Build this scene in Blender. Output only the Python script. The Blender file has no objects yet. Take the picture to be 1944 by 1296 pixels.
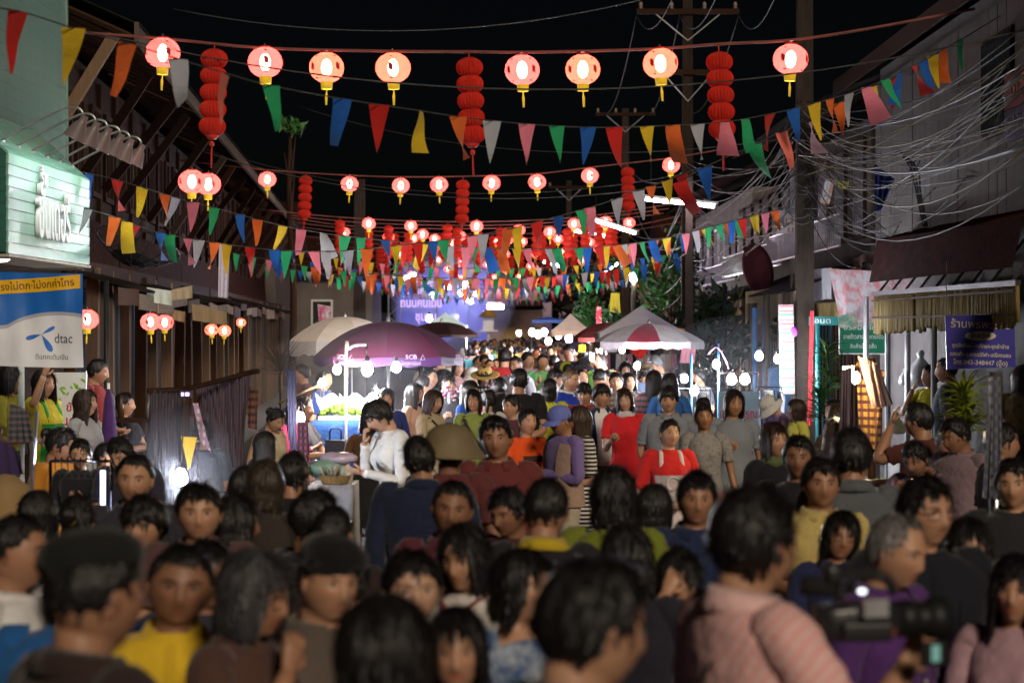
import bpy, math, random
import numpy as np
from mathutils import Vector, Matrix, Euler

random.seed(7)
rng = np.random.default_rng(7)
SC = bpy.context.scene
COL = SC.collection
PI = math.pi

# ------------------------------------------------------------------ camera, sky, light
F = 4590.0            # focal length in pixels of the 1944 wide photograph (85 mm)
CAMZ = 2.25
HY = 620.0            # horizon row

cam_d = bpy.data.cameras.new('camera')
cam_d.lens = 85.0
cam_d.sensor_width = 36.0
cam_d.clip_start = 0.1
cam_d.clip_end = 2000.0
cam_d.dof.use_dof = True
cam_d.dof.focus_distance = 26.0
cam_d.dof.aperture_fstop = 3.2
cam_d.dof.aperture_blades = 8
cam = bpy.data.objects.new('camera', cam_d)
cam.location = (0, 0, CAMZ)
cam.rotation_euler = (PI / 2 - math.atan((648 - HY) / F), 0, 0)
COL.objects.link(cam)
SC.camera = cam

world = bpy.data.worlds.new('World')
SC.world = world
world.use_nodes = True
wn = world.node_tree
bg = wn.nodes['Background']
sky = wn.nodes.new('ShaderNodeTexSky')
sky.sky_type = 'NISHITA'
sky.sun_disc = False
SUN_EL, SUN_AZ = math.radians(27), math.radians(161)     # a weak light from behind the camera (azimuth from +Y to +X)
sky.sun_elevation = SUN_EL
sky.sun_rotation = SUN_AZ
sky.air_density = 1.0
sky.ozone_density = 3.0
wn.links.new(sky.outputs[0], bg.inputs['Color'])
bg.inputs['Strength'].default_value = 0.00035

sun_d = bpy.data.lights.new('sun', 'SUN')
sun_d.energy = 1.9
sun_d.angle = math.radians(12)
sun_d.color = (1.0, 0.84, 0.66)
sun = bpy.data.objects.new('sun', sun_d)
sv = Vector((math.sin(SUN_AZ) * math.cos(SUN_EL), math.cos(SUN_AZ) * math.cos(SUN_EL), math.sin(SUN_EL)))
sun.rotation_euler = sv.to_track_quat('Z', 'Y').to_euler()
sun.location = (0, -10, 30)
COL.objects.link(sun)

SC.view_settings.view_transform = 'Standard'
SC.view_settings.look = 'None'
SC.view_settings.gamma = 1.0
SC.view_settings.use_curve_mapping = False
SC.view_settings.exposure = 0.0
SC.render.engine = 'CYCLES'
SC.cycles.use_denoising = True
SC.cycles.max_bounces = 5
SC.cycles.diffuse_bounces = 2
SC.cycles.glossy_bounces = 2
SC.cycles.transmission_bounces = 3
SC.cycles.transparent_max_bounces = 12
SC.cycles.sample_clamp_indirect = 2.0
SC.cycles.sample_clamp_direct = 0.0
SC.cycles.caustics_reflective = False
SC.cycles.caustics_refractive = False


def P(x, y, d):
    """pixel of the photograph and distance -> point in the street"""
    return np.array([(x - 972) / F * d, d, CAMZ + (HY - y) / F * d])


# ------------------------------------------------------------------ materials
MATS = {}


def srgb(r, g, b):
    f = lambda c: (c / 255 / 12.92) if c / 255 <= 0.04045 else ((c / 255 + 0.055) / 1.055) ** 2.4
    return (f(r), f(g), f(b))


def new_mat(key):
    m = bpy.data.materials.new(key)
    m.use_nodes = True
    nt = m.node_tree
    b = nt.nodes['Principled BSDF']
    return m, nt, b


def mixc(nt, fac, a, b, mode='MIX'):
    n = nt.nodes.new('ShaderNodeMix')
    n.data_type = 'RGBA'
    n.blend_type = mode
    for s, v in ((0, fac), (6, a), (7, b)):
        if hasattr(v, 'is_linked'):
            nt.links.new(v, n.inputs[s])
        elif isinstance(v, (int, float)):
            n.inputs[s].default_value = v
        else:
            n.inputs[s].default_value = (*v[:3], 1)
    return n.outputs[2]


def coord(nt, scale=(1, 1, 1), kind='Object', rot=(0, 0, 0)):
    tc = nt.nodes.new('ShaderNodeTexCoord')
    mp = nt.nodes.new('ShaderNodeMapping')
    mp.inputs['Scale'].default_value = scale
    mp.inputs['Rotation'].default_value = rot
    nt.links.new(tc.outputs[kind], mp.inputs[0])
    return mp.outputs[0]


def noise(nt, vec, scale=5, detail=3, rough=0.5):
    n = nt.nodes.new('ShaderNodeTexNoise')
    n.inputs['Scale'].default_value = scale
    n.inputs['Detail'].default_value = detail
    n.inputs['Roughness'].default_value = rough
    if vec is not None:
        nt.links.new(vec, n.inputs['Vector'])
    return n.outputs['Fac']


def ramp(nt, fac, stops, interp='LINEAR'):
    n = nt.nodes.new('ShaderNodeValToRGB')
    n.color_ramp.interpolation = interp
    e = n.color_ramp.elements
    while len(e) < len(stops):
        e.new(0.5)
    for i, (p, c) in enumerate(stops):
        e[i].position = p
        e[i].color = (c, c, c, 1) if isinstance(c, (int, float)) else (*c, 1)
    nt.links.new(fac, n.inputs[0])
    return n.outputs[0]


def bump(nt, b, h, strength=0.3, dist=0.01):
    n = nt.nodes.new('ShaderNodeBump')
    n.inputs['Strength'].default_value = strength
    n.inputs['Distance'].default_value = dist
    nt.links.new(h, n.inputs['Height'])
    nt.links.new(n.outputs[0], b.inputs['Normal'])


def sub(c, k):
    return tuple(min(1, max(0, v * k)) for v in c[:3])


def mat(name, col, rough=0.7, spec=0.3, metal=0.0, var=0.25, nscale=6.0, bmp=0.0, bscale=40.0, stretch=(1, 1, 1), emit=None, estr=0.0):
    """plain surface with grain and blotches"""
    key = (name, tuple(round(c, 3) for c in col), rough, metal, var, nscale, bmp, stretch, estr)
    if key in MATS:
        return MATS[key]
    m, nt, b = new_mat(name)
    vec = coord(nt, stretch)
    f = noise(nt, vec, nscale, 4, 0.6)
    c = mixc(nt, ramp(nt, f, [(0.3, 0.0), (0.72, 1.0)]), sub(col, 1 - var), sub(col, 1 + var * 0.6))
    nt.links.new(c, b.inputs['Base Color'])
    b.inputs['Roughness'].default_value = rough
    b.inputs['Specular IOR Level'].default_value = spec
    b.inputs['Metallic'].default_value = metal
    if bmp:
        bump(nt, b, noise(nt, vec, bscale, 3), bmp, 0.01)
    if estr:
        b.inputs['Emission Color'].default_value = (*(emit or col), 1)
        b.inputs['Emission Strength'].default_value = estr
    MATS[key] = m
    return m


def emit(name, col, strength):
    key = ('emit', name, col, strength)
    if key in MATS:
        return MATS[key]
    m = bpy.data.materials.new(name)
    m.use_nodes = True
    nt = m.node_tree
    nt.nodes.clear()
    o = nt.nodes.new('ShaderNodeOutputMaterial')
    e = nt.nodes.new('ShaderNodeEmission')
    e.inputs[0].default_value = (*col, 1)
    e.inputs[1].default_value = strength
    nt.links.new(e.outputs[0], o.inputs[0])
    MATS[key] = m
    return m


def cloth(col, pat=None, col2=(0.8, 0.8, 0.8), rough=0.85, thin=0.0):
    key = ('cloth', tuple(round(c, 3) for c in col), pat, tuple(round(c, 3) for c in col2), rough, thin)
    if key in MATS:
        return MATS[key]
    m, nt, b = new_mat('cloth')
    vec = coord(nt)
    base = mixc(nt, noise(nt, vec, 9, 3), sub(col, 0.82), sub(col, 1.12))

    def wave(direction, scale, thr, dist=0.6, prof='SIN'):
        w = nt.nodes.new('ShaderNodeTexWave')
        w.wave_type = 'BANDS'
        w.bands_direction = direction
        w.inputs['Scale'].default_value = scale
        w.inputs['Distortion'].default_value = dist
        w.inputs['Detail'].default_value = 1
        nt.links.new(vec, w.inputs['Vector'])
        return ramp(nt, w.outputs['Fac'], [(thr - 0.06, 0.0), (thr + 0.06, 1.0)])
    if pat == 'hstripe':
        base = mixc(nt, wave('Z', 9, 0.55, 0.3), base, col2)
    elif pat == 'finestripe':
        base = mixc(nt, wave('DIAGONAL', 13, 0.5, 2.0), base, col2)
    elif pat == 'vstripe':
        base = mixc(nt, wave('X', 14, 0.6, 0.4), base, col2)
    elif pat == 'plaid':
        a = wave('X', 7, 0.62, 0.3)
        c = wave('Z', 5, 0.62, 0.3)
        base = mixc(nt, a, base, col2)
        base = mixc(nt, c, base, sub(col2, 0.5), 'MIX')
    elif pat == 'floral':
        v = nt.nodes.new('ShaderNodeTexVoronoi')
        v.inputs['Scale'].default_value = 14
        nt.links.new(vec, v.inputs['Vector'])
        base = mixc(nt, ramp(nt, v.outputs['Distance'], [(0.28, 1.0), (0.42, 0.0)]), base, col2)
    elif pat == 'tie':
        base = mixc(nt, ramp(nt, noise(nt, vec, 7, 4, 0.6), [(0.42, 0.0), (0.62, 1.0)]), base, col2)
    elif pat == 'speck':
        base = mixc(nt, ramp(nt, noise(nt, vec, 40, 2), [(0.52, 0.0), (0.62, 1.0)]), base, col2)
    nt.links.new(base, b.inputs['Base Color'])
    b.inputs['Roughness'].default_value = rough
    b.inputs['Specular IOR Level'].default_value = 0.2
    b.inputs['Sheen Weight'].default_value = 0.15
    bump(nt, b, noise(nt, vec, 14, 4, 0.55), 0.55, 0.03)
    if thin:
        out = nt.nodes['Material Output']
        tr = nt.nodes.new('ShaderNodeBsdfTranslucent')
        nt.links.new(base, tr.inputs[0])
        mx = nt.nodes.new('ShaderNodeMixShader')
        mx.inputs[0].default_value = thin
        nt.links.new(b.outputs[0], mx.inputs[1])
        nt.links.new(tr.outputs[0], mx.inputs[2])
        nt.links.new(mx.outputs[0], out.inputs[0])
    MATS[key] = m
    return m


def skin_mat(tone):
    key = ('skin', tone)
    if key in MATS:
        return MATS[key]
    m, nt, b = new_mat('skin')
    at = nt.nodes.new('ShaderNodeAttribute')
    at.attribute_name = 'tint'
    vec = coord(nt)
    base = mixc(nt, noise(nt, vec, 22, 3), sub(tone, 0.86), sub(tone, 1.1))
    c = mixc(nt, 1.0, base, at.outputs['Color'], 'MULTIPLY')
    nt.links.new(c, b.inputs['Base Color'])
    b.inputs['Roughness'].default_value = 0.48
    b.inputs['Specular IOR Level'].default_value = 0.4
    b.inputs['Subsurface Weight'].default_value = 0.0
    bump(nt, b, noise(nt, vec, 160, 2), 0.12, 0.002)
    MATS[key] = m
    return m


def hair_mat(col):
    key = ('hair', col)
    if key in MATS:
        return MATS[key]
    m, nt, b = new_mat('hair')
    vec = coord(nt, (70, 70, 9))
    n = noise(nt, vec, 1.6, 3, 0.6)
    nt.links.new(mixc(nt, n, sub(col, 0.45), sub(col, 1.7)), b.inputs['Base Color'])
    b.inputs['Roughness'].default_value = 0.34
    b.inputs['Specular IOR Level'].default_value = 0.4
    bump(nt, b, n, 0.7, 0.012)
    MATS[key] = m
    return m


def wood(name, col, rough=0.8, axis='Z', wear=0.4):
    key = ('wood', name, col, axis)
    if key in MATS:
        return MATS[key]
    m, nt, b = new_mat(name)
    s = {'X': (1.2, 14, 14), 'Y': (14, 1.2, 14), 'Z': (14, 14, 1.2)}[axis]
    vec = coord(nt, s)
    n = noise(nt, vec, 2.2, 5, 0.65)
    c = mixc(nt, n, sub(col, 1 - wear), sub(col, 1 + wear))
    oi = nt.nodes.new('ShaderNodeObjectInfo')
    rr = ramp(nt, oi.outputs['Random'], [(0, 0.7), (1, 1.15)])
    c = mixc(nt, 1.0, c, rr, 'MULTIPLY')
    nt.links.new(c, b.inputs['Base Color'])
    b.inputs['Roughness'].default_value = rough
    b.inputs['Specular IOR Level'].default_value = 0.05
    bump(nt, b, n, 0.4, 0.01)
    MATS[key] = m
    return m


# ------------------------------------------------------------------ mesh building
class G:
    def __init__(s):
        s.v, s.f, s.m, s.c, s.n = [], [], [], [], 0

    def add(s, v, f, mi=0, c=None):
        v = np.asarray(v, float).reshape(-1, 3)
        o = s.n
        s.v.append(v)
        s.f.extend([tuple(int(i) + o for i in q) for q in f])
        s.m.extend([mi] * len(f))
        cc = np.ones((len(v), 3))
        if c is not None:
            cc[:] = c
        s.c.append(cc)
        s.n += len(v)
        return s

    def grid(s, a, wrap=True, cap0=False, cap1=False, mi=0, c=None, flip=False):
        a = np.asarray(a, float)
        r, n = a.shape[:2]
        f = []
        for i in range(r - 1):
            for j in range(n if wrap else n - 1):
                k = (j + 1) % n
                q = (i * n + j, i * n + k, (i + 1) * n + k, (i + 1) * n + j)
                f.append(q[::-1] if flip else q)
        if cap0:
            q = tuple(range(n))
            f.append(q if flip else q[::-1])
        if cap1:
            q = tuple((r - 1) * n + j for j in range(n))
            f.append(q[::-1] if flip else q)
        return s.add(a.reshape(-1, 3), f, mi, None if c is None else np.asarray(c).reshape(-1, 3) if np.ndim(c) > 1 else c)

    def box(s, c, size, rz=0.0, mi=0, rx=0.0, ry=0.0, top=1.0):
        hx, hy, hz = [q / 2 for q in size]
        v = np.array([(x * hx * (top if z > 0 else 1), y * hy * (top if z > 0 else 1), z * hz) for z in (-1, 1) for y in (-1, 1) for x in (-1, 1)], float)
        if rz or rx or ry:
            R = np.array(Euler((rx, ry, rz)).to_matrix())
            v = v @ R.T
        v += np.asarray(c, float)
        return s.add(v, [(0, 2, 3, 1), (4, 5, 7, 6), (0, 1, 5, 4), (2, 6, 7, 3), (0, 4, 6, 2), (1, 3, 7, 5)], mi)

    def beam(s, a, b, w, t, mi=0, up=(0, 0, 1)):
        a, b, up = np.asarray(a, float), np.asarray(b, float), np.asarray(up, float)
        d = b - a
        d /= np.linalg.norm(d) + 1e-9
        if abs(d @ up) > 0.95:
            up = np.array([1.0, 0, 0])
        x = np.cross(d, up)
        x /= np.linalg.norm(x)
        y = np.cross(x, d)
        v = [p + x * sx * w / 2 + y * sy * t / 2 for p in (a, b) for sy in (-1, 1) for sx in (-1, 1)]
        return s.add(v, [(0, 1, 3, 2), (4, 6, 7, 5), (0, 4, 5, 1), (2, 3, 7, 6), (0, 2, 6, 4), (1, 5, 7, 3)], mi)

    def tube(s, path, rad, n=8, cap=True, mi=0, c=None, flat=None):
        p = np.asarray(path, float)
        m = len(p)
        rad = np.broadcast_to(np.asarray(rad, float), (m,))
        t = np.gradient(p, axis=0)
        t /= np.linalg.norm(t, axis=1)[:, None] + 1e-9
        u = np.array([0, 0, 1.0]) if abs(t[0][2]) < 0.9 else np.array([0, 1.0, 0])
        rings = []
        ang = np.arange(n) * 2 * PI / n
        for i in range(m):
            u = u - t[i] * (u @ t[i])
            u /= np.linalg.norm(u) + 1e-9
            w = np.cross(t[i], u)
            k = 1.0 if flat is None else flat
            rings.append(p[i] + rad[i] * (np.cos(ang)[:, None] * u * k + np.sin(ang)[:, None] * w))
        return s.grid(rings, True, cap, cap, mi, c, flip=False)

    def lathe(s, prof, n=16, center=(0, 0, 0), mi=0, cap0=False, cap1=False, c=None, wob=0.0):
        ang = np.arange(n) * 2 * PI / n
        a = np.array([[(r * math.cos(t) * (1 + wob * math.sin(t * 3 + r * 9)), r * math.sin(t), z) for t in ang] for r, z in prof]) + np.asarray(center, float)
        return s.grid(a, True, cap0, cap1, mi, c)

    def ball(s, c, r, n=10, m=6, mi=0, col=None, rot=None):
        r = np.broadcast_to(np.asarray(r, float), (3,))
        th = np.linspace(PI - 0.02, 0.02, m)
        ang = np.arange(n) * 2 * PI / n
        a = np.array([[(math.sin(t) * math.cos(p), math.sin(t) * math.sin(p), math.cos(t)) for p in ang] for t in th]) * r
        if rot is not None:
            a = a @ np.array(Euler(rot).to_matrix()).T
        return s.grid(a + np.asarray(c, float), True, True, True, mi, col)

    def verts(s):
        return np.concatenate(s.v) if s.v else np.zeros((0, 3))

    def map(s, fn):
        s.v = [fn(v) for v in s.v]
        return s

    def mesh(s, name, mats, smooth=True, tint=False, recalc=False):
        me = bpy.data.meshes.new(name)
        v = s.verts()
        me.from_pydata(v.tolist(), [], s.f)
        for mm in (mats if isinstance(mats, (list, tuple)) else [mats]):
            me.materials.append(mm)
        if any(s.m):
            me.polygons.foreach_set('material_index', s.m)
        if smooth:
            me.polygons.foreach_set('use_smooth', [True] * len(s.f))
        if tint:
            at = me.attributes.new('tint', 'FLOAT_COLOR', 'POINT')
            c = np.concatenate(s.c)
            at.data.foreach_set('color', np.concatenate([c, np.ones((len(c), 1))], 1).ravel())
        if recalc:
            import bmesh
            bm = bmesh.new()
            bm.from_mesh(me)
            bmesh.ops.recalc_face_normals(bm, faces=bm.faces)
            bm.to_mesh(me)
            bm.free()
        me.update()
        return me

    def obj(s, name, mats, parent=None, smooth=False, loc=None, **kw):
        return link(name, s.mesh(name, mats, smooth, **kw), parent, loc)


def link(name, data, parent=None, loc=None, rot=None):
    o = bpy.data.objects.new(name, data)
    COL.objects.link(o)
    if parent is not None:
        o.parent = parent
    if loc is not None:
        o.location = [float(q) for q in loc]
    if rot is not None:
        o.rotation_euler = rot
    return o


def tag(o, label=None, cat=None, group=None, kind=None):
    if label:
        o['label'] = label
    if cat:
        o['category'] = cat
    if group:
        o['group'] = group
    if kind:
        o['kind'] = kind
    return o


def thing(name, label, cat, loc=(0, 0, 0), rz=0.0, group=None, scale=None):
    o = link(name, None, None, loc, (0, 0, rz))
    if scale:
        o.scale = (scale, scale, scale)
    o.empty_display_size = 0.2
    return tag(o, label, cat, group)


def dup(root, loc=None, rot=None, label=None, group=None):
    r = root.copy()
    COL.objects.link(r)
    if loc is not None:
        r.location = [float(q) for q in loc]
    if rot is not None:
        r.rotation_euler = rot
    if label:
        r['label'] = label
    if group:
        r['group'] = group
    for ch in list(root.children):
        c = ch.copy()
        COL.objects.link(c)
        c.parent = r
        for g in list(ch.children):
            d = g.copy()
            COL.objects.link(d)
            d.parent = c
    return r


def smooth_path(p, k=4):
    p = np.asarray(p, float)
    q = np.vstack([2 * p[0] - p[1], p, 2 * p[-1] - p[-2]])
    out = []
    for i in range(1, len(q) - 2):
        for j in range(k):
            t = j / k
            a, b, c, d = q[i - 1], q[i], q[i + 1], q[i + 2]
            out.append(0.5 * (2 * b + (c - a) * t + (2 * a - 5 * b + 4 * c - d) * t * t + (3 * b - a - 3 * c + d) * t ** 3))
    out.append(p[-1])
    return np.array(out)


def sag(a, b, s, n=12):
    a, b = np.asarray(a, float), np.asarray(b, float)
    t = np.linspace(0, 1, n)[:, None]
    p = a * (1 - t) + b * t
    p[:, 2] -= (4 * s * t * (1 - t))[:, 0]
    return p


_KS = rng.normal(size=(7, 3)) * np.array([1, 1, 0.8])
_PH = rng.uniform(0, 6.28, 7)


def nz(p, freq=1.0, seed=0.0):
    p = np.asarray(p, float)
    return np.sin(p @ (_KS.T * freq) + _PH + seed * np.arange(1, 8)).sum(-1) / 4.0


def text(name, body, size, m, parent=None, loc=(0, 0, 0), rot=(PI / 2, 0, 0), ext=0.002, align='CENTER', sx=1.0, width=None, bold=0.0):
    cu = bpy.data.curves.new(name, 'FONT')
    cu.body = body
    cu.size = size
    cu.extrude = ext
    cu.offset = bold
    cu.resolution_u = 2
    cu.align_x = align
    cu.align_y = 'CENTER'
    o = bpy.data.objects.new(name, cu)
    COL.objects.link(o)
    dg = bpy.context.evaluated_depsgraph_get()
    dg.update()
    me = bpy.data.meshes.new_from_object(o.evaluated_get(dg))
    bpy.data.objects.remove(o)
    bpy.data.curves.remove(cu)
    me.name = name
    me.materials.clear()
    me.materials.append(m)
    if width and len(me.vertices):
        xs = [v.co.x for v in me.vertices]
        w = max(xs) - min(xs)
        sx = width / max(w, 1e-6)
    for v in me.vertices:
        v.co.x *= sx
    return link(name, me, parent, loc, rot)
# ------------------------------------------------------------------ people
TONES = {'a': (0.56, 0.335, 0.225), 'b': (0.48, 0.262, 0.160), 'c': (0.37, 0.188, 0.110), 'd': (0.27, 0.132, 0.076)}
BLACK = (0.012, 0.010, 0.010)
GREY = (0.09, 0.088, 0.09)
BROWNH = (0.03, 0.017, 0.011)

LODS = {0: (52, 40, 10), 1: (32, 24, 7), 2: (18, 13, 6)}
HC = np.array([0, -0.012, 1.5690])


FV = [1.0, 1.0, 1.0, 1.0]     # jaw, nose, lips, brow of the face being built


def head_shape(th, ph, k=0.0, feat=True, fem=False, wide=1.0):
    """th polar angle from the crown, ph azimuth (0 = face)"""
    a, b, c = (0.0785 + k) * wide, 0.099 + k, 0.1155 + k * 0.8
    if fem:
        a *= 0.965
    st, ct = np.sin(th), np.cos(th)
    pw = lambda q, e: np.sign(q) * np.abs(q) ** e
    sx, sy, sz = pw(st, 0.92) * np.sin(ph), -pw(st, 0.92) * np.cos(ph), pw(ct, 0.95)
    t = np.clip(-ct, 0, 1)
    front = np.clip(np.cos(ph), 0, 1)
    back = np.clip(-np.cos(ph), 0, 1)
    x = a * sx * (1 - (0.34 if fem else 0.27) * FV[0] * t ** 1.6) * (1 + 0.03 * back)
    y = b * sy * (1 - 0.10 * t * front - 0.42 * t * back) + 0.004
    z = c * sz
    if feat:
        w = front ** 0.5
        ax = np.abs(x)
        g = lambda q, m_, s_: np.exp(-((q - m_) / s_) ** 2)
        nose = np.interp(z, [-0.050, -0.040, -0.031, -0.01, 0.014, 0.032], [0, 0.010, 0.0205, 0.012, 0.004, 0])
        sig = np.interp(z, [-0.04, -0.03, 0.01], [0.0165 / FV[1], 0.0135, 0.010])
        d = FV[1] * nose * np.exp(-(x / sig) ** 2)
        d -= 0.0085 * g(ax, 0.031, 0.017) * g(z, 0.007, 0.012)
        d += (0.002 if fem else 0.004) * FV[3] * g(ax, 0.028, 0.024) * g(z, 0.027, 0.009)
        d += 0.005 * g(ax, 0.043, 0.02) * g(z, -0.022, 0.02)
        d += 0.0065 * FV[2] * np.exp(-(x / 0.021) ** 2) * (g(z, -0.0505, 0.005) + g(z, -0.0625, 0.006))
        d -= 0.0035 * np.exp(-(x / 0.022) ** 2) * g(z, -0.0562, 0.0028)
        d += 0.008 * np.exp(-(x / 0.02) ** 2) * g(z, -0.092, 0.014)
        y = y - d * w
    return np.stack([x, y, z], -1)


def surf_y(x, z, fem, wide):
    """approximate front surface of the face at x, z"""
    ph = np.linspace(-1.2, 1.2, 49)
    th = np.linspace(0.6, 2.5, 60)
    T, H = np.meshgrid(th, ph, indexing='ij')
    p = head_shape(T, H, 0, True, fem, wide)
    i = np.argmin((p[..., 0] - x) ** 2 + (p[..., 2] - z) ** 2)
    return p.reshape(-1, 3)[i][1]


_face_cache = {}


def face_points(fem, wide):
    k = (fem, wide, tuple(FV))
    if k not in _face_cache:
        _face_cache[k] = {q: surf_y(q[0], q[1], fem, wide) for q in ((0.031, 0.007), (0.014, 0.024), (0.032, 0.029), (0.05, 0.023), (0.06, 0.008), (0.018, 0.004))}
    return _face_cache[k]


def cols(n):
    u = np.arange(n) / n * 2 * PI - PI
    return u - 0.38 * np.sin(u)


TORSO = {   # z, half width, half depth, centre y  (body under the clothes)
    'm': [(1.440, .060, .060, .014), (1.426, .085, .068, .016), (1.412, .135, .078, .015), (1.370, .160, .092, .01), (1.268, .160, .106, 0), (1.150, .148, .102, 0),
          (1.050, .142, .098, 0), (0.960, .152, .104, 0), (0.880, .160, .108, 0.005), (0.800, .13, .095, 0.005)],
    'f': [(1.438, .052, .052, .014), (1.424, .075, .06, .016), (1.410, .118, .07, .015), (1.370, .142, .082, .01), (1.268, .142, .104, -.006), (1.150, .128, .092, 0),
          (1.060, .122, .088, 0), (0.960, .15, .10, .004), (0.880, .166, .11, .008), (0.800, .13, .095, .005)]}
SHIRT = {
    'm': [(1.444, .070, .066, .014), (1.432, .092, .076, .016), (1.424, .138, .086, .016), (1.400, .186, .098, .012), (1.350, .204, .112, .006), (1.268, .190, .126, -.002),
          (1.160, .180, .126, -.004), (1.060, .176, .124, -.004), (0.960, .180, .126, 0), (0.860, .186, .130, .004)],
    'f': [(1.442, .066, .062, .012), (1.428, .088, .070, .016), (1.420, .126, .078, .016), (1.394, .158, .088, .012), (1.350, .172, .100, .004), (1.268, .168, .128, -.010),
          (1.160, .150, .112, -.004), (1.060, .146, .104, 0), (0.960, .170, .116, .004), (0.860, .186, .126, .006)]}

ARMS = {   # elbow, wrist for the +x side; mirrored for the other
    'down': ((.235, .03, 1.08), (.245, -.03, .84)),
    'front': ((.235, .02, 1.085), (.06, -.21, 1.0)),
    'crossed': ((.235, -.03, 1.10), (-.07, -.20, 1.14)),
    'hold': ((.215, -.06, 1.09), (.09, -.29, 1.19)),
    'phone': ((.21, -.08, 1.08), (.05, -.26, 1.28)),
    'chin': ((.20, -.12, 1.13), (.05, -.165, 1.375)),
    'brow': ((.25, -.19, 1.30), (.075, -.16, 1.52)),
    'cheek': ((.25, -.14, 1.18), (.12, -.12, 1.43)),
    'up': ((.25, -.12, 1.44), (.22, -.22, 1.66)),
    'reach': ((.22, -.13, 1.14), (.14, -.38, 1.15)),
    'back': ((.245, .07, 1.09), (.07, .17, .98)),
    'camera': ((.26, -.10, 1.13), (.14, -.29, 1.27)),
}


def hand(g, W, dirv, side, lod, curl=0.5, pn=None, s=1.0):
    d = np.asarray(dirv, float)
    d /= np.linalg.norm(d)
    pn = np.array([-side * 1.0, 0.1, 0.0]) if pn is None else np.asarray(pn, float)
    pn = pn - d * (pn @ d)
    pn /= np.linalg.norm(pn) + 1e-9          # palm normal
    ac = np.cross(d, pn)                      # across the palm
    W = np.asarray(W, float)
    n = 8
    ang = np.arange(n) * 2 * PI / n
    rings = []
    for t, wx, wz in ((-0.01, .026, .021), (.02, .032, .017), (.055, .040, .016), (.085, .041, .014), (.095, .036, .011)):
        rings.append(W + d * t * s + (np.cos(ang)[:, None] * ac * wx + np.sin(ang)[:, None] * pn * wz) * s)
    g.grid(rings, True, True, True)
    k = 6 if lod == 0 else 5
    for i, L in enumerate((.070, .080, .075, .058)):
        o = (-0.029 + i * 0.0195) * s
        p = [W + d * .080 * s + ac * o]
        a = 0.25 * curl
        for q in range(3):
            v = d * math.cos(a) + pn * math.sin(a)
            p.append(p[-1] + v * L * (0.45, 0.32, 0.25)[q] * s)
            a += curl * 0.9
        g.tube(p, np.array([.0098, .0094, .0086, .0066]) * s, k)
    b = W + d * .022 * s - ac * .030 * s
    tv = d * 0.6 - ac * 0.7 + pn * 0.35
    tv /= np.linalg.norm(tv)
    t2 = d * 0.85 - ac * 0.1 + pn * 0.5
    t2 /= np.linalg.norm(t2)
    g.tube([b + ac * .012 * s, b + tv * .03 * s, b + tv * .03 * s + t2 * .03 * s, b + tv * .03 * s + t2 * .052 * s], np.array([.0135, .0122, .0105, .0075]) * s, k)


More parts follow.
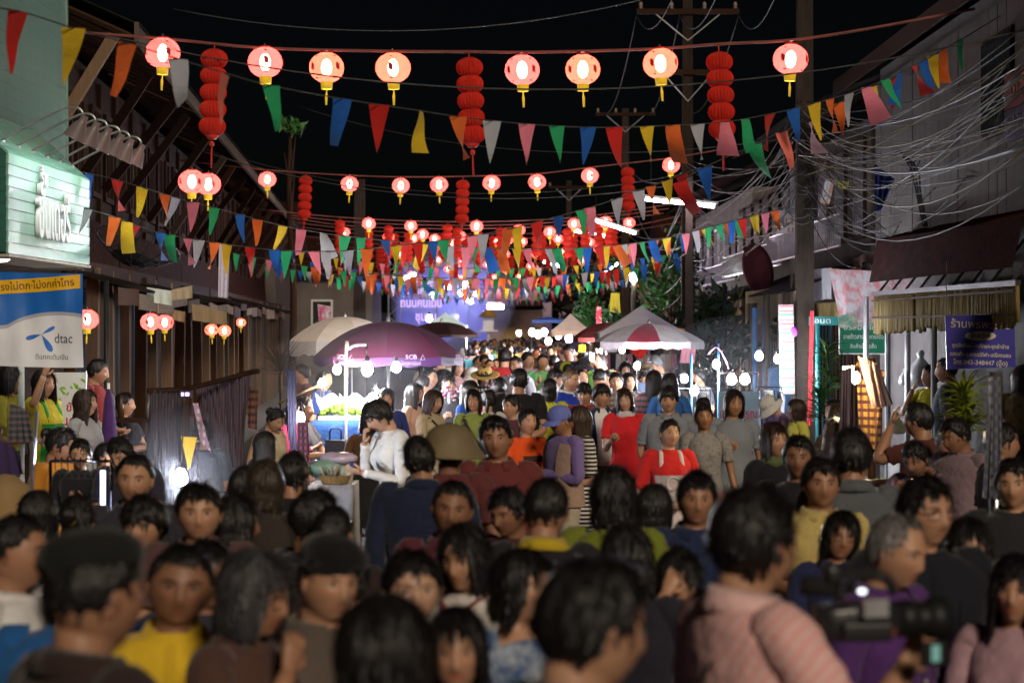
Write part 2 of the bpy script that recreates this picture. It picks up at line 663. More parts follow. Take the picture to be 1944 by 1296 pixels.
def make_person(label, loc, h=1.7, yaw=0.0, sex='m', tone='b', hair='short', hairc=BLACK, top=None, bot=None, arms=('down', 'down'), hy=0.0, hp=0.0, ht=0.0,
                lean=0.0, lod=1, fat=1.0, ext=(), group=None, sit=False, wide=1.0, seed=0, side_lean=0.0):
    top = dict(top or {})
    bot = dict(bot or {})
    fem = sex == 'f'
    r = np.random.default_rng(int(seed * 10) + 11)
    FV[:] = [float(q) for q in (r.uniform(.55, 1.25), r.uniform(.8, 1.2), r.uniform(.6, 1.5), r.uniform(.3, 2.0))]
    wide = wide * float(r.uniform(.96, 1.06))
    nphi, nth, narm = LODS[lod]
    root = thing('person', label, 'person', loc, math.radians(yaw), group, h / 1.70)
    sx = (0.93 if fem else 1.0) * (0.5 + 0.5 * fat)
    Rh = np.array((Matrix.Rotation(math.radians(hy), 3, 'Z') @ Matrix.Rotation(math.radians(hp), 3, 'X') @ Matrix.Rotation(math.radians(ht), 3, 'Y')))
    piv = np.array([0, 0.012, 1.445])

    def headmap(v):
        w = np.clip((v[:, 2] - 1.405) / 0.075, 0, 1)
        w = (w * w * (3 - 2 * w))[:, None]
        q = (v - piv) @ Rh.T + piv
        return v * (1 - w) + q * w

    La = math.radians(lean)
    drop = 0.0

    def bodymap(v):
        """lean of the trunk above the hips, then seat"""
        v = v.copy()
        if lean or side_lean:
            w = np.clip((v[:, 2] - 0.86) / 0.3, 0, 1)
            a = La * w
            y, z = v[:, 1], v[:, 2] - 0.90
            c_, s_ = np.cos(a), np.sin(a)
            up = v[:, 2] > 0.86
            ny, nzv = y * c_ - z * s_, y * s_ + z * c_
            v[:, 1] = np.where(up, ny, y)
            v[:, 2] = np.where(up, nzv + 0.90, v[:, 2])
            v[:, 0] += np.where(up, np.sin(math.radians(side_lean)) * (v[:, 2] - 0.86), 0)
        if sit:
            v[:, 2] -= 0.38 * min(1, 1)
        return v

    def hm(g):
        return g.map(lambda v: bodymap(headmap(v)))

    ph = cols(nphi)
    # ---- body: head, neck and trunk as one skin, arms and legs grown from it
    g = G()
    fr = (1 + np.cos(ph)) / 2
    thm = np.radians(np.interp(np.abs(ph), [0, 0.9, 1.6, PI], [152, 146, 130, 116]))
    t = np.linspace(0.04, 1, nth)
    T = t[:, None] * thm[None, :]
    H = np.broadcast_to(ph, T.shape)
    hd = head_shape(T, H, 0, True, fem, wide)
    tint = np.ones(hd.shape)
    lip = np.exp(-(hd[..., 0] / 0.021) ** 4 - ((hd[..., 2] + 0.0565) / 0.0105) ** 4) * (np.cos(H) > 0.3)
    lc = np.array((0.98, 0.55, 0.53)) if fem else np.array((0.82, 0.62, 0.6))
    tint = tint * (1 - lip[..., None]) + lc * lip[..., None]
    chk = np.exp(-((np.abs(hd[..., 0]) - 0.042) / 0.02) ** 2 - ((hd[..., 2] + 0.02) / 0.022) ** 2) * (np.cos(H) > 0.2) * 0.12
    tint *= 1 - chk[..., None] * np.array((0.0, 0.8, 0.8))
    hd = hd + HC
    rows = [hd]
    nr = 0.050 if fem else 0.058
    for zc, tilt, rr, cy in ((-0.115, 0.052, nr, 0.018), (-0.124, 0.01, nr * 1.03, 0.018)):
        ring = np.stack([rr * np.sin(ph), cy - rr * np.cos(ph), HC[2] + zc + tilt * (1 - fr)], -1)
        rows.append(ring[None])
    for z, rx, ry, cy in TORSO[sex]:
        ring = np.stack([rx * sx * np.sin(ph), cy - ry * fat * np.cos(ph), z + 0 * ph - (0.02 * np.abs(np.sin(ph)) ** 2 if z > 1.37 else 0)], -1)
        rows.append(ring[None])
    A = np.concatenate(rows)
    Ct = np.concatenate([tint, np.ones((A.shape[0] - tint.shape[0], nphi, 3))])
    g.grid(A, True, True, True, 0, Ct.reshape(-1, 3), flip=True)
    fp = face_points(fem, wide)
    if lod < 2:
        en = (12, 8) if lod == 0 else (8, 5)
        for s in (-1, 1):
            ey = fp[(0.031, 0.007)]
            g.ball(HC + (s * .0315 * wide, ey + .0035, .0065), (.0148, .0075, .0064 if not fem else .0072), *en, col=(1.45, 2.1, 2.8))
            g.ball(HC + (s * .0315 * wide, ey - .0020, .0065), (.0062, .0036, .0060), *en, col=(.06, .05, .05))
            g.tube(HC + np.array([(s * .016, ey - .0015, .0085), (s * .031 * wide, ey - .0040, .0140), (s * .048 * wide, ey + .0085, .0080)]), [.0015, .0024, .0015], 5, c=(.09, .07, .07))  # dark tube puts the upper eyelid's shading into colour
            b0, b1, b2 = fp[(0.014, 0.024)], fp[(0.032, 0.029)], fp[(0.05, 0.023)]
            g.tube(HC + np.array([(s * .014, b0 + .0005, .0235), (s * .032 * wide, b1 + .0005, .029), (s * .050 * wide, b2 + .001, .0235)]), [.0028, .0034, .0016] if not fem else [.0018, .0024, .0012], 5, c=(.10, .08, .08))
    else:
        for s in (-1, 1):
            ey = fp[(0.031, 0.007)]
            g.ball(HC + (s * .031 * wide, ey + .001, .0085), (.014, .006, .0055), 6, 4, col=(.15, .12, .12))
            g.ball(HC + (s * .031 * wide, ey - .001, .027), (.018, .005, .0035), 6, 4, col=(.2, .16, .16))
    if hair not in ('bob', 'long', 'bobf', 'wavy') or lod == 0:
        for s in (-1, 1):
            g.ball(HC + (s * .0755 * wide, .008, -.006), (.009, .019, .031), 8 if lod < 2 else 6, 6 if lod < 2 else 4, rot=(0.15, 0, s * 0.35))
            if lod == 0:
                g.ball(HC + (s * .0835 * wide, .004, -.002), (.004, .011, .019), 8, 5, col=(.7, .6, .6), rot=(0.15, 0, s * 0.35))
    g.map(headmap)
    # arms
    slv = top.get('slv', 'short')
    arm_paths = []
    for s, pose in zip((1, -1), arms):
        E, W = [np.array(q, float) for q in ARMS[pose]]
        S = np.array([.168 * sx if fem else .178 * sx, .012, 1.378])
        if pose not in ('crossed',):
            E = E * np.array([sx, 1, 1])
        m = np.array([s, 1, 1])
        E, W, S = E * m, W * m, S * m
        jj = r.normal(size=3) * 0.012
        E = E + jj
        W = W + jj * 1.5
        if pose == 'crossed' and s < 0:
            W = W + np.array([0, -.035, -.055])
        arm_paths.append((s, S, E, W, pose))
        k = 0.88 if fem else 1.0
        up = smooth_path([S - np.array([s * .045, 0, -.012]), S, S * .5 + E * .5 + np.array([s * .008, 0, 0]), E, E * .5 + W * .5, W], 3 if lod < 2 else 2)
        rad = np.interp(np.linspace(0, 1, len(up)), [0, .2, .4, .6, .78, 1], np.array([.05, .052, .045, .038, .039, .0265]) * k * (.6 + .4 * fat))
        g.tube(up, rad, narm + 1)
        if lod < 2:
            d = W - E
            hcurl = {'down': .45, 'front': .55, 'crossed': .5, 'hold': .8, 'phone': .9, 'chin': .9, 'brow': .35, 'cheek': .6, 'up': .9, 'camera': .95}.get(pose, .5)
            pn = None
            if pose in ('chin',):
                pn = (-s * .4, .9, 0)
                d = np.array([-s * .35, -.1, 1.0])
            elif pose in ('brow', 'cheek'):
                pn = (-s * .6, .7, 0)
                d = np.array([-s * .5, .1, 1.0])
            elif pose in ('hold', 'phone', 'front', 'reach'):
                pn = (-s * .5, .3, .8)
            elif pose == 'crossed':
                pn = (0, 1, .1)
            elif pose == 'camera':
                pn = (-s, .1, .2)
                d = np.array([-s * .1, -.7, .9])
            hand(g, W, d, s, lod, hcurl, pn, k * .98)
        else:
            g.ball(W + (W - E) / np.linalg.norm(W - E) * .06, (.035, .035, .06), 6, 4)
    # legs
    leg_paths = []
    for s in (1, -1):
        st = 0.0 if sit else float(r.normal() * 0.05)
        if sit:
            pth = [(s * .085, .01, .90), (s * .095, -.02, .84), (s * .11, -.40, .84), (s * .11, -.44, .80), (s * .11, -.42, .62), (s * .115, -.40, .45)]
        else:
            pth = [(s * .085, .005, .90), (s * .092, .0, .80), (s * .098, -.012 - st * .5, .47), (s * .10, .01 - st * .9, .27), (s * .105, .02 - st, .07)]
        pth = np.array(pth) * np.array([sx, 1, 1])
        leg_paths.append((s, pth))
        q = smooth_path(pth, 3 if lod < 2 else 2)
        g.tube(q, np.interp(np.linspace(0, 1, len(q)), [0, .3, .55, .72, 1], [.08, .078, .056, .055, .036]), narm)
    g.map(bodymap)
    g.obj('body', skin_mat(TONES[tone]), root, True, tint=True)
    # ---- hair
    if hair != 'none':
        g = G()
        th_short = lambda a: np.interp(a, [0, .55, .85, 1.15, 1.5, 1.9, PI], [57, 56, 66, 88, 92, 112, 120])
        hh = np.abs(ph)
        nv = {0: 24, 1: 15, 2: 9}[lod]
        jit = 1 + r.normal(size=nphi) * (0.03 if lod == 0 else 0.02)
        tk = .014
        L = None
        if hair == 'short':
            te = th_short(hh)
        elif hair == 'crew':
            te = np.interp(hh, [0, .6, .9, 1.2, 1.5, 1.9, PI], [52, 50, 60, 80, 84, 98, 104])
            tk = .008
        elif hair == 'fringe':
            te = np.interp(hh, [0, .6, .95, 1.25, 1.5, 1.9, PI], [73, 74, 80, 96, 98, 116, 122])
            tk = .02
        elif hair == 'bald':
            te = np.interp(hh, [0, .6, .9, 1.2, 1.5, 1.9, PI], [34, 36, 60, 86, 92, 112, 118])
            tk = .005
        elif hair in ('bun', 'tied', 'pony'):
            te = np.interp(hh, [0, .6, .95, 1.3, 1.6, 2.1, PI], [54, 58, 76, 92, 100, 118, 120])
            tk = .010
        else:
            te = np.interp(hh, [0, .3, .7, 1.0, 1.25, PI], [54, 56, 72, 92, 100, 100])
            if hair == 'bobf':
                te = np.interp(hh, [0, .5, .85, 1.05, 1.3, PI], [76, 77, 84, 95, 100, 100])
            L = {'bob': -.115, 'bobf': -.12, 'long': -.26, 'wavy': -.24}[hair]
            tk = .019
        te = np.radians(te * (jit if lod < 2 else 1))
        v = np.linspace(0.03, 1, nv)
        T = v[:, None] * te[None]
        H = np.broadcast_to(ph, T.shape)
        A = head_shape(T, H, 0, False, fem, wide)
        nrm = A / np.linalg.norm(A, axis=-1, keepdims=True)
        strand = (r.normal(size=nphi) * 0.0025)[None, :] * np.clip(v * 2, 0, 1)[:, None] * (1 if lod < 2 else 0.5)
        vol = tk * np.clip((1.06 - v[:, None]) * 5, 0.25, 1) if L is None else tk * np.ones((nv, 1))
        if hair in ('short', 'fringe', 'tied', 'bun', 'pony'):
            vol = vol * (1 + 0.45 * nz(A * 1.0 + seed, 26))
        A = A + nrm * (vol + strand)[..., None]
        rows = [A]
        if L is not None:
            nd = {0: 12, 1: 8, 2: 5}[lod]
            e = A[-1]
            sidew = np.clip((hh - 0.72) / 0.35, 0, 1)
            hang = []
            for i in range(1, nd + 1):
                q = i / nd
                p = e.copy()
                fall = (L - e[:, 2]) * sidew * q * (1 + r.normal(size=nphi) * 0.03)
                p[:, 2] = e[:, 2] + fall
                out = (1 + 0.05 * math.sin(q * 3) * sidew - 0.10 * q * sidew * (1 if hair in ('bob', 'bobf') else 0.4))
                p[:, 0] *= out
                p[:, 1] = p[:, 1] * out + 0.006 * q * sidew * (hh > 2)
                if hair == 'wavy':
                    p[:, 0] += 0.010 * np.sin(q * 9 + ph * 3) * sidew
                    p[:, 1] += 0.010 * np.cos(q * 8 + ph * 4) * sidew
                p[:, :2] *= (1 + (r.normal(size=nphi) * 0.012)[:, None] * sidew[:, None])
                hang.append(p)
            rows.append(np.array(hang))
        A = np.concatenate(rows)
        inner = A[-1] * np.array([0.86, 0.86, 0.97])
        mid = A[len(A) // 2] * 0.88
        A = np.concatenate([A, inner[None], mid[None]]) + HC
        g.grid(A, True, True, True, flip=True)
        # loose tufts break the smooth cap
        if lod < 2:
            nt_ = (460 if lod == 0 else 200)
            rowsN = nv if L is None else len(A) - 2
            for q in range(nt_):
                i_, j_ = int(r.integers(2, rowsN)), int(r.integers(0, nphi))
                if L is not None and hh[j_] < .75 and i_ >= nv - 1:
                    continue
                p = A[i_, j_]
                dn = A[min(i_ + 1, rowsN - 1), j_] - A[max(i_ - 1, 0), j_]
                dn = dn / (np.linalg.norm(dn) + 1e-6) + r.normal(size=3) * (.35 if L is None else .12)
                no = p - HC
                if L is not None and i_ >= nv:
                    no = no * np.array([1, 1, 0])
                no = no / (np.linalg.norm(no) + 1e-6)
                ln = r.uniform(.02, .045) if L is None else r.uniform(.04, .09)
                if hair in ('crew', 'bald'):
                    ln *= .45
                sd = np.cross(dn, no)
                sd = sd / (np.linalg.norm(sd) + 1e-6) * r.uniform(.0025, .007)
                a0 = p - no * .004
                a1 = p + dn * ln * .5 + no * (.005 if L is None else .003)
                a2 = p + dn * ln + no * r.uniform(-.002, .006)
                g.add(np.array([a0 - sd, a0 + sd, a1 + sd * .8, a1 - sd * .8, a2]), [(0, 1, 2, 3), (3, 2, 4)])
        if hair == 'bun':
            g.ball(HC + (0, .125, .035), (.045, .038, .045), 10, 7)
        if hair in ('pony', 'tied'):
            g.tube(HC + smooth_path([(0, .10, .01), (0, .135, .0), (.005, .14, -.07), (.01, .125, -.19 if hair == 'pony' else -.11)], 3), np.linspace(.03, .016, 10) if True else 0, 8)
        hm(g)
        g.obj('hair', hair_mat(hairc), root, True)
    # ---- headgear and face wear
    hat_fns(ext, root, hm, lod, fp, top)
    # ---- upper clothing
    hem = top.get('hem', .86)
    rs = list(SHIRT[sex])
    if top.get('low'):
        rs = [(1.405, .105, .082, .014)] + rs[3:]
    rs = [q for q in rs if q[0] > hem + 0.02]
    zf, rxf, ryf = hem, top.get('flare', .19), top.get('flare', .19) * .72
    if hem < .84:
        if hem < .7:
            rs += [(.86, .186, .130, .004)]
        rs += [(zf, rxf, ryf, 0.0)]
    else:
        last = SHIRT[sex][-1]
        rs += [(hem, last[1], last[2], last[3])]
    n_s = {0: 44, 1: 28, 2: 16}[lod]
    pc = cols(n_s)
    z_, rx_, ry_, cy_ = [np.array([q[i] for q in rs]) for i in range(4)]
    nrow = {0: 30, 1: 18, 2: 10}[lod]
    u = np.linspace(0, 1, nrow)
    src = np.linspace(0, 1, len(rs))
    ZZ, RX, RY, CY = [np.interp(u, src, q) for q in (z_, rx_, ry_, cy_)]

    def trunk(gap=0.0, off=0.0, sel=slice(None)):
        p = pc if not gap else np.linspace(gap, 2 * PI - gap, n_s)
        ex = 0.86
        sn, cs = np.sin(p), np.cos(p)
        sn2, cs2 = np.sign(sn) * np.abs(sn) ** ex, np.sign(cs) * np.abs(cs) ** ex
        zz, rx, ry, cy = ZZ[sel], RX[sel], RY[sel], CY[sel]
        A = np.stack([(rx * sx * (.55 + .45 * fat))[:, None] * sn2, cy[:, None] - (ry * fat)[:, None] * cs2, np.broadcast_to(zz[:, None], (len(zz), n_s)).copy()], -1)
        A[..., 2] -= 0.020 * np.abs(sn)[None] ** 2 * np.clip((zz - 1.34) / .05, 0, 1)[:, None] * np.clip((1.43 - zz) / .02, 0, 1)[:, None]
        if fem:
            bust = 0.022 * np.exp(-((np.abs(A[..., 0]) - .07) / .05) ** 2 - ((A[..., 2] - 1.245) / .06) ** 2) * (cs[None] > 0)
            A[..., 1] -= bust
        fold = nz(A * np.array([1, 1, .55]) + seed * 1.7, 9) * .010 * np.clip((1.40 - A[..., 2]) * 6, 0.1, 1) + nz(A + seed, 24) * .0045
        A[..., 0] += sn2 * (fold + off)
        A[..., 1] -= cs2 * (fold + off)
        return A

    g = G()
    gap = top.get('open', 0.0)
    A = trunk(gap)
    if gap:
        g.grid(A, False, flip=True)
        g.grid(A * np.array([.965, .965, 1]), False, flip=False)
    else:
        g.grid(A, True, False, True, flip=True)
        lipr = A[0] * np.array([.9, .9, 1]) - np.array([0, 0, .015])
        g.grid(np.array([lipr, A[0]]), True, flip=True)
    for s, S, E, W, pose in arm_paths:
        if slv == 'none':
            continue
        k = (0.90 if fem else 1.0) * (.55 + .45 * fat)
        if slv == 'long':
            pth = [S - np.array([s * .06, 0, -.01]), S, S * .5 + E * .5 + np.array([s * .01, 0, 0]), E, E * .5 + W * .5, E * .05 + W * .95]
            rd, st = np.array([.060, .066, .058, .052, .046, .037]) * k, [0, .2, .4, .6, .8, 1]
        else:
            q = .9 if slv == 'half' else .66
            pth = [S - np.array([s * .06, 0, -.01]), S, S * .6 + E * .4 + np.array([s * .01, 0, 0]), S * (1 - q) + E * q]
            rd, st = np.array([.060, .068, .066, .064]) * k, [0, .33, .66, 1]
        q = smooth_path(pth, 4 if lod < 2 else 2)
        rad = np.interp(np.linspace(0, 1, len(q)), st, rd)
        rad = rad * (1 + .05 * np.sin(np.arange(len(q)) * 2.1 + seed))
        g.tube(q, rad, narm + 3, True)
        if slv != 'long' and lod < 2:
            g.tube([q[-2], q[-1]], rad[-1] * 1.05, narm + 3, True)
    if top.get('collar') and lod < 2:
        nc = 26
        gp = top.get('cgap', .35)
        p = np.linspace(gp, 2 * PI - gp, nc)
        rr = .074 if fem else .080
        prof = [(0, 1.415, 1.0), (0, 1.472, .93), (.004, 1.480, .95), (.016, 1.462, 1.10), (.026, 1.430, 1.42), (.026, 1.428, 1.36)]
        A = np.array([[(rr * k_ * math.sin(a) * 1.04, .014 - rr * k_ * math.cos(a), z - (.028 * (1 + math.cos(a)) / 2)) for a in p] for o_, z, k_ in prof])
        gc = G()
        gc.grid(A, False, flip=True)
        gc.map(bodymap)
        gc.obj('collar', cloth(top.get('ccol', top['col'])), root, True)
    g.map(bodymap)
    if lod == 0 and not gap and top.get('collar'):
        A = trunk(0, .004)
        k_ = np.where((ZZ < 1.42) & (ZZ > .98))[0]
        n0 = n_s // 2
        gp = G()
        gp.grid(A[k_][:, n0 - 1:n0 + 2] * np.array([.55, 1, 1]), False, flip=True)
        gp.map(bodymap)
        gp.obj('placket', cloth(sub(top['col'], .86), top.get('pat'), top.get('col2', (.8, .8, .8))), root, True)
        k_ = np.where((ZZ < 1.30) & (ZZ > 1.17))[0]
        gp = G()
        gp.grid(A[k_][:, n0 + 3:n0 + 8] + np.array([0, -.002, 0]), False, flip=True)
        gp.map(bodymap)
        gp.obj('pocket', cloth(sub(top['col'], .9), top.get('pat'), top.get('col2', (.8, .8, .8))), root, True)
        for z_i in k_[::2]:
            gp = G()
            gp.ball(A[z_i, n0] + np.array([0, -.004, 0]), .007, 6, 4)
            gp.map(bodymap)
            gp.obj('button', mat('shirt_button', (.5, .5, .48), .4), root, True)
    m_top = top.get('mat') or cloth(top['col'], top.get('pat'), top.get('col2', (.8, .8, .8)))
    g.obj({'long': 'shirt'}.get(slv, 'shirt') if hem > .7 else 'dress', m_top, root, True)
    # under an open jacket: the shirt
    if gap:
        g = G()
        g.grid(trunk(0, -.012), True, False, True, flip=True)
        g.map(bodymap)
        g.obj('undershirt', cloth(top.get('under', (.7, .7, .7))), root, True)
    ext_clothes(ext, root, bodymap, trunk, sx, fat, fem, top, lod, pc, ZZ)
    # ---- lower clothing
    kind = bot.get('kind', 'trousers')
    g = G()
    colb = bot.get('col', (.03, .03, .04))
    if kind == 'skirt' and not sit:
        zb = bot.get('hem', .42)
        n2 = n_s
        p2 = cols(n2)
        rr = [(1.0, .148, .105), (.93, .172, .12), (.84, .186, .13), (.65, .20, .145), (zb, .215, .165)]
        A = np.array([[(rx * sx * math.sin(a) * (1 + .03 * math.sin(a * 9) * (1 - z)), -ry * math.cos(a) * (1 + .03 * math.sin(a * 9 + 1) * (1 - z)) + .004, z) for a in p2] for z, rx, ry in rr])
        g.grid(A, True, False, True, flip=True)
    else:
        p2 = cols(n_s)
        rr = [(1.0, .155, .108), (.93, .172, .118), (.86, .180, .122), (.79, .165, .112)]
        A = np.array([[(rx * sx * fat ** .5 * math.sin(a), -ry * fat ** .5 * math.cos(a) + .004, z) for a in p2] for z, rx, ry in rr])
        g.grid(A, True, False, True, flip=True)
        for s, pth in leg_paths:
            q = smooth_path(pth, 3 if lod < 2 else 2)
            if kind == 'shorts':
                q = q[:max(3, len(q) // 2)]
            ll = len(smooth_path(pth, 3 if lod < 2 else 2))
            rad = np.interp(np.arange(len(q)) / (ll - 1), [0, .25, .55, 1], np.array([.09, .092, .075, .06]))
            rad *= 1 + .03 * np.sin(np.arange(len(q)) * 1.7 + seed)
            g.tube(q, rad, narm + 3, True)
    g.map(bodymap)
    g.obj({'skirt': 'skirt', 'shorts': 'shorts'}.get(kind, 'trousers') if not (sit and kind == 'skirt') else 'trousers', cloth(colb, bot.get('pat'), bot.get('col2', (.5, .5, .5))), root, True)
    # ---- shoes
    for s, pth in leg_paths:
        g = G()
        ex_ = pth[-1]
        off = np.array([ex_[0], ex_[1], 0.38 if sit else 0.0])
        sh = np.array([[(w * math.cos(a), y, z0 + hz * (0.5 + .5 * math.sin(a))) for a in np.arange(8) * PI / 4] for y, w, hz, z0 in
                       ((.075, .012, .05, .01), (.06, .034, .085, .0), (.0, .037, .09, .0), (-.08, .042, .062, .0), (-.15, .040, .045, .0), (-.18, .02, .03, .004))]) + off
        g.grid(sh, True, True, True, flip=True)
        g.map(bodymap)
        g.obj('shoe', mat('shoe_leather', bot.get('shoe', (.02, .018, .016)), .5), root, True)
    return root


def hat_fns(ext, root, hm, lod, fp, top):
    n = 28 if lod == 0 else 18
    for e in ext:
        nm, *a = e if isinstance(e, tuple) else (e,)
        g = G()
        if nm == 'beret':
            p = [(.089, .0), (.091, .024), (.098, .034), (.104, .052), (.100, .078), (.078, .098), (.04, .110), (.002, .112)]
            ang = np.arange(n) * 2 * PI / n
            A = np.array([[(r_ * math.cos(t) * .90 + (.016 if z > .03 else 0), r_ * 1.10 * math.sin(t) + .006, z + .030 - (.045 * max(0, math.cos(t)) * (r_ / .15) if z > .03 else 0)) for t in ang] for r_, z in p])
            g.grid(A + HC, True, True, True)
            hm(g)
            g.obj('beret', cloth(a[0]), root, True)
        elif nm in ('cap', 'bucket'):
            p = [(.092, .012), (.098, .04), (.094, .08), (.07, .118), (.03, .136), (.002, .138)]
            A = np.array([[(r_ * .93 * math.cos(t), r_ * 1.14 * math.sin(t), z) for t in np.arange(n) * 2 * PI / n] for r_, z in p])
            g.grid(A + HC, True, True, True)
            if nm == 'cap':
                tt = np.linspace(-1.15, 1.15, 12)
                q = np.array([[(.090 * math.sin(t) * k, -.108 * math.cos(t) - o * math.cos(t * .75), z - .012 * o / .08 - .02 * abs(math.sin(t)) * (o / .08)) for t in tt] for k, o, z in ((1, 0, .03), (1.04, .04, .032), (1.0, .078, .022), (.99, .078, .016), (1.02, .04, .024), (.98, 0, .022))])
            else:
                tt = np.arange(n + 1) * 2 * PI / n
                q = np.array([[(.092 * math.sin(t) * k, -.112 * math.cos(t) * k, z) for t in tt] for k, z in ((1, .03), (1.3, -.005), (1.55, -.03), (1.54, -.036), (1.28, -.012), (.98, .02))])
            g.grid(q + HC, False, flip=True)
            hm(g)
            g.obj('cap' if nm == 'cap' else 'sun_hat', cloth(a[0], *(a[1:] or ())), root, True)
        elif nm == 'straw':
            p = [(.092, .02), (.098, .03), (.097, .075), (.085, .115), (.05, .13), (.002, .128)]
            b = [(.100, .028), (.15, .018), (.19, .026), (.19, .020), (.15, .011), (.095, .02)]
            g.lathe(p, n, HC, cap1=True)
            g.lathe(b, n, HC, wob=.03)
            hm(g)
            o = g.obj('straw_hat', mat('straw', a[0], .85, var=.4, nscale=60), root, True)
            g = G()
            g.lathe([(.1005, .03), (.1, .055), (.099, .055), (.099, .03)], n, HC)
            hm(g)
            g.obj('hat_band', cloth(a[1] if len(a) > 1 else (.02, .02, .02)), root, True)
        elif nm == 'pith':
            p = [(.19, -.035), (.175, -.015), (.15, .015), (.137, .05), (.118, .09), (.08, .122), (.03, .137), (.002, .138)]
            g.lathe(p, n, HC, cap1=True)
            g.lathe([(.188, -.04), (.15, .0), (.125, .03)], n, HC)
            hm(g)
            g.obj('sun_helmet', mat('helmet', a[0], .55, var=.2), root, True)
        elif nm == 'glasses':
            ey = fp[(0.031, 0.007)]
            for s in (-1, 1):
                t = np.arange(14) * 2 * PI / 13
                g.tube(HC + np.stack([s * .032 + .022 * np.cos(t), ey - .014 + 0 * t, .004 + .0155 * np.sin(t)], -1), .0018, 4, False)
                g.tube(HC + np.array([(s * .053, ey - .012, .008), (s * .074, -.03, .01), (s * .079, .015, .006)]), .0018, 4)
            g.tube(HC + np.array([(-.011, ey - .014, .008), (0, ey - .017, .010), (.011, ey - .014, .008)]), .0016, 4)
            hm(g)
            g.obj('glasses', mat('frame', (.01, .01, .01), .3), root, True)
        elif nm == 'hairtie':
            t = np.arange(13) * 2 * PI / 12
            g.tube(HC + np.stack([.032 * np.cos(t), .118 + 0 * t, .025 + .032 * np.sin(t)], -1), .009, 6)
            hm(g)
            g.obj('hair_tie', cloth(a[0]), root, True)
        elif nm == 'headcloth':
            A = np.array([[(np.interp(z, [-.12, .09], [.10, .055]) * math.sin(t) * (1.0), -.112 * math.cos(t) * np.interp(z, [-.12, .09], [1, .6]), z) for t in np.linspace(1.0, 2 * PI - 1.0, n)] for z in np.linspace(.085, -.12, 8)])
            g.grid(A + HC, False)
            hm(g)
            g.obj('headscarf', cloth(a[0]), root, True)


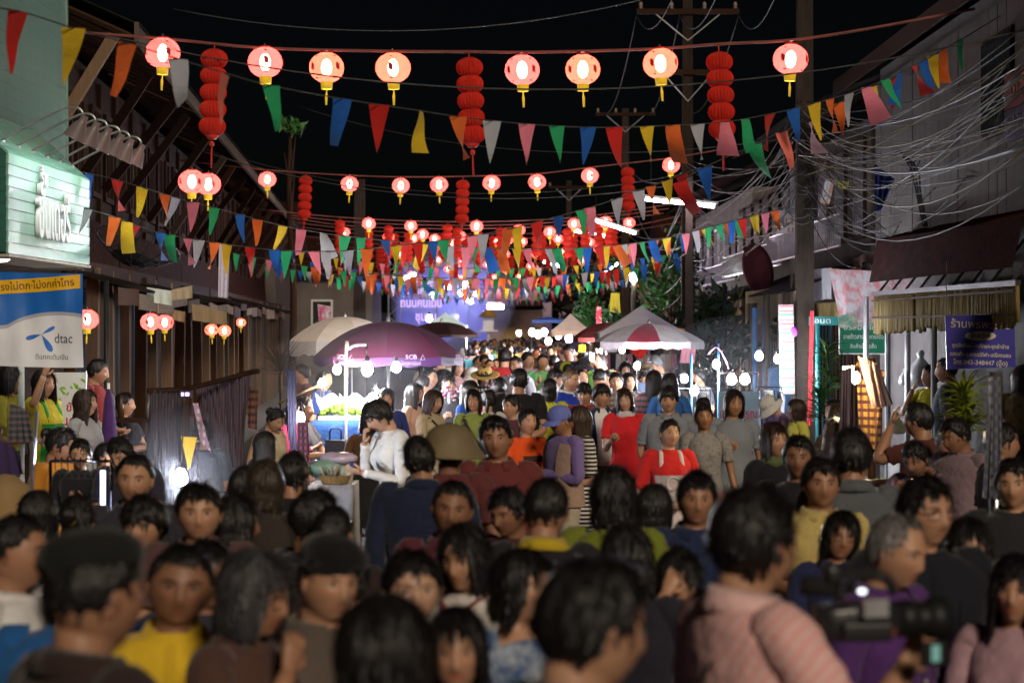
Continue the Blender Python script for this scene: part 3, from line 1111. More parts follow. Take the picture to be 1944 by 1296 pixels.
def ext_clothes(ext, root, bodymap, trunk, sx, fat, fem, top, lod, pc, ZZ):
    for e in ext:
        nm, *a = e if isinstance(e, tuple) else (e,)
        g = G()
        if nm == 'apron':
            A = trunk(0, .012)
            j = np.where(np.cos(pc) > .45)[0]
            i0 = np.where(ZZ < 1.27)[0]
            sub_ = A[i0][:, j]
            g.grid(sub_, False, flip=True)
            low = sub_[-1] + np.array([0, -.01, -.20])
            g.grid(np.array([sub_[-1], low]), False, flip=True)
            for s in (-1, 1):
                p = np.array([(s * .085, -.125 * fat, 1.25), (s * .088, -.105, 1.34), (s * .082, -.062, 1.415), (s * .07, .02, 1.43), (s * .05, .09, 1.38)])
                g.tube(smooth_path(p, 3), .02, 6, flat=.3)
            g.map(bodymap)
            g.obj('apron', cloth(a[0]), root, True)
            if len(a) > 1:
                g = G()
                tt = np.arange(21) * 2 * PI / 20
                g.tube(np.stack([.055 * np.cos(tt), -.155 * fat + 0 * tt, 1.17 + .05 * np.sin(tt)], -1), .004, 4)
                g.map(bodymap)
                g.obj('printed_ring', cloth((.75, .7, .7)), root)
        elif nm == 'strap':
            s = a[1] if len(a) > 1 else 1
            p = np.array([(s * .11, -.05, 1.405), (s * .10, .03, 1.412), (s * .06, .108, 1.33), (-s * .05, .132, 1.16), (-s * .16, .10, .98), (-s * .20, 0, .93), (-s * .16, -.10, .98), (-s * .03, -.15, 1.14), (s * .07, -.135, 1.30), (s * .11, -.07, 1.39)])
            p[:, 0] *= (.55 + .45 * fat)
            p[:, 1] *= fat * 1.04
            g.tube(smooth_path(p, 4), .022, 6, flat=.25)
            g.map(bodymap)
            g.obj('strap', cloth(a[0]), root, True)
        elif nm == 'badge':
            g.ball((a[0], a[1], a[2]), (.016, .008, .012), 8, 5)
            g.map(bodymap)
            g.obj('badge', mat('enamel', a[3], .3, .6), root, True)
        elif nm == 'patch':
            s = a[0]
            g.box((s * .195, -.02, 1.335), (.025, .11, .035), ry=s * .5)
            g.map(bodymap)
            g.obj('shoulder_patch', cloth(a[1], 'speck', (.1, .1, .1)), root)
        elif nm == 'trim':
            for s in (-1, 1):
                p = np.array([(s * .07, .02, 1.435), (s * .068, -.045, 1.42), (s * .03, -.105, 1.37), (s * .016, -.132, 1.28), (s * .014, -.14, 1.18)])
                g.tube(smooth_path(p, 4), .014, 6, flat=.4)
            g.map(bodymap)
            g.obj('neck_trim', cloth(a[0]), root, True)
        elif nm == 'buttons':
            for z in (1.33, 1.25, 1.17, 1.09):
                g = G()
                g.ball((0, -.135 * fat - .01, z), .008, 6, 4)
                g.map(bodymap)
                g.obj('button', mat('brass', (.6, .5, .25), .3, .5, .8), root, True)
        elif nm == 'epaulette':
            for s in (-1, 1):
                g = G()
                g.box((s * .13, .01, 1.412), (.09, .045, .012), ry=s * .35)
                g.map(bodymap)
                g.obj('epaulette', cloth(a[0]), root)
        elif nm == 'scarf':
            A = np.array([[(r_ * 1.05 * math.sin(t), .012 - r_ * math.cos(t), z + .008 * math.sin(t * 5)) for t in cols(20)] for r_, z in ((.066, 1.47), (.085, 1.455), (.098, 1.43), (.088, 1.405), (.075, 1.40))])
            g.grid(A, True, flip=True)
            g.map(bodymap)
            g.obj('scarf', cloth(a[0]), root, True)
        elif nm == 'vest':
            A = trunk(.45, .014)
            k = ZZ < 1.40
            g.grid(A[k], False, flip=True)
            g.grid(A[k] * np.array([.97, .97, 1]), False)
            g.map(bodymap)
            g.obj('vest', cloth(a[0]), root, True)
        elif nm == 'print':
            A = trunk(0, .004)
            j = np.where(np.cos(pc) > .72)[0]
            i0 = np.where((ZZ < a[1]) & (ZZ > a[2]))[0]
            if len(i0) > 1 and len(j) > 1:
                g.grid(A[i0][:, j], False, flip=True)
                g.map(bodymap)
                g.obj('shirt_print', cloth(*a[0]) if isinstance(a[0][0], tuple) else cloth(a[0]), root, True)
        elif nm == 'bag':
            s = a[1] if len(a) > 1 else 1
            g.box((s * .24, .02, .86), (.11, .26, .20))
            g.tube(smooth_path([(s * .235, -.08, .95), (s * .20, -.03, 1.25), (s * .17, .01, 1.40), (s * .20, .05, 1.25), (s * .235, .12, .95)], 3), .010, 5)
            g.map(bodymap)
            g.obj('shoulder_bag', cloth(a[0], rough=.5), root)
# ------------------------------------------------------------------ the street and its fronts
M_ASPH = mat('asphalt', (.060, .058, .056), .85, var=.35, nscale=3, bmp=.5, bscale=60)
M_CONC = mat('concrete', (.21, .20, .185), .85, var=.3, nscale=3, bmp=.4)
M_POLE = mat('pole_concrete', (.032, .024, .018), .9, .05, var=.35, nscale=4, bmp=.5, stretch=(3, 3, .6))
M_DKW = wood('dark_wood', (.030, .015, .009))
M_MDW = wood('weathered_wood', (.045, .022, .011))
M_GYW = wood('grey_wood', (.095, .074, .054))
M_POST = wood('post_wood', (.15, .095, .058))
M_RUST = mat('rusty_sheet', (.036, .012, .008), .85, .08, var=.5, nscale=2.5, stretch=(1, 1, 4))
M_TIN = mat('old_tin', (.036, .032, .030), .8, .08, .0, var=.5, nscale=2, stretch=(1, 1, 3))
M_BLK = mat('black_plastic', (.014, .014, .015), .5)
M_STEEL = mat('steel', (.45, .45, .46), .3, .5, .9)
M_CHROME = mat('chrome', (.7, .7, .72), .12, .5, 1.0, var=.05)
M_GRN = mat('green_paint', (.17, .29, .235), .30, .5, var=.12, nscale=4)
M_DGRN = mat('dark_green_paint', (.015, .09, .065), .4, .5, var=.15)
M_WHT = mat('white_paint', (.66, .65, .62), .55, var=.1)
M_PLW = mat('plaster', (.50, .48, .46), .85, var=.28, nscale=1.6, bmp=.2, stretch=(1, 1, .5))
M_BAMB = wood('bamboo', (.17, .125, .05), axis='Z', wear=.6)
M_TEAL = mat('teal_paint', (.05, .32, .33), .45)
M_LBLUE = mat('blue_paint', (.05, .16, .34), .5)
M_WIRE = mat('cable_sheath', (.065, .062, .058), .6, .12)
M_WIRED = mat('dark_cable', (.035, .033, .032), .5)


def fX(d):
    return -4.9 - (d - 27) * .055


g = G()
g.add([(-60, -20, -.004), (60, -20, -.004), (60, 215, -.004), (-60, 215, -.004)], [(0, 1, 2, 3)])
tag(g.obj('ground', mat('bare_earth', (.10, .08, .06), .95, nscale=.5)), kind='structure')
g = G()
g.grid([[(-4.1 - max(0, d - 27) * .055, d, 0), (4.1 + max(0, d - 34) * .03, d, 0)] for d in np.linspace(-8, 200, 60)], False)
tag(g.obj('street', M_ASPH), kind='structure')
g = G()
g.grid([[(-7.5 - max(0, d - 27) * .055, d, .004), (-4.1 - max(0, d - 27) * .055, d, .004)] for d in np.linspace(-8, 200, 60)], False)
g.grid([[(4.1 + max(0, d - 34) * .03, d, .004), (8.5 + max(0, d - 34) * .03, d, .004)] for d in np.linspace(-8, 200, 60)], False)
tag(g.obj('pavement', M_CONC), kind='structure')


def corrugated(p00, p10, p01, p11, n, amp=.012, rows=2):
    """sheet between four corners, ridges running from the first edge to the second"""
    p00, p10, p01, p11 = [np.asarray(q, float) for q in (p00, p10, p01, p11)]
    u = np.linspace(0, 1, n * 4 + 1)
    top = p00 * (1 - u)[:, None] + p10 * u[:, None]
    bot = p01 * (1 - u)[:, None] + p11 * u[:, None]
    nrm = np.cross(p10 - p00, p01 - p00)
    nrm /= np.linalg.norm(nrm)
    w = (np.sin(u * n * 2 * PI) * amp)[:, None] * nrm
    A = np.array([top * (1 - k) + bot * k + w for k in np.linspace(0, 1, rows)])
    g = G()
    g.grid(A, False)
    g.grid(A + nrm * .004, False, flip=True)
    return g


# ---- green clapboard shop at the picture's left edge
t = thing('shop_building', 'pale green clapboard shop with a boxed sign under gooseneck lamps', 'building', (-4.9, 17.5, 0))
g = G()
g.box((-.40, 4.2, 3.2), (.76, 9.4, 6.4))
g.obj('wall', M_DKW, t)
pm = G().box((0, 0, 0), (.022, 9.0, .132), ry=-.09).mesh('plank', M_GRN, False)
for i in range(28):
    link('plank', pm, t, (.003, 4.5, 2.96 + i * .122))
g = G()
for y in (-1.3, 9.0):
    g.beam((.02, y, 2.9), (.02, y, 6.4), .06, .03)
g.obj('corner_trim', M_GRN, t)
# the boxed sign
s = thing('sign_box', 'boxed green plank sign with white letters lit by gooseneck lamps', 'sign', (-4.86, 20.7, 0))
L = 3.97
g = G()
g.add([(0, 0, 2.88), (.53, 0, 2.88), (.53, 0, 3.74), (0, 0, 4.22), (0, L, 2.88), (.53, L, 2.88), (.53, L, 3.74), (0, L, 4.22)],
      [(0, 1, 2, 3), (7, 6, 5, 4), (2, 1, 5, 6), (3, 2, 6, 7)], 0)
g.obj('box_body', M_DGRN, s)
g = G()
g.add([(0, -.02, 2.872), (.56, -.02, 2.872), (.56, L + .02, 2.872), (0, L + .02, 2.872), (0, -.02, 2.85), (.56, -.02, 2.85), (.56, L + .02, 2.85), (0, L + .02, 2.85)], [(0, 1, 2, 3), (7, 6, 5, 4), (0, 4, 5, 1), (1, 5, 6, 2), (2, 6, 7, 3)])
g.obj('soffit', mat('soffit_board', (.42, .36, .27), .7, var=.3), s)
bm_ = G().box((0, 0, 0), (.018, L, .088), ry=.06).mesh('plank', mat('gloss_green', (.26, .50, .40), .22, .6, var=.1, nscale=3), False)
for i in range(9):
    link('plank', bm_, s, (.541, L / 2, 2.925 + i * .096))
tb = G().box((0, 0, 0), (.085, L, .016), ry=math.radians(42)).mesh('roof_board', mat('gloss_green', (.26, .50, .40), .22, .6, var=.1, nscale=3), False)
for i in range(8):
    link('roof_board', tb, s, (.51 - i * .066, L / 2, 3.775 + i * .060))
edgeb = G().box((0, 0, 0), (.53, .016, .10)).mesh('end_board', M_DGRN, False)
for i in range(8):
    link('end_board', edgeb, s, (.265, -.012, 2.94 + i * .104))
ML = mat('letter_acrylic', (.75, .76, .78), .35, .5, var=.05)
text('lettering', 'ชันเดอร์', .60, ML, s, (.575, 1.9, 3.25), (PI / 2, 0, PI / 2), .02, sx=1.0, width=1.55, bold=.010)
text('lettering', 'ร้าน', .20, ML, s, (.575, 1.45, 3.60), (PI / 2, 0, PI / 2), .012, bold=.004)
g = G()
g.ball((0.3, .8, 2.845), (.10, .10, .025), 12, 5)
g.obj('ceiling_lamp', emit('soffit_lamp', (1, .85, .65), 5), s)
glamp = None
for i in range(6):
    y = .35 + i * .66
    lab = 'gooseneck sign lamp with a conical shade, number %s from the near end of the sign' % ('one', 'two', 'three', 'four', 'five', 'six')[i]
    if glamp is None:
        glamp = thing('sign_lamp', lab, 'lamp', (-4.86 + .40, 20.7 + y, 3.86), 0, 'gooseneck lamps over the boxed sign')
        G().lathe([(.002, .01), (.05, .012), (.055, .0), (.035, -.03)], 12).obj('base_plate', M_STEEL, glamp, True)
        pth = smooth_path([(0, 0, 0), (.30, 0, .16), (.56, 0, .28), (.66, 0, .30), (.72, 0, .26), (.72, 0, .20)], 5)
        G().tube(pth, .011, 7).obj('arm', M_STEEL, glamp, True)
        sh = G().lathe([(.03, .06), (.035, .0), (.055, -.02), (.105, -.16), (.110, -.165), (.10, -.16), (.05, -.02), (.02, .0)], 18, cap0=True)
        R = np.array(Euler((0, math.radians(28), 0)).to_matrix())
        sh.map(lambda v: v @ R.T + np.array([.72, 0, .17]))
        sh.obj('lamp_shade', mat('shade_metal', (.30, .25, .25), .35, .5, .5, var=.1), glamp, True)
        bl = G().ball((0, 0, -.10), (.032, .032, .045), 10, 7)
        bl.map(lambda v: v @ R.T + np.array([.72, 0, .17]))
        bl.obj('bulb', emit('sign_lamp_bulb', (.80, 1.0, .90), 480), glamp, True)
    else:
        dup(glamp, (-4.86 + .40, 20.7 + y, 3.86), (0, 0, random.uniform(-.08, .08)), lab)

# ---- printed banner under the sign
BW, BZ0, BZ1 = 1.62, 1.92, 2.705
bx = -3.585 - BW


def bwave(v):
    v = np.array(v, float)
    x, z = v[:, 0], v[:, 2]
    v[:, 1] += .018 * np.sin(x * 7 + z * 5) + .012 * np.sin(x * 15 - z * 9) + .006 * np.sin(x * 31 + z * 4)
    v[:, 2] += .012 * np.sin(x * 3.1)
    return v


def poly_fan(pts, y):
    """closed outline (x, z) -> thin sheet built as a strip of triangles about its middle"""
    g_ = G()
    p = np.array([(q[0], y, q[1]) for q in pts])
    c = p.mean(0)
    n_ = len(p)
    mid = (p + c) / 2
    g_.add(np.vstack([p, mid, c[None]]), [(i, (i + 1) % n_, n_ + (i + 1) % n_, n_ + i) for i in range(n_)] + [(n_ + i, n_ + (i + 1) % n_, 2 * n_) for i in range(n_)])
    return g_


ban = thing('banner', 'vinyl shop banner in blue and white with a yellow stripe and a propeller logo', 'banner', (bx, 20.2, 0))
xs, zs = np.linspace(0, BW, 40), np.linspace(BZ0, BZ1, 20)
for off, nm, m_ in ((0, 'sheet', mat('vinyl_blue', (.012, .12, .42), .4, .4, var=.08)),):
    g = G()
    g.grid([[(x, 0, z) for x in xs] for z in zs], False)
    g.grid([[(x, .006, z) for x in xs] for z in zs], False, flip=True)
    g.map(bwave)
    g.obj(nm, m_, ban, True)
VW = mat('vinyl_white', (.66, .66, .67), .4, .4, var=.06)
VG = mat('vinyl_grey', (.36, .36, .40), .4, .4, var=.06)


def cloud(off, up):
    ft = lambda x: np.maximum.reduce([BZ0 + .16 + up + 0 * x, BZ0 + up + .16 + .30 * np.sqrt(np.clip(1 - ((x - 1.42) / .52) ** 2, 0, 1)) * .92, BZ0 + up + .14 + .17 * np.sqrt(np.clip(1 - ((x - .98) / .36) ** 2, 0, 1)), BZ0 + up + .13 + .10 * np.sqrt(np.clip(1 - ((x - .62) / .3) ** 2, 0, 1))])
    A = []
    tp = ft(xs)
    for k in np.linspace(0, 1, 12):
        A.append([(x, off, BZ0 + (z - BZ0) * k) for x, z in zip(xs, tp)])
    return G().grid(A, False)


cloud(-.003, .03).map(bwave).obj('cloud_shadow_print', VG, ban, True)
cloud(-.006, 0).map(bwave).obj('cloud_print', VW, ban, True)
ys = lambda x: 2.43 + (x / BW) * .155
g = G()
g.grid([[(x, -.004, ys(x) + k * .115) for x in np.linspace(0, BW - .02, 40)] for k in (0, .5, 1)], False)
g.map(bwave).obj('stripe_print', mat('vinyl_yellow', (.75, .40, .01), .4, .4, var=.06), ban, True)
MINK = mat('print_ink', (.02, .02, .03), .5)


def ptext(body, size, x, z, rot, width, m_=MINK):
    o = text('lettering', body, size, m_, ban, (0, 0, 0), (0, 0, 0), 0, width=width)
    v = np.array([q.co[:] for q in o.data.vertices])
    c_, s_ = math.cos(rot), math.sin(rot)
    w = np.stack([x + v[:, 0] * c_ - v[:, 1] * s_, np.full(len(v), -.009), z + v[:, 0] * s_ + v[:, 1] * c_], -1)
    w = bwave(w)
    o.data.vertices.foreach_set('co', w.ravel())
    o.data.update()


ptext('แรงไม่ตก·ไม่งกค่าโทร', .082, BW - .40, 2.60, .095, .66)
ptext('dtac', .115, BW - .165, 2.16, 0, .155)
ptext('ดีแทคเติมเงิน', .06, BW - .26, 2.005, 0, .27)


def petal(cx, cz, ang, Ln, w):
    a = np.linspace(0, 2 * PI, 22)[:-1]
    px = Ln * (.5 - .5 * np.cos(a))
    pz = w * np.sin(a) * (px / Ln) ** .8
    return [(cx + x * math.cos(ang) - z * math.sin(ang), cz + x * math.sin(ang) + z * math.cos(ang)) for x, z in zip(px, pz)]


for ang, Ln, w in ((-1.05, .165, .036), (.55, .125, .022), (3.45, .135, .028)):
    poly_fan(petal(BW - .345, 2.195, ang, Ln, w), -.0095).map(bwave).obj('logo_petal', mat('vinyl_logo_blue', (.012, .13, .48), .4), ban, True)
g = G()
g.tube([(0, .01, BZ1 + .015), (BW, .01, BZ1 + .02)], .008, 6)
g.obj('top_cord', M_WIRED, ban)

# ---- row of wooden houses
house_lab = ['old wooden house with a tall-posted porch and slatted upper windows beside the green shop', 'second wooden house along the row with a rusty tin front under its balcony',
             'third wooden house of the row partly behind the cream parasol', 'far wooden house of the row behind the flags']
spans = [(26.7, 36.5), (36.7, 48), (48.2, 62), (62.2, 84)]
doorc = [(.028, .06, .105), (.05, .037, .026), (.03, .07, .125), (.058, .034, .019), (.075, .105, .13)]
for hi, (d0, d1) in enumerate(spans):
    h = thing('wooden_house', house_lab[hi], 'house', (fX(d0), d0, 0))
    sl = -.055
    Lh = d1 - d0
    X = lambda y, o=0: sl * y + o
    # ground floor boards
    nb = int(Lh / .24)
    pmesh = {}
    for i in range(nb):
        y = (i + .5) * Lh / nb
        ci = random.choice([0, 1, 1, 3, 3, 4, 2]) if hi < 3 else 1
        m_ = wood('shop_board', doorc[ci])
        if ci not in pmesh:
            pmesh[ci] = G().box((0, 0, 0), (.03, Lh / nb * .93, 2.95)).mesh('plank', m_, False)
        link('plank', pmesh[ci], h, (X(y, -1.5) + random.uniform(-.012, .012), y, 1.5))
    # upper wall of horizontal planks
    um = G().box((0, 0, 0), (.026, Lh, .165), rz=.055, ry=.06).mesh('plank', M_DKW, False)
    for i in range(16):
        z = 3.1 + i * .175
        if 6 <= i <= 12:
            continue
        link('plank', um, h, (X(Lh / 2, -.62), Lh / 2, z))
    g = G()
    g.box((X(Lh / 2, -.9), Lh / 2, 4.4), (.1, Lh, 3.2), rz=.055)
    g.obj('inner_wall', M_DKW, h)
    # tin band
    g = corrugated((X(0, -.56), 0, 3.72), (X(Lh, -.56), Lh, 3.72), (X(0, -.50), 0, 3.02), (X(Lh, -.50), Lh, 3.02), int(Lh * 7), .012)
    g.obj('tin_band', M_RUST, h, True)
    # windows with bars
    nw = int(Lh / 1.55)
    for i in range(nw):
        y = (i + .5) * Lh / nw
        f = G()
        for dy in (-.5, .5):
            f.beam((X(y + dy, -.58), y + dy, 4.08), (X(y + dy, -.58), y + dy, 5.32), .07, .06)
        for z in (4.1, 5.30):
            f.beam((X(y - .53, -.575), y - .53, z), (X(y + .53, -.575), y + .53, z), .06, .07)
        fo = f.obj('window', M_MDW, h)
        bmx = G().beam((0, 0, -.57), (0, 0, .57), .035, .03).mesh('bar', M_MDW, False)
        for k in range(6):
            yy = y - .42 + k * .168
            link('bar', bmx, fo, (X(yy, -.57), yy, 4.7))
        g = G()
        g.box((X(y, -.64), y, 4.7), (.01, .98, 1.2), rz=.055)
        g.obj('shutter', mat('warm_light_shutter', random.choice([(.10, .05, .022), (.045, .03, .022), (.15, .07, .025)]), .6, var=.5, stretch=(1, 8, 1)), fo)  # warm light on the window slats is put into these colours
    # porch posts and struts
    npst = int(Lh / 1.9)
    for i in range(npst + 1):
        y = i * Lh / npst
        w = random.uniform(.12, .17)
        g = G()
        g.beam((X(y), y, 0), (X(y, random.uniform(-.04, .04)), y + random.uniform(-.03, .03), 2.95), w, w)
        g.obj('post', random.choice([M_POST, M_POST, M_GYW, M_MDW]), h)
        if i % 2 == 0:
            g = G()
            g.beam((X(y, -.5), y, 3.9 + random.uniform(-.2, .3)), (X(y, .5), y + random.uniform(-.1, .1), 5.46), .10, .12)
            g.obj('strut', random.choice([M_MDW, M_DKW, M_POST]), h)
        g = G()
        g.beam((X(y, -.60), y, 3.0), (X(y, -.59), y, 5.7), .14, .1)
        g.obj('wall_stud', M_MDW, h)
    # main roof: soffit boards, fascia, tin
    nsf = int(Lh / .9)
    so = G().box((0, 0, 0), (1.5, Lh / nsf * .97, .025), ry=math.radians(24)).mesh('soffit_board', M_MDW, False)
    for i in range(nsf):
        y = (i + .5) * Lh / nsf
        link('soffit_board', so, h, (X(y, .02), y, 5.78))
    g = G()
    g.beam((X(0, .74), 0, 5.50), (X(Lh, .74), Lh, 5.50), .05, .22)
    g.obj('fascia', M_GYW, h)
    g = corrugated((X(0, .80), 0, 5.56), (X(Lh, .80), Lh, 5.56), (X(0, -3), 0, 7.25), (X(Lh, -3), Lh, 7.25), int(Lh * 6), .014)
    g.obj('roof', M_TIN, h, True)
    # porch awnings of separate tin sheets
    na = max(3, int(Lh / 2.2))
    for i in range(na):
        y0, y1 = i * Lh / na, (i + 1) * Lh / na - .04
        e = random.uniform(-.06, .08)
        g = corrugated((X(y0, -1.1), y0, 3.12 + e), (X(y1, -1.1), y1, 3.12 + e), (X(y0, .55), y0, 2.70 + e), (X(y1, .55), y1, 2.72 + e), int((y1 - y0) * 8), .013)
        g.obj('awning_sheet', random.choice([M_TIN, M_RUST, M_TIN]), h, True)
        g = G()
        zt = 2.66 + e
        hh_ = random.uniform(.14, .26)
        g.box((X((y0 + y1) / 2, .52), (y0 + y1) / 2, zt - hh_ / 2), (.02, (y1 - y0) * .96, hh_), rz=.055, rx=random.uniform(-.03, .03))
        g.obj('fascia_board', random.choice([M_GYW, M_MDW, wood('pale_board', (.17, .135, .09), axis='Y')]), h)
    g = G()
    g.beam((X(0), 0, 2.93), (X(Lh), Lh, 2.93), .1, .16)
    g.obj('porch_beam', M_DKW, h)

# loose pieces on the left row
def sheet(name, label, cat, pts, m_, group=None, thick=.004, wob=.015, n=10):
    """hanging sheet between four corners: top left, top right, bottom left, bottom right"""
    a, b, c, d_ = [np.asarray(q, float) for q in pts]
    u = np.linspace(0, 1, n)
    A = np.array([[(a * (1 - s_) + b * s_) * (1 - t_) + (c * (1 - s_) + d_ * s_) * t_ for s_ in u] for t_ in u])
    nr = np.cross(b - a, c - a)
    nr /= np.linalg.norm(nr)
    k = np.arange(n)
    A += nr * (wob * np.sin(k * 1.9)[None, :] * (.3 + u)[:, None] + wob * .5 * nz(A, 5))[..., None]
    base = A[0].mean(0)
    g_ = G()
    g_.grid(A - base, False)
    g_.grid(A - base + nr * thick, False, flip=True)
    o = g_.obj(name, m_, None, True, base)
    return tag(o, label, cat, group)


sheet('paper_sheet', 'pale greenish plastic sheet tied to the edge of a porch awning', 'plastic sheet', [P(279, 545, 31), P(325, 552, 31), P(278, 572, 31), P(327, 580, 31)], cloth((.5, .55, .48)))
sheet('paper_sheet', 'brown cardboard sheet on the awning edge next to the plastic sheet', 'cardboard', [P(325, 550, 31.5), P(365, 542, 31.5), P(326, 570, 31.5), P(366, 566, 31.5)], cloth((.36, .29, .19)))
sheet('cloth_strip', 'long white cloth strip hanging from the upper floor of the wooden houses', 'cloth', [P(416, 462, 37), P(437, 465, 37), P(414, 564, 37), P(433, 566, 37)], cloth((.55, .5, .6)))
sheet('sun_blind', 'straw blind rolled down under the porch awning near the red lanterns', 'blind', [P(364, 577, 33), P(430, 592, 33), P(366, 608, 33), P(432, 618, 33)], wood('straw_blind', (.3, .22, .13)))
sheet('sun_blind', 'shorter ragged straw blind further along the porch', 'blind', [P(316, 585, 34), P(352, 592, 34), P(317, 604, 34), P(350, 612, 34)], wood('straw_blind', (.3, .22, .13)))
# black mesh dish on its pole
t = thing('satellite_dish', 'black wire-mesh satellite dish on a thin pole above the porch roof', 'satellite dish', P(202, 620, 26) * np.array([1, 1, 0]))
g = G()
g.tube([(0, 0, 0), (.0, 0, 2.75)], .028, 8)
g.obj('pole', M_BLK, t, True)
R = np.array(Euler((math.radians(-20), math.radians(14), 0)).to_matrix())
o_ = np.array([.27, 0, 2.92])
tr = lambda v: v @ R.T + o_
a = np.arange(33) * 2 * PI / 32
g = G()
g.tube(np.stack([.46 * np.cos(a), .46 * np.sin(a), .24 + 0 * a], -1), .012, 6)
g.map(tr).obj('rim', M_BLK, t, True)
for i in range(12):
    b_ = i * PI / 6
    g = G()
    q = np.linspace(0, .46, 6)
    g.tube(np.stack([q * math.cos(b_), q * math.sin(b_), q ** 2 * 1.13], -1), .007, 4)
    g.map(tr).obj('rib', M_BLK, t)
for r_ in (.15, .28, .38):
    g = G()
    g.tube(np.stack([r_ * np.cos(a), r_ * np.sin(a), r_ ** 2 * 1.13 + 0 * a], -1), .005, 4)
    g.map(tr).obj('mesh_ring', M_BLK, t)
g = G()
g.lathe([(.001, .001), (.16, .03), (.24, .066)], 24)
g.map(tr).obj('mesh', M_BLK, t, True)
g = G()
g.tube([(.0, .0, .0), (.0, 0, .45)], .01, 5)
g.ball((0, 0, .47), (.05, .05, .06), 10, 6)
g.map(tr).obj('feed_horn', M_TIN, t, True)

# porch table, closed parasol, standing banner, white pole
t = thing('porch_table', 'dark porch table with bottles where the seated woman leans', 'table', P(250, 620, 27) * np.array([1, 1, 0]))
g = G(); g.box((0, 0, 1.21), (.9, .6, .04)); g.obj('table_top', M_DKW, t)
for sx_ in (-.4, .4):
    for sy_ in (-.25, .25):
        g = G(); g.beam((sx_, sy_, 0), (sx_, sy_, 1.19), .05, .05); g.obj('leg', M_DKW, t)
b0 = P(250, 620, 27)
for i, (dx, c_) in enumerate(((-.25, (.02, .05, .03)), (-.12, (.06, .03, .01)), (.2, (.3, .3, .28)))):
    o = G().lathe([(.035, 0), (.036, .14), (.014, .2), (.014, .25), (.001, .25)], 10, cap0=True).obj('bottle', mat('bottle_glass', c_, .15, .6), None, True, (b0[0] + dx, 27, 1.23))
    tag(o, ('green', 'brown', 'clear')[i] + ' bottle standing on the dark porch table', 'bottle')
t = thing('closed_parasol', 'folded purple parasol with white tip leaning by the porch posts', 'parasol', P(206, 620, 24.5) * np.array([1, 1, 0]))
g = G(); g.lathe([(.10, .9), (.09, 1.1), (.05, 1.5), (.02, 1.62)], 10, wob=.12); g.obj('canopy', cloth((.05, .015, .09)), t, True)
g = G(); g.tube([(0, 0, 0), (0, 0, 1.68)], .016, 6); g.obj('pole', M_WHT, t, True)
t = thing('stand_banner', 'tall white printed stand banner with green leaves and red brush lettering', 'banner', P(130, 620, 23.3) * np.array([1, 1, 0]))
g = G(); g.box((0, 0, 1.25), (.34, .008, 1.12)); g.obj('panel', VW, t)
for sx_ in (-.165, .165):
    g = G(); g.tube([(sx_, .02, 0), (sx_, .02, 1.82)], .008, 5); g.obj('pole', M_STEEL, t)
for i in range(14):
    g = G(); q = [(.0, 0), (.025, .014), (.05, 0), (.025, -.014)]
    cx_, cz_, an = random.uniform(-.08, .15), random.uniform(1.56, 1.78), random.uniform(0, 6)
    poly_fan([(cx_ + x * math.cos(an) - z * math.sin(an), cz_ + x * math.sin(an) + z * math.cos(an)) for x, z in q], -.006).obj('leaf_print', mat('leaf_ink', (.25, .5, .04), .5), t)
MR = mat('red_ink', (.5, .02, .04), .5)
text('lettering', 'ขัย', .11, MR, t, (.04, -.008, 1.47), width=.12, bold=.002, ext=0)
text('lettering', 'นด..', .13, MR, t, (.03, -.008, 1.34), width=.20, bold=.002, ext=0)
text('lettering', 'รอร่อย', .10, MINK, t, (.05, -.008, 1.13), width=.20, bold=.002, ext=0)
g = G(); a = np.arange(17) * 2 * PI / 16; g.tube(np.stack([.02 + .04 * np.cos(a), -.007 + 0 * a, .92 + .04 * np.sin(a)], -1), .004, 4); g.obj('stamp_print', MR, t)
o = G().tube([(0, 0, 0), (0, 0, 2.0)], .03, 10).obj('pole', mat('white_pipe', (.62, .62, .6), .4), None, True, P(40, 620, 22) * np.array([1, 1, 0]))
tag(o, 'white pipe pole under the banner beside the woman in yellow and green', 'pole')
# ------------------------------------------------------------------ right hand fronts
# white boarded building, upper floor over the awnings
t = thing('white_building', 'white boarded upper storey behind the cable tangle with a dark eave', 'building', (5.05, 22, 0))
Lw = 11.5
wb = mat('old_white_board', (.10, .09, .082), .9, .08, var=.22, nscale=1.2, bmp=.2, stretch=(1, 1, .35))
pm = G().box((0, 0, 0), (.03, Lw / 26 * .965, 2.35)).mesh('board', wb, False)
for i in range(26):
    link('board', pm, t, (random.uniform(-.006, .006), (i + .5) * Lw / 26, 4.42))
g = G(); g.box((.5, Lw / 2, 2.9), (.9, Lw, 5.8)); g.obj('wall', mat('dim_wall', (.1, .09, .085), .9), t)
g = corrugated((-.55, -.3, 5.62), (-.55, Lw + .2, 5.62), (2.5, -.3, 7.1), (2.5, Lw + .2, 7.1), 60, .015)
g.obj('roof', M_TIN, t, True)
g = G(); g.beam((-.56, -.3, 5.56), (-.56, Lw + .2, 5.56), .04, .2); g.obj('fascia', M_DKW, t)
g = G(); g.box((-.02, 3.0, 4.75), (.05, 1.5, 1.05)); fo = g.obj('window', M_DKW, t)
for k in range(4):
    g = G(); g.box((-.055, 2.42 + k * .38, 4.75), (.02, .34, .95)); g.obj('pane', mat('dark_glass', (.03, .035, .035), .12, .6), fo)
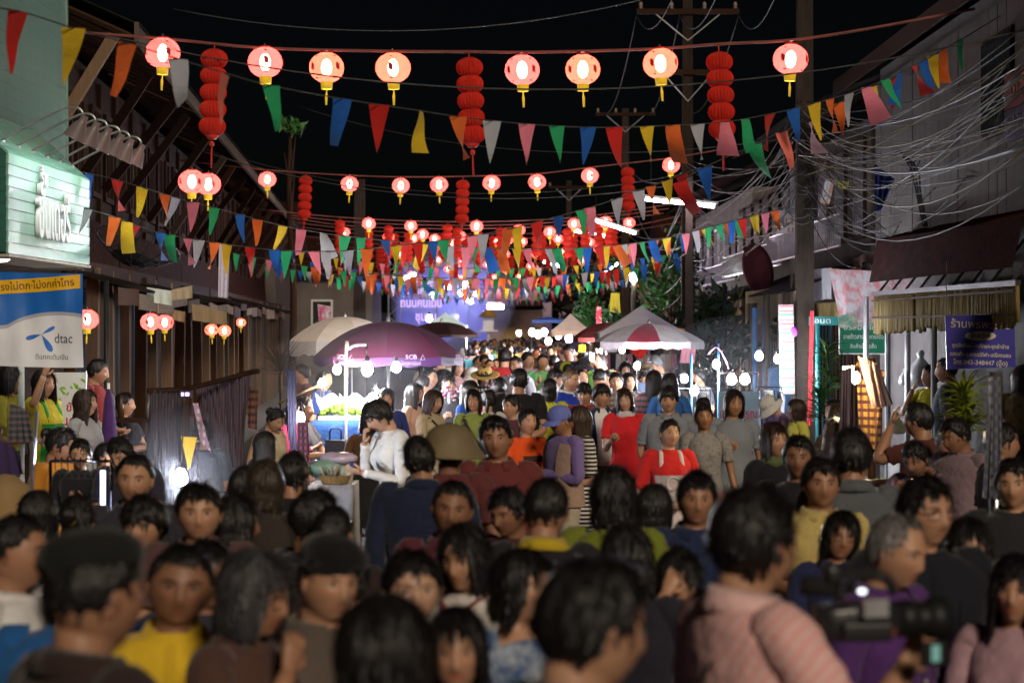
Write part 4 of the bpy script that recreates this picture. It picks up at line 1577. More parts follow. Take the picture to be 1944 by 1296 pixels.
# name board high on the far right
t = thing('shop_sign', 'dark red and blue name board high on the white building', 'sign', (4.9, 23.2, 0))
g = G(); g.box((0, 0, 4.55), (.05, 1.5, .34)); g.obj('board', mat('sign_red', (.12, .01, .012), .4), t)
g = G(); g.box((0, 0, 4.22), (.05, 1.5, .30)); g.obj('board', mat('sign_navy', (.01, .012, .05), .4), t)
MD = mat('dull_letters', (.30, .14, .10), .5)
text('lettering', 'เภสัช', .30, MD, t, (-.03, 0, 4.55), (PI / 2, 0, -PI / 2), .004, width=.9)
text('lettering', '043-346425', .22, mat('grey_letters', (.2, .2, .24), .5), t, (-.03, 0, 4.22), (PI / 2, 0, -PI / 2), .004, width=1.2)

# dark red corrugated awning with props and the bamboo valance
t = thing('red_awning', 'steep dark red corrugated awning propped on thin struts', 'awning', (4.55, 21.5, 0))
g = corrugated((0, 0, 3.22), (0, 8.6, 3.32), (-.10, 0, 2.78), (-.10, 8.6, 2.80), 70, .012)
g.obj('tin_sheet', mat('dark_red_tin', (.030, .009, .007), .85, .08, var=.5, nscale=2, stretch=(1, 1, 4)), t, True)
g = corrugated((0, 0, 3.225), (0, 8.6, 3.325), (.9, 0, 3.5), (.9, 8.6, 3.55), 70, .012)
g.obj('roof_sheet', M_RUST, t, True)
for i in range(9):
    g = G(); g.beam((-.02, .4 + i, 2.66), (.55, .3 + i, 3.42), .028, .028); g.obj('strut', M_BLK, t)
g = G(); g.beam((-.05, 0, 2.64), (-.05, 8.6, 2.66), .05, .05); g.obj('rail', M_BLK, t)
t = thing('bamboo_valance', 'bamboo slat valance hanging along the front of the right row', 'valance', (4.5, 21.5, 0))
bm2 = G().tube([(0, 0, 0), (0, 0, -.34)], .021, 6).mesh('slat', M_BAMB, True)
for i in range(205):
    y = .02 + i * .0415
    if 128 < i < 134:
        continue
    o = link('slat', bm2, t, (random.uniform(-.008, .008), y, 2.62 + random.uniform(-.01, .01)), (random.uniform(-.03, .03), 0, random.uniform(0, 6)))
    o.scale = (1, 1, random.uniform(.9, 1.12) * (1.0 + .25 * (y / 8.6)))
for z in (2.57, 2.36):
    g = G(); g.beam((-.03, 0, z), (-.03, 8.5, z), .02, .02); g.obj('batten', M_MDW, t)
# shop front below: posts, back wall, shutters
t = thing('open_shop', 'dim open shop front with grey posts and hanging goods under the bamboo valance', 'shop', (4.6, 22, 0))
for i, y in enumerate((4.35, 6.1, 7.6, 9.4)):
    g = G(); g.tube([(0, y, 0), (0, y, 2.64)], .035, 8); g.obj('post', M_STEEL if i % 2 else mat('grey_post', (.22, .22, .23), .4), t)
pm = G().box((0, 0, 0), (.03, .30, 2.7)).mesh('shutter_board', wood('shop_shutter', (.06, .046, .024)), False)
for i in range(34):
    link('shutter_board', pm, t, (1.55 + random.uniform(-.01, .01), .2 + i * .315, 1.35))
g = corrugated((1.2, 8.2, 2.6), (1.2, 11.2, 2.6), (1.2, 8.2, .0), (1.2, 11.2, .0), 26, .014)
g.obj('roller_shutter', mat('dim_shutter', (.14, .13, .10), .5, var=.3), t, True)
g = G(); g.box((.8, 1.5, .45), (1.0, 2.6, .9)); g.obj('counter', M_MDW, t)
g = G(); g.box((.4, 6.6, .35), (.8, 2.0, .7)); g.obj('concrete_ledge', M_CONC, t)
bulbm = emit('shop_bulb', (1.0, .86, .62), 160)
for y in (1.2, 5.6):
    g = G(); g.tube([(1.0, y - .5, 2.55), (1.0, y + .5, 2.55)], .016, 6); g.obj('tube_light', emit('shop_tube', (1.0, .92, .70), 24), t)
for i, (y, c_) in enumerate(((.5, (.5, .3, .12)), (.95, (.55, .5, .45)), (1.25, (.3, .05, .05)), (1.6, (.5, .42, .2)), (2.1, (.1, .1, .14)), (4.6, (.08, .08, .09)), (4.95, (.5, .5, .52)), (5.25, (.06, .06, .07)))):
    sheet('hanging_garment', ('tan', 'cream', 'dark red', 'straw coloured', 'slate', 'black', 'white', 'charcoal')[i] + ' garment hanging at the back of the dim shop front', 'garment',
          [(5.5, 22 + y - .16, 2.2), (5.5, 22 + y + .16, 2.2), (5.45, 22 + y - .18, 1.35), (5.45, 22 + y + .18, 1.35)], cloth(c_), 'garments hanging in the shop front', wob=.03)
for i, (px, py, d, s_) in enumerate(((1748, 700, 28.3, 1.0), (1718, 700, 28.8, .5), (1702, 790, 27.5, .6))):
    g = G()
    g.lathe([(.02, .42), (.05, .38), (.03, .33), (.12, .22), (.16, .08), (.13, 0), (.001, -.01)], 14, wob=.2)
    g.map(lambda v: v * np.array([s_, s_, s_]) * (1 + .06 * nz(v, 14)[:, None]))
    tag(g.obj('plastic_bag', mat('bag_plastic', (.55, .56, .6), .25, .6), None, True, P(px, py, d) - np.array([0, 0, .2])), ('large', 'small knotted', 'carrier')[i] + (' pale plastic bag hanging beside the woman in yellow at the shop', ' pale plastic bag tied to a shop post', ' white plastic bag low on the shop ledge')[i], 'plastic bag')

# signs
t = thing('blue_sign', 'royal blue painted shop sign with cream Thai lettering and a phone number', 'sign', P(1861, 648, 22.6))
g = G(); g.box((0, 0, 0), (.645, .02, .50), ry=-.035); g.obj('board', mat('sign_blue', (.022, .016, .26), .4, .5, var=.1), t)
MC = mat('cream_letters', (.55, .50, .40), .5)
for body, z, sz, w in (('ร้านพรพรรณ', .155, .10, .55), ('ชุดนักเรียน-นักศึกษา-ชุดผ้าฝ้าย', -.045, .05, .53), ('รองเท้า-อุปกรณ์กีฬา-เครื่องนอน', -.125, .05, .57), ('โทร.043-348447 (อู๊ด)', -.20, .06, .51)):
    text('lettering', body, sz, MC, t, (.0, -.0125, z), (PI / 2, .035, 0), .001, width=w, bold=.001)
g = G(); a = np.arange(25) * 2 * PI / 24; g.add(np.vstack([np.stack([.145 * np.cos(a), -.0125 + 0 * a, .052 + .044 * np.sin(a)], -1), [[0, -.0125, .052]]]), [(i, i + 1, 25) for i in range(24)]); g.obj('oval_print', MC, t)
text('lettering', 'จำหน่าย', .06, mat('sign_blue', (.022, .016, .26), .4, .5, var=.1), t, (.0, -.015, .052), (PI / 2, 0, 0), .001, width=.18, bold=.001)
g = G(); g.tube([(-.31, .02, .25), (-.31, .04, .75)], .004, 4); g.obj('hanger_wire', M_WIRE, t)
g = G(); g.tube([(.31, .02, .25), (.31, .04, .75)], .004, 4); g.obj('hanger_wire', M_WIRE, t)
t = thing('green_sign', 'green painted shop sign with white Thai lettering and a pale frame', 'sign', P(1639, 640, 33))
g = G(); g.box((0, 0, 0), (.64, .02, .44)); g.obj('board', mat('sign_green', (.012, .15, .075), .45, var=.15), t)
for a_, b_ in (((-.33, -.225), (.33, -.225)), ((-.33, .225), (.33, .225)), ((-.33, -.225), (-.33, .225)), ((.33, -.225), (.33, .225))):
    g = G(); g.beam((a_[0], -.012, a_[1]), (b_[0], -.012, b_[1]), .02, .015); g.obj('frame_bar', M_WHT, t)
ML2 = mat('white_letters', (.62, .63, .6), .5)
for body, z, sz, w in (('อรสมพาณิช', .135, .11, .54), ('ขายข้าวสาร-อาหารสัตว์', .005, .085, .55), ('สินค้าเบ็ดเตล็ด', -.125, .075, .36)):
    text('lettering', body, sz, ML2, t, (.0, -.0125, z), (PI / 2, 0, 0), .001, width=w, bold=.001)
t = thing('teal_sign', 'narrow dark teal sign strip beneath the bamboo blind with white letters', 'sign', P(1578, 609, 33.6))
g = G(); g.box((0, 0, 0), (.62, .02, .12)); g.obj('board', mat('sign_teal', (.02, .14, .14), .4), t)
text('lettering', 'อนต', .10, ML2, t, (-.12, -.0125, 0), (PI / 2, 0, 0), .001, width=.22)

# tarps
sheet('tarpaulin', 'large white printed tarpaulin with red streaks sagging over the green sign', 'tarpaulin', [P(1573, 510, 32.5), P(1760, 520, 30.5), P(1592, 610, 32.5), P(1690, 612, 31.5)], cloth((.17, .16, .165), 'tie', (.19, .05, .05)), wob=.05, n=14)
sheet('tarpaulin', 'pale blue tarpaulin tied under the red awning', 'tarpaulin', [P(1752, 535, 30), P(1815, 520, 28.5), P(1760, 572, 30), P(1820, 560, 28.5)], cloth((.28, .42, .45)), wob=.03)
sheet('tarpaulin', 'crumpled pinkish sheet bulging at the near corner of the red awning', 'tarpaulin', [P(1618, 490, 30.5), P(1698, 462, 30.2), P(1622, 508, 30.2), P(1702, 492, 30)], mat('pink_sheet', (.36, .22, .20), .35, .5, var=.3), wob=.05)
sheet('tarpaulin', 'strip of printed market scenes along the lower edge of the tarpaulin', 'printed strip', [P(1590, 598, 32.2), P(1690, 585, 32.2), P(1592, 622, 32.2), P(1690, 618, 32.2)], cloth((.10, .22, .15), 'tie', (.4, .36, .3)), wob=.02)
sheet('awning_cloth', 'dark grey awning sloping beside the big power pole', 'awning', [P(1540, 512, 35), P(1580, 508, 33), P(1540, 572, 35), P(1584, 566, 33)], cloth((.13, .13, .14)), wob=.03)
sheet('sun_blind', 'bamboo blind strip behind the power pole over the teal sign', 'blind', [P(1545, 577, 34), P(1592, 572, 34), P(1545, 603, 34), P(1592, 602, 34)], M_BAMB)
sheet('sun_blind', 'rolled pale reed blind above the blue shop posts', 'blind', [P(1415, 554, 40), P(1476, 546, 39), P(1416, 576, 40), P(1478, 572, 39)], wood('reed', (.34, .27, .16)), wob=.02)
sheet('sun_blind', 'short frayed reed blind next to the wire fence strip', 'blind', [P(1350, 560, 43), P(1388, 562, 42.5), P(1352, 572, 43), P(1388, 578, 42.5)], wood('reed', (.34, .27, .16)), wob=.02)

# big power pole with tangle, red ribbon, turquoise pipe
def power_pole(px, d, htop, r0, label, arms=(), m_=M_POLE):
    b = P(px, 620, d) * np.array([1, 1, 0])
    t = thing('power_pole', label, 'power pole', b)
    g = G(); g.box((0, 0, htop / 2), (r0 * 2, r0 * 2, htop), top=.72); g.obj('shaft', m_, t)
    for z, w in arms:
        g = G(); g.box((0, -.12, z), (w, .1, .11)); g.obj('crossarm', M_DKW, t)
        for s in (-1, 1):
            g = G(); g.beam((s * w * .32, -.12, z - .04), (0, -.11, z - .62), .035, .02); g.obj('brace', M_STEEL, t)
        for k in (-.46, -.16, .16, .46):
            if abs(k) < .2 and w < 2:
                continue
            g = G(); g.lathe([(.02, .05), (.05, .08), (.028, .11), (.05, .14), (.03, .2), (.001, .21)], 8, (k * w, -.12, z)); g.obj('insulator', mat('porcelain', (.25, .18, .14), .2), t, True)
    return t


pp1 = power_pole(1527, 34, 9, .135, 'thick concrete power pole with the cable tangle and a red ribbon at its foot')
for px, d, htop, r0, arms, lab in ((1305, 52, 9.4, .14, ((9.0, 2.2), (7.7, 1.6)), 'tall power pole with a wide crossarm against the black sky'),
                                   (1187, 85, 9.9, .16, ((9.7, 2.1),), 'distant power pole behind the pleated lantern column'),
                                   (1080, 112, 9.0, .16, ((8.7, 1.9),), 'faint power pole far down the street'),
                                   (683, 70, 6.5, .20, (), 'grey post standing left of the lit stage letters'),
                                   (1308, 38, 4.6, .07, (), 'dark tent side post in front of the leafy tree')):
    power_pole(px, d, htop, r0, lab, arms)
sheet('red_ribbon', 'long red cloth ribbon hanging beside the thick power pole', 'ribbon', [P(1538, 590, 33.4), P(1545, 590, 33.4), P(1532, 808, 33.4), P(1540, 808, 33.4)], cloth((.55, .03, .04)), wob=.012)
o = G().tube([(0, 0, 0), (0, 0, 2.3)], .032, 10).obj('pole', M_TEAL, None, True, P(1553, 620, 32.8) * np.array([1, 1, 0])); tag(o, 'turquoise pipe beside the red ribbon', 'pole')
o = G().tube([(0, 0, 0), (0, 0, 3.0)], .03, 8).obj('pole', M_GYW, None, True, P(1505, 620, 34.5) * np.array([1, 1, 0])); tag(o, 'bamboo pole between striped cloth and power pole', 'pole')
for i, px in enumerate((1433, 1451, 1376)):
    o = G().tube([(0, 0, 0), (0, 0, 2.55 if i < 2 else 2.9)], .04, 10).obj('pole', M_LBLUE if i < 2 else M_BLK, None, True, P(px, 620, 38.5 + i) * np.array([1, 1, 0]))
    tag(o, ('first blue post of the shop behind the lamp stall', 'second blue post closer to the striped cloth', 'thin black post by the leafy tree')[i], 'pole')
# hanging strip of folded striped cloths
t = thing('cloth_strip', 'tall hanging strip of folded white cloths with red and green bands', 'cloth strip', P(1492, 600, 33.8))
for i in range(10):
    zt = .10 - i * .125
    dx = .02 * i / 10
    g = G()
    g.box((dx, 0, zt), (.205, .05, .118), rx=random.uniform(-.06, .06))
    fo = g.obj('folded_cloth', cloth((.33, .31, .31)), t)
    for k, c_ in ((.038, (.5, .05, .08) if i % 2 == 0 else (.03, .25, .12)), (-.03, (.4, .1, .12))):
        g = G(); g.box((dx, -.0275, zt + k), (.20, .003, .016)); g.obj('woven_band', cloth(c_), fo)
g = G(); g.ball(P(1508, 629, 33.5) - P(1492, 600, 33.8), (.05, .04, .08), 12, 8); g.map(lambda v: v + .01 * nz(v, 40)[:, None]); g.obj('purple_tassel', cloth((.3, .03, .35)), t, True)

# houses further along on the right
def gX(d):
    return 4.9 + max(0, d - 34) * .03


def shophouse(d0, d1, label, wallc, z1=5.4, seed=0, roofm=M_TIN):
    r = random.Random(seed)
    t = thing('shophouse', label, 'building', (gX(d0), d0, 0))
    Lh = d1 - d0
    wm_ = mat('old_plaster', wallc, .9, .06, var=.3, nscale=1.5)
    g = G(); g.box((1.0, Lh / 2, z1 / 2), (1.7, Lh, z1)); g.obj('wall', wm_, t)
    g = corrugated((-.9, 0, z1 + .1), (-.9, Lh, z1 + .1), (1.9, 0, z1 + 1.3), (1.9, Lh, z1 + 1.3), int(Lh * 5), .014); g.obj('roof', roofm, t, True)
    g = corrugated((-1.0, 0, 2.75), (-1.0, Lh, 2.75), (.2, 0, 3.2), (.2, Lh, 3.2), int(Lh * 6), .013); g.obj('awning', r.choice([M_TIN, M_RUST]), t, True)
    n = max(2, int(Lh / 1.7))
    for i in range(n):
        y = (i + .5) * Lh / n
        g = G()
        for dy in (-.55, .55):
            g.beam((.13, y + dy, 3.55), (.13, y + dy, 4.95), .06, .06)
        for z in (3.55, 4.95):
            g.beam((.13, y - .57, z), (.13, y + .57, z), .06, .06)
        fo = g.obj('window', r.choice([M_WHT, M_MDW, M_DKW]), t)
        for dy in (-.27, .27):
            g = G(); g.box((.135, y + dy, 4.25), (.02, .5, 1.32)); g.obj('pane', mat('dark_glass', (.03, .035, .035), .12, .6), fo)
        for k in range(5):
            g = G(); g.beam((.10, y - .4 + k * .2, 3.6), (.10, y - .4 + k * .2, 4.9), .02, .02); g.obj('bar', M_STEEL, fo)
        g = G(); g.box((.14, y, 1.2), (.04, Lh / n * .8, 2.3)); do = g.obj('door', wood('folding_door', r.choice([(.1, .06, .04), (.05, .12, .15), (.2, .19, .17)])), t)
        for k in range(4):
            g = G(); g.box((.11, y - Lh / n * .3 + k * Lh / n * .2, 1.2), (.02, .03, 2.2)); g.obj('rail', M_DKW, do)
        g = G(); g.tube([(-.9, y - Lh / n / 2, 0), (-.9, y - Lh / n / 2, 2.75)], .05, 8); g.obj('post', M_GYW, t)
    # balcony railing
    g = G()
    for z in (3.4, 3.85):
        g.beam((-.25, .3, z), (-.25, Lh - .3, z), .03, .03)
    ro = g.obj('balcony_rail', M_STEEL, t)
    bx_ = G().beam((0, 0, -.22), (0, 0, .22), .018, .018).mesh('baluster', M_STEEL, False)
    for i in range(int(Lh * 5)):
        link('baluster', bx_, ro, (-.25, .3 + i * .2, 3.62))
    return t


shophouse(34, 44, 'shophouse with steel balcony bars and dim windows behind the thick power pole', (.055, .045, .037), 5.2, 1)
shophouse(44.2, 57, 'shophouse behind the reed blinds and the maroon dish', (.07, .058, .048), 5.0, 2)
shophouse(58, 76, 'long shophouse above the white canopy tent', (.13, .115, .10), 5.6, 3, M_RUST)
shophouse(77, 105, 'far shophouse behind the yellow flags and white peaked tent', (.11, .09, .075), 5.0, 4)
# maroon dish
t = thing('satellite_dish', 'maroon solid satellite dish on a curved arm above the reed blind', 'satellite dish', P(1432, 560, 41))
R = np.array(Euler((math.radians(78), math.radians(0), math.radians(38))).to_matrix())
g = G(); g.lathe([(.001, .0), (.15, .012), (.28, .05), (.36, .085), (.36, .095), (.28, .06), (.001, .012)], 24); g.map(lambda v: (v * np.array([1, 1.25, 1])) @ R.T + np.array([0, 0, .42])); g.obj('reflector', mat('dish_maroon', (.12, .03, .035), .45), t, True)
g = G(); g.tube(smooth_path([(.05, 0, .1), (-.1, -.1, -.1), (.1, -.25, -.05), (.25, -.3, .05)], 4), .015, 6); g.obj('feed_arm', M_STEEL, t, True)
g = G(); g.tube([(0, .05, -.2), (0, .1, .4)], .025, 6); g.obj('mast', M_STEEL, t, True)
# name boards and cloths on the right row
t = thing('hanging_sign', 'pale upper sign with faded red letters behind the power pole', 'sign', P(1502, 425, 37))
g = G(); g.box((0, 0, 0), (.42, .03, .30)); g.obj('board', mat('faded_board', (.33, .30, .28), .6, var=.2), t)
text('lettering', 'ขาย', .18, mat('faded_red', (.2, .04, .035), .6), t, (0, -.018, .04), (PI / 2, 0, 0), .002, width=.3)
text('lettering', 'ยา', .14, mat('faded_red', (.2, .04, .035), .6), t, (.03, -.018, -.09), (PI / 2, 0, 0), .002, width=.18)
sheet('hanging_flag', 'blue and purple cloth flag drooping before the white boards', 'flag', [P(1660, 310, 29), P(1698, 340, 29), P(1662, 402, 29), P(1672, 400, 29)], cloth((.03, .07, .28)), wob=.04)
sheet('hanging_flag', 'yellow cloth flag hooked among the cables', 'flag', [P(1588, 342, 33), P(1612, 345, 33), P(1590, 358, 33), P(1608, 360, 33)], cloth((.36, .34, .03)), wob=.03)
sheet('hanging_flag', 'orange and white cloth hanging among the cables by the pole', 'flag', [P(1568, 338, 33.5), P(1584, 342, 33.5), P(1555, 385, 33.5), P(1574, 388, 33.5)], cloth((.5, .2, .1), 'tie', (.5, .5, .5)), wob=.03)

# cable tangle
rc = random.Random(3)
cg = 'tangled overhead cables'


def cable(pts, r, m_, label, group=cg, k=5):
    if group == cg:
        label = ('thin ' if r < .0065 else 'thick ') + ('pale grey ' if m_ is M_WIRE else 'black ' if m_ is M_WIRED else 'yellowed ') + label
    pts = np.asarray(pts, float)
    q = smooth_path(pts, k) if len(pts) < 8 else pts
    b = q[0].copy()
    return tag(G().tube(q - b, r, 5, True).obj('cable', m_, None, True, b), label, 'cable', group)


for i in range(34):
    z0 = 2.25 + rc.uniform(240, 430) / 135
    a_ = np.array([4.08 + rc.uniform(-.12, .12), 34 + rc.uniform(-.3, .3), z0])
    ye = rc.uniform(17, 24)
    e_ = np.array([972 + rc.uniform(980, 1030) - 972, 0, 0]) / F * ye
    e_ = np.array([e_[0], ye, 2.25 + (620 - rc.uniform(40, 330)) / F * ye])
    cable(sag(a_, e_, rc.uniform(.15, .85), 14), rc.uniform(.004, .009), rc.choice([M_WIRE, M_WIRE, mat('yellowed_cable', (.10, .085, .035), .6, .12), M_WIRED]), 'cable of the tangle sagging from power pole to white building')
for i in range(24):
    z0 = 2.25 + rc.uniform(190, 430) / 135
    a_ = np.array([4.08 + rc.uniform(-.12, .12), 34 + rc.uniform(-.3, .3), z0])
    e_ = np.array([3.78 + rc.uniform(-.15, .15), 52, 2.25 + rc.uniform(80, 330) / 88])
    cable(sag(a_, e_, rc.uniform(.1, 1.0), 14), rc.uniform(.004, .009), rc.choice([M_WIRE, M_WIRE, M_WIRED]), 'cable of the tangle running on to the crossarm pole')
for i in range(12):
    a_ = np.array([4.08, 34, 2.25 + rc.uniform(200, 420) / 135])
    e_ = np.array([5.0, rc.uniform(25, 33), rc.uniform(3.2, 4.9)])
    cable(sag(a_, e_, rc.uniform(.1, .9), 10), .008, rc.choice([M_WIRED, M_WIRE]), 'drop cable from power pole to white boards')
for i in range(10):
    a_ = np.array([3.78, 52, 2.25 + rc.uniform(60, 300) / 88])
    e_ = np.array([4.1, 85, 2.25 + rc.uniform(60, 300) / 54])
    cable(sag(a_, e_, rc.uniform(.2, 1.2), 10), .012, M_WIRE, 'cable of the tangle running on beyond the crossarm pole')
for px, zz in ((1208, 9.15), (1290, 9.2), (1402, 9.15)):
    a_ = P(px, 30, 51.9)
    e_ = P(px - 60 if px < 1300 else px - 90, 215, 85)
    cable(sag(a_, e_, .6, 12), .012, M_WIRE, 'bare high wire between the two crossarm poles', 'high wires')
    e2 = P(px + 90, -60, 30)
    cable(sag(a_, e2, .5, 12), .01, M_WIRE, 'bare high wire passing out over the crossarm pole', 'high wires')
for i in range(5):
    q0 = P(1525 + rc.uniform(-14, 14), 300 + i * 24, 33.8)
    aa = np.linspace(0, 2 * PI, 20)
    rr = rc.uniform(.12, .26)
    cable(np.stack([rr * np.cos(aa), .06 * np.sin(aa * 2), rr * 1.3 * np.sin(aa)], -1) + q0, .007, M_WIRED, 'loop of spare black cable tied to the thick power pole', 'cable loops')
for i in range(3):
    cable(smooth_path([P(1705, 285, 28.5), P(1728 + i * 6, 320, 28.4), P(1738 + i * 5, 360 + i * 6, 28.4), P(1752 + i * 4, 430, 28.5)], 4), .012, M_WIRED, 'bunched black cable hanging down the white boards', 'cable loops')
for i, (p_, q_, s_) in enumerate((((330, 18, 30), (1250, -8, 30), .35), ((205, 68, 24), (1944, 58, 23), .55), ((560, 200, 45), (1500, 262, 36), .5), ((300, 258, 40), (1520, 300, 35), .8), ((420, 290, 60), (1300, 330, 54), .7))):
    cable(sag(P(*p_), P(*q_), s_, 20), .008, M_WIRE if i else M_WIRED, ('thin wire crossing the very top of the sky', 'wire crossing the sky just under the top lantern cord', 'slack wire below the pennants', 'wire crossing from the wooden eave to the tangle', 'far wire sagging over the stage glow')[i], 'wires across the street')
# ------------------------------------------------------------------ lanterns
def paper(name, col, tcol, trans=.16, tl=.8):
    m = bpy.data.materials.new(name)
    m.use_nodes = True
    nt = m.node_tree
    b = nt.nodes['Principled BSDF']
    b.inputs['Base Color'].default_value = (*col, 1)
    b.inputs['Roughness'].default_value = .6
    t1 = nt.nodes.new('ShaderNodeBsdfTranslucent')
    t1.inputs[0].default_value = (*tcol, 1)
    t2 = nt.nodes.new('ShaderNodeBsdfTransparent')
    t2.inputs[0].default_value = (1, .75, .6, 1)
    m1, m2 = nt.nodes.new('ShaderNodeMixShader'), nt.nodes.new('ShaderNodeMixShader')
    m1.inputs[0].default_value = tl
    m2.inputs[0].default_value = trans
    nt.links.new(b.outputs[0], m1.inputs[1])
    nt.links.new(t1.outputs[0], m1.inputs[2])
    nt.links.new(m1.outputs[0], m2.inputs[1])
    nt.links.new(t2.outputs[0], m2.inputs[2])
    nt.links.new(m2.outputs[0], nt.nodes['Material Output'].inputs[0])
    return m


M_PAPER = paper('lantern_paper', (.55, .05, .05), (.80, .075, .075), .16, .82)
M_PAPERY = paper('lantern_paper', (.6, .12, .05), (.82, .092, .062), .16, .82)
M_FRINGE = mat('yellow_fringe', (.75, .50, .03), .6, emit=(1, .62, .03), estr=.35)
M_RFRINGE = mat('red_fringe', (.55, .03, .02), .6)
M_LBULB = emit('lantern_bulb', (1.0, .80, .66), 66)
M_INK = mat('lantern_print', (.40, .03, .03), .6)


def make_lantern(label, n=18, detail=True, pm=None, fr=None, bulb=None):
    """hangs from z = 0, globe .345 m wide"""
    t = thing('round_lantern', label, 'lantern')
    prof = [(.06, -.045)]
    for a in np.linspace(.42, PI - .42, 10 if detail else 7):
        prof.append((.1735 * math.sin(a) ** .9, -.19 + .150 * math.cos(a)))
    prof.append((.06, -.335))
    A = np.array([[(r * (1 + (.018 * math.cos(t_ * 8) if detail else 0)) * math.cos(t_), r * (1 + (.018 * math.cos(t_ * 8) if detail else 0)) * math.sin(t_), z) for t_ in np.arange(32 if detail else n) * 2 * PI / (32 if detail else n)] for r, z in prof])
    G().grid(A, flip=True).obj('globe', pm or M_PAPER, t, True)
    G().lathe([(.062, -.05), (.064, -.03), (.02, -.028)], 12).obj('top_cap', M_RFRINGE, t, True)
    G().lathe([(.062, -.33), (.060, -.345), (.055, -.405), (.052, -.405)], 12).obj('fringe', fr or M_FRINGE, t, True)
    g = G(); g.tube([(0, 0, -.345), (0, 0, -.43), (.004, 0, -.47), (.006, 0, -.56)], [.006, .006, .014, .010], 6); g.obj('tassel', fr or M_FRINGE, t, True)
    g = G(); g.ball((0, 0, -.19), (.054, .054, .088), 12, 8); g.obj('bulb', bulb or M_LBULB, t, True)
    g = G(); g.tube([(0, 0, .0), (0, 0, -.04)], .008, 5); g.obj('hook', M_STEEL, t)
    if detail:
        for k in range(4):
            an = k * PI / 2 + .5
            for z, w, h_ in ((-.19, .022, .075), (-.085, .014, .014), (-.30, .014, .014)):
                rr = .1735 * math.sqrt(max(.05, 1 - ((z + .19) / .155) ** 2)) + .003
                g = G()
                q = [(an - w / rr + u * 2 * w / rr * .5, zz) for u in (0, 1, 2) for zz in (-1, 1)]
                pts = [(rr * math.cos(x), rr * math.sin(x), z + s_ * h_ / 2 * (1 if 0 < i < 5 else .5)) for i, (x, s_) in enumerate(q)]
                g.add(pts, [(0, 2, 3, 1), (2, 4, 5, 3)])
                g.obj('print', M_INK, t)
    return t


def make_pleated(label):
    t = thing('pleated_lantern', label, 'lantern')
    n = 48
    for k in range(5):
        A = []
        for a in np.linspace(.25, PI - .25, 9):
            r0 = .136 * math.sin(a) ** .8
            A.append([(r0 * (1 - .10 * (i % 2)) * math.cos(i * 2 * PI / n), r0 * (1 - .10 * (i % 2)) * math.sin(i * 2 * PI / n), -.16 - k * .166 + .098 * math.cos(a)) for i in range(n)])
        G().grid(np.array(A), flip=True).obj('paper_ball', M_PLEAT, t, False)
    G().lathe([(.04, -.06), (.075, -.07), (.04, -.09)], 14).obj('top_cap', M_PLEAT, t)
    g = G(); g.tube([(0, 0, 0), (0, 0, -.07)], .006, 5); g.obj('cord', M_RFRINGE, t)
    g = G(); g.lathe([(.05, -.90), (.075, -.915), (.04, -.955), (.012, -.96)], 14); g.ball((0, 0, -1.0), (.028, .028, .03), 8, 6); g.tube([(0, 0, -1.02), (0, 0, -1.24)], [.008, .012], 6); g.obj('tassel', M_RFRINGE, t, True)
    return t


M_PLEAT = cloth((.72, .035, .016), thin=.4)
proto_l = make_lantern('x')
proto_y = make_lantern('x', pm=M_PAPERY)
proto_s = make_lantern('x', 14, False)
proto_p = make_pleated('x')
used = set()


def place(proto, loc, label, group, sc=1.0):
    if proto.name not in used:
        used.add(proto.name)
        proto.location = [float(q) for q in loc]
        proto['label'] = label
        proto['group'] = group
        o = proto
    else:
        o = dup(proto, loc, None, label, group)
    o.rotation_euler = (random.uniform(-.05, .05), random.uniform(-.05, .05), random.uniform(0, 6))
    o.scale = (sc,) * 3
    return o


ordn = ['first', 'second', 'third', 'fourth', 'fifth', 'sixth', 'seventh', 'eighth', 'ninth', 'tenth', 'eleventh', 'twelfth']


def cord(name, label, pts, r, m_, group=None):
    q = smooth_path(np.array(pts), 4)
    b = q[0].copy()
    return tag(G().tube(q - b, r, 5).obj(name, m_, None, True, b), label, 'cord', group)


def lantern_row(d, cordpts, lan, ple, rowname, small=False):
    cp = np.array([P(x, y, d) for x, y in cordpts])
    cord('lantern_cord', 'reddish cord carrying the ' + rowname, cp, .016 if d < 30 else .014, mat('red_cord', (.20, .06, .05), .6), 'lantern cords')
    for i, q in enumerate(lan):
        x, y = q[:2]
        s_ = F / d
        place((proto_y if len(q) > 2 else proto_l) if not small else proto_s, P(x, y - .215 * s_ + .0 * s_, d) + np.array([0, 0, .02]), '%s glowing round lantern counting across the %s' % (ordn[i], rowname), 'glowing round lanterns')
    for i, (x, y) in enumerate(ple):
        s_ = F / d
        place(proto_p, P(x, y, d), '%s pleated red paper lantern column of the %s' % (ordn[i], rowname), 'pleated red lantern columns')


lantern_row(24, [(120, 60), (310, 74), (503, 92), (745, 98), (893, 99), (990, 100), (1110, 98), (1252, 93), (1370, 84), (1502, 77), (1650, 55), (1850, 18)],
            [(310, 110), (503, 128), (620, 138, 1), (745, 138, 1), (990, 142), (1106, 141, 1), (1252, 130, 1), (1502, 122)], [(408, 82), (890, 98), (1364, 88)], 'nearest top row')
lantern_row(48, [(300, 300), (508, 323), (664, 333), (762, 336), (880, 335), (1019, 330), (1120, 318), (1275, 300), (1390, 280)],
            [(508, 345), (664, 354), (762, 357), (833, 355), (934, 352), (1019, 350), (1120, 338), (1275, 318)], [(581, 328), (879, 336), (1191, 312)], 'second row')
lantern_row(72, [(520, 408), (653, 428), (800, 434), (960, 433), (1110, 424), (1260, 405)],
            [(653, 444), (738, 453), (802, 448), (873, 451), (960, 447), (1043, 443), (1110, 437), (1194, 426)], [(700, 433), (775, 437), (910, 437), (1076, 430), (1156, 426)], 'third row')
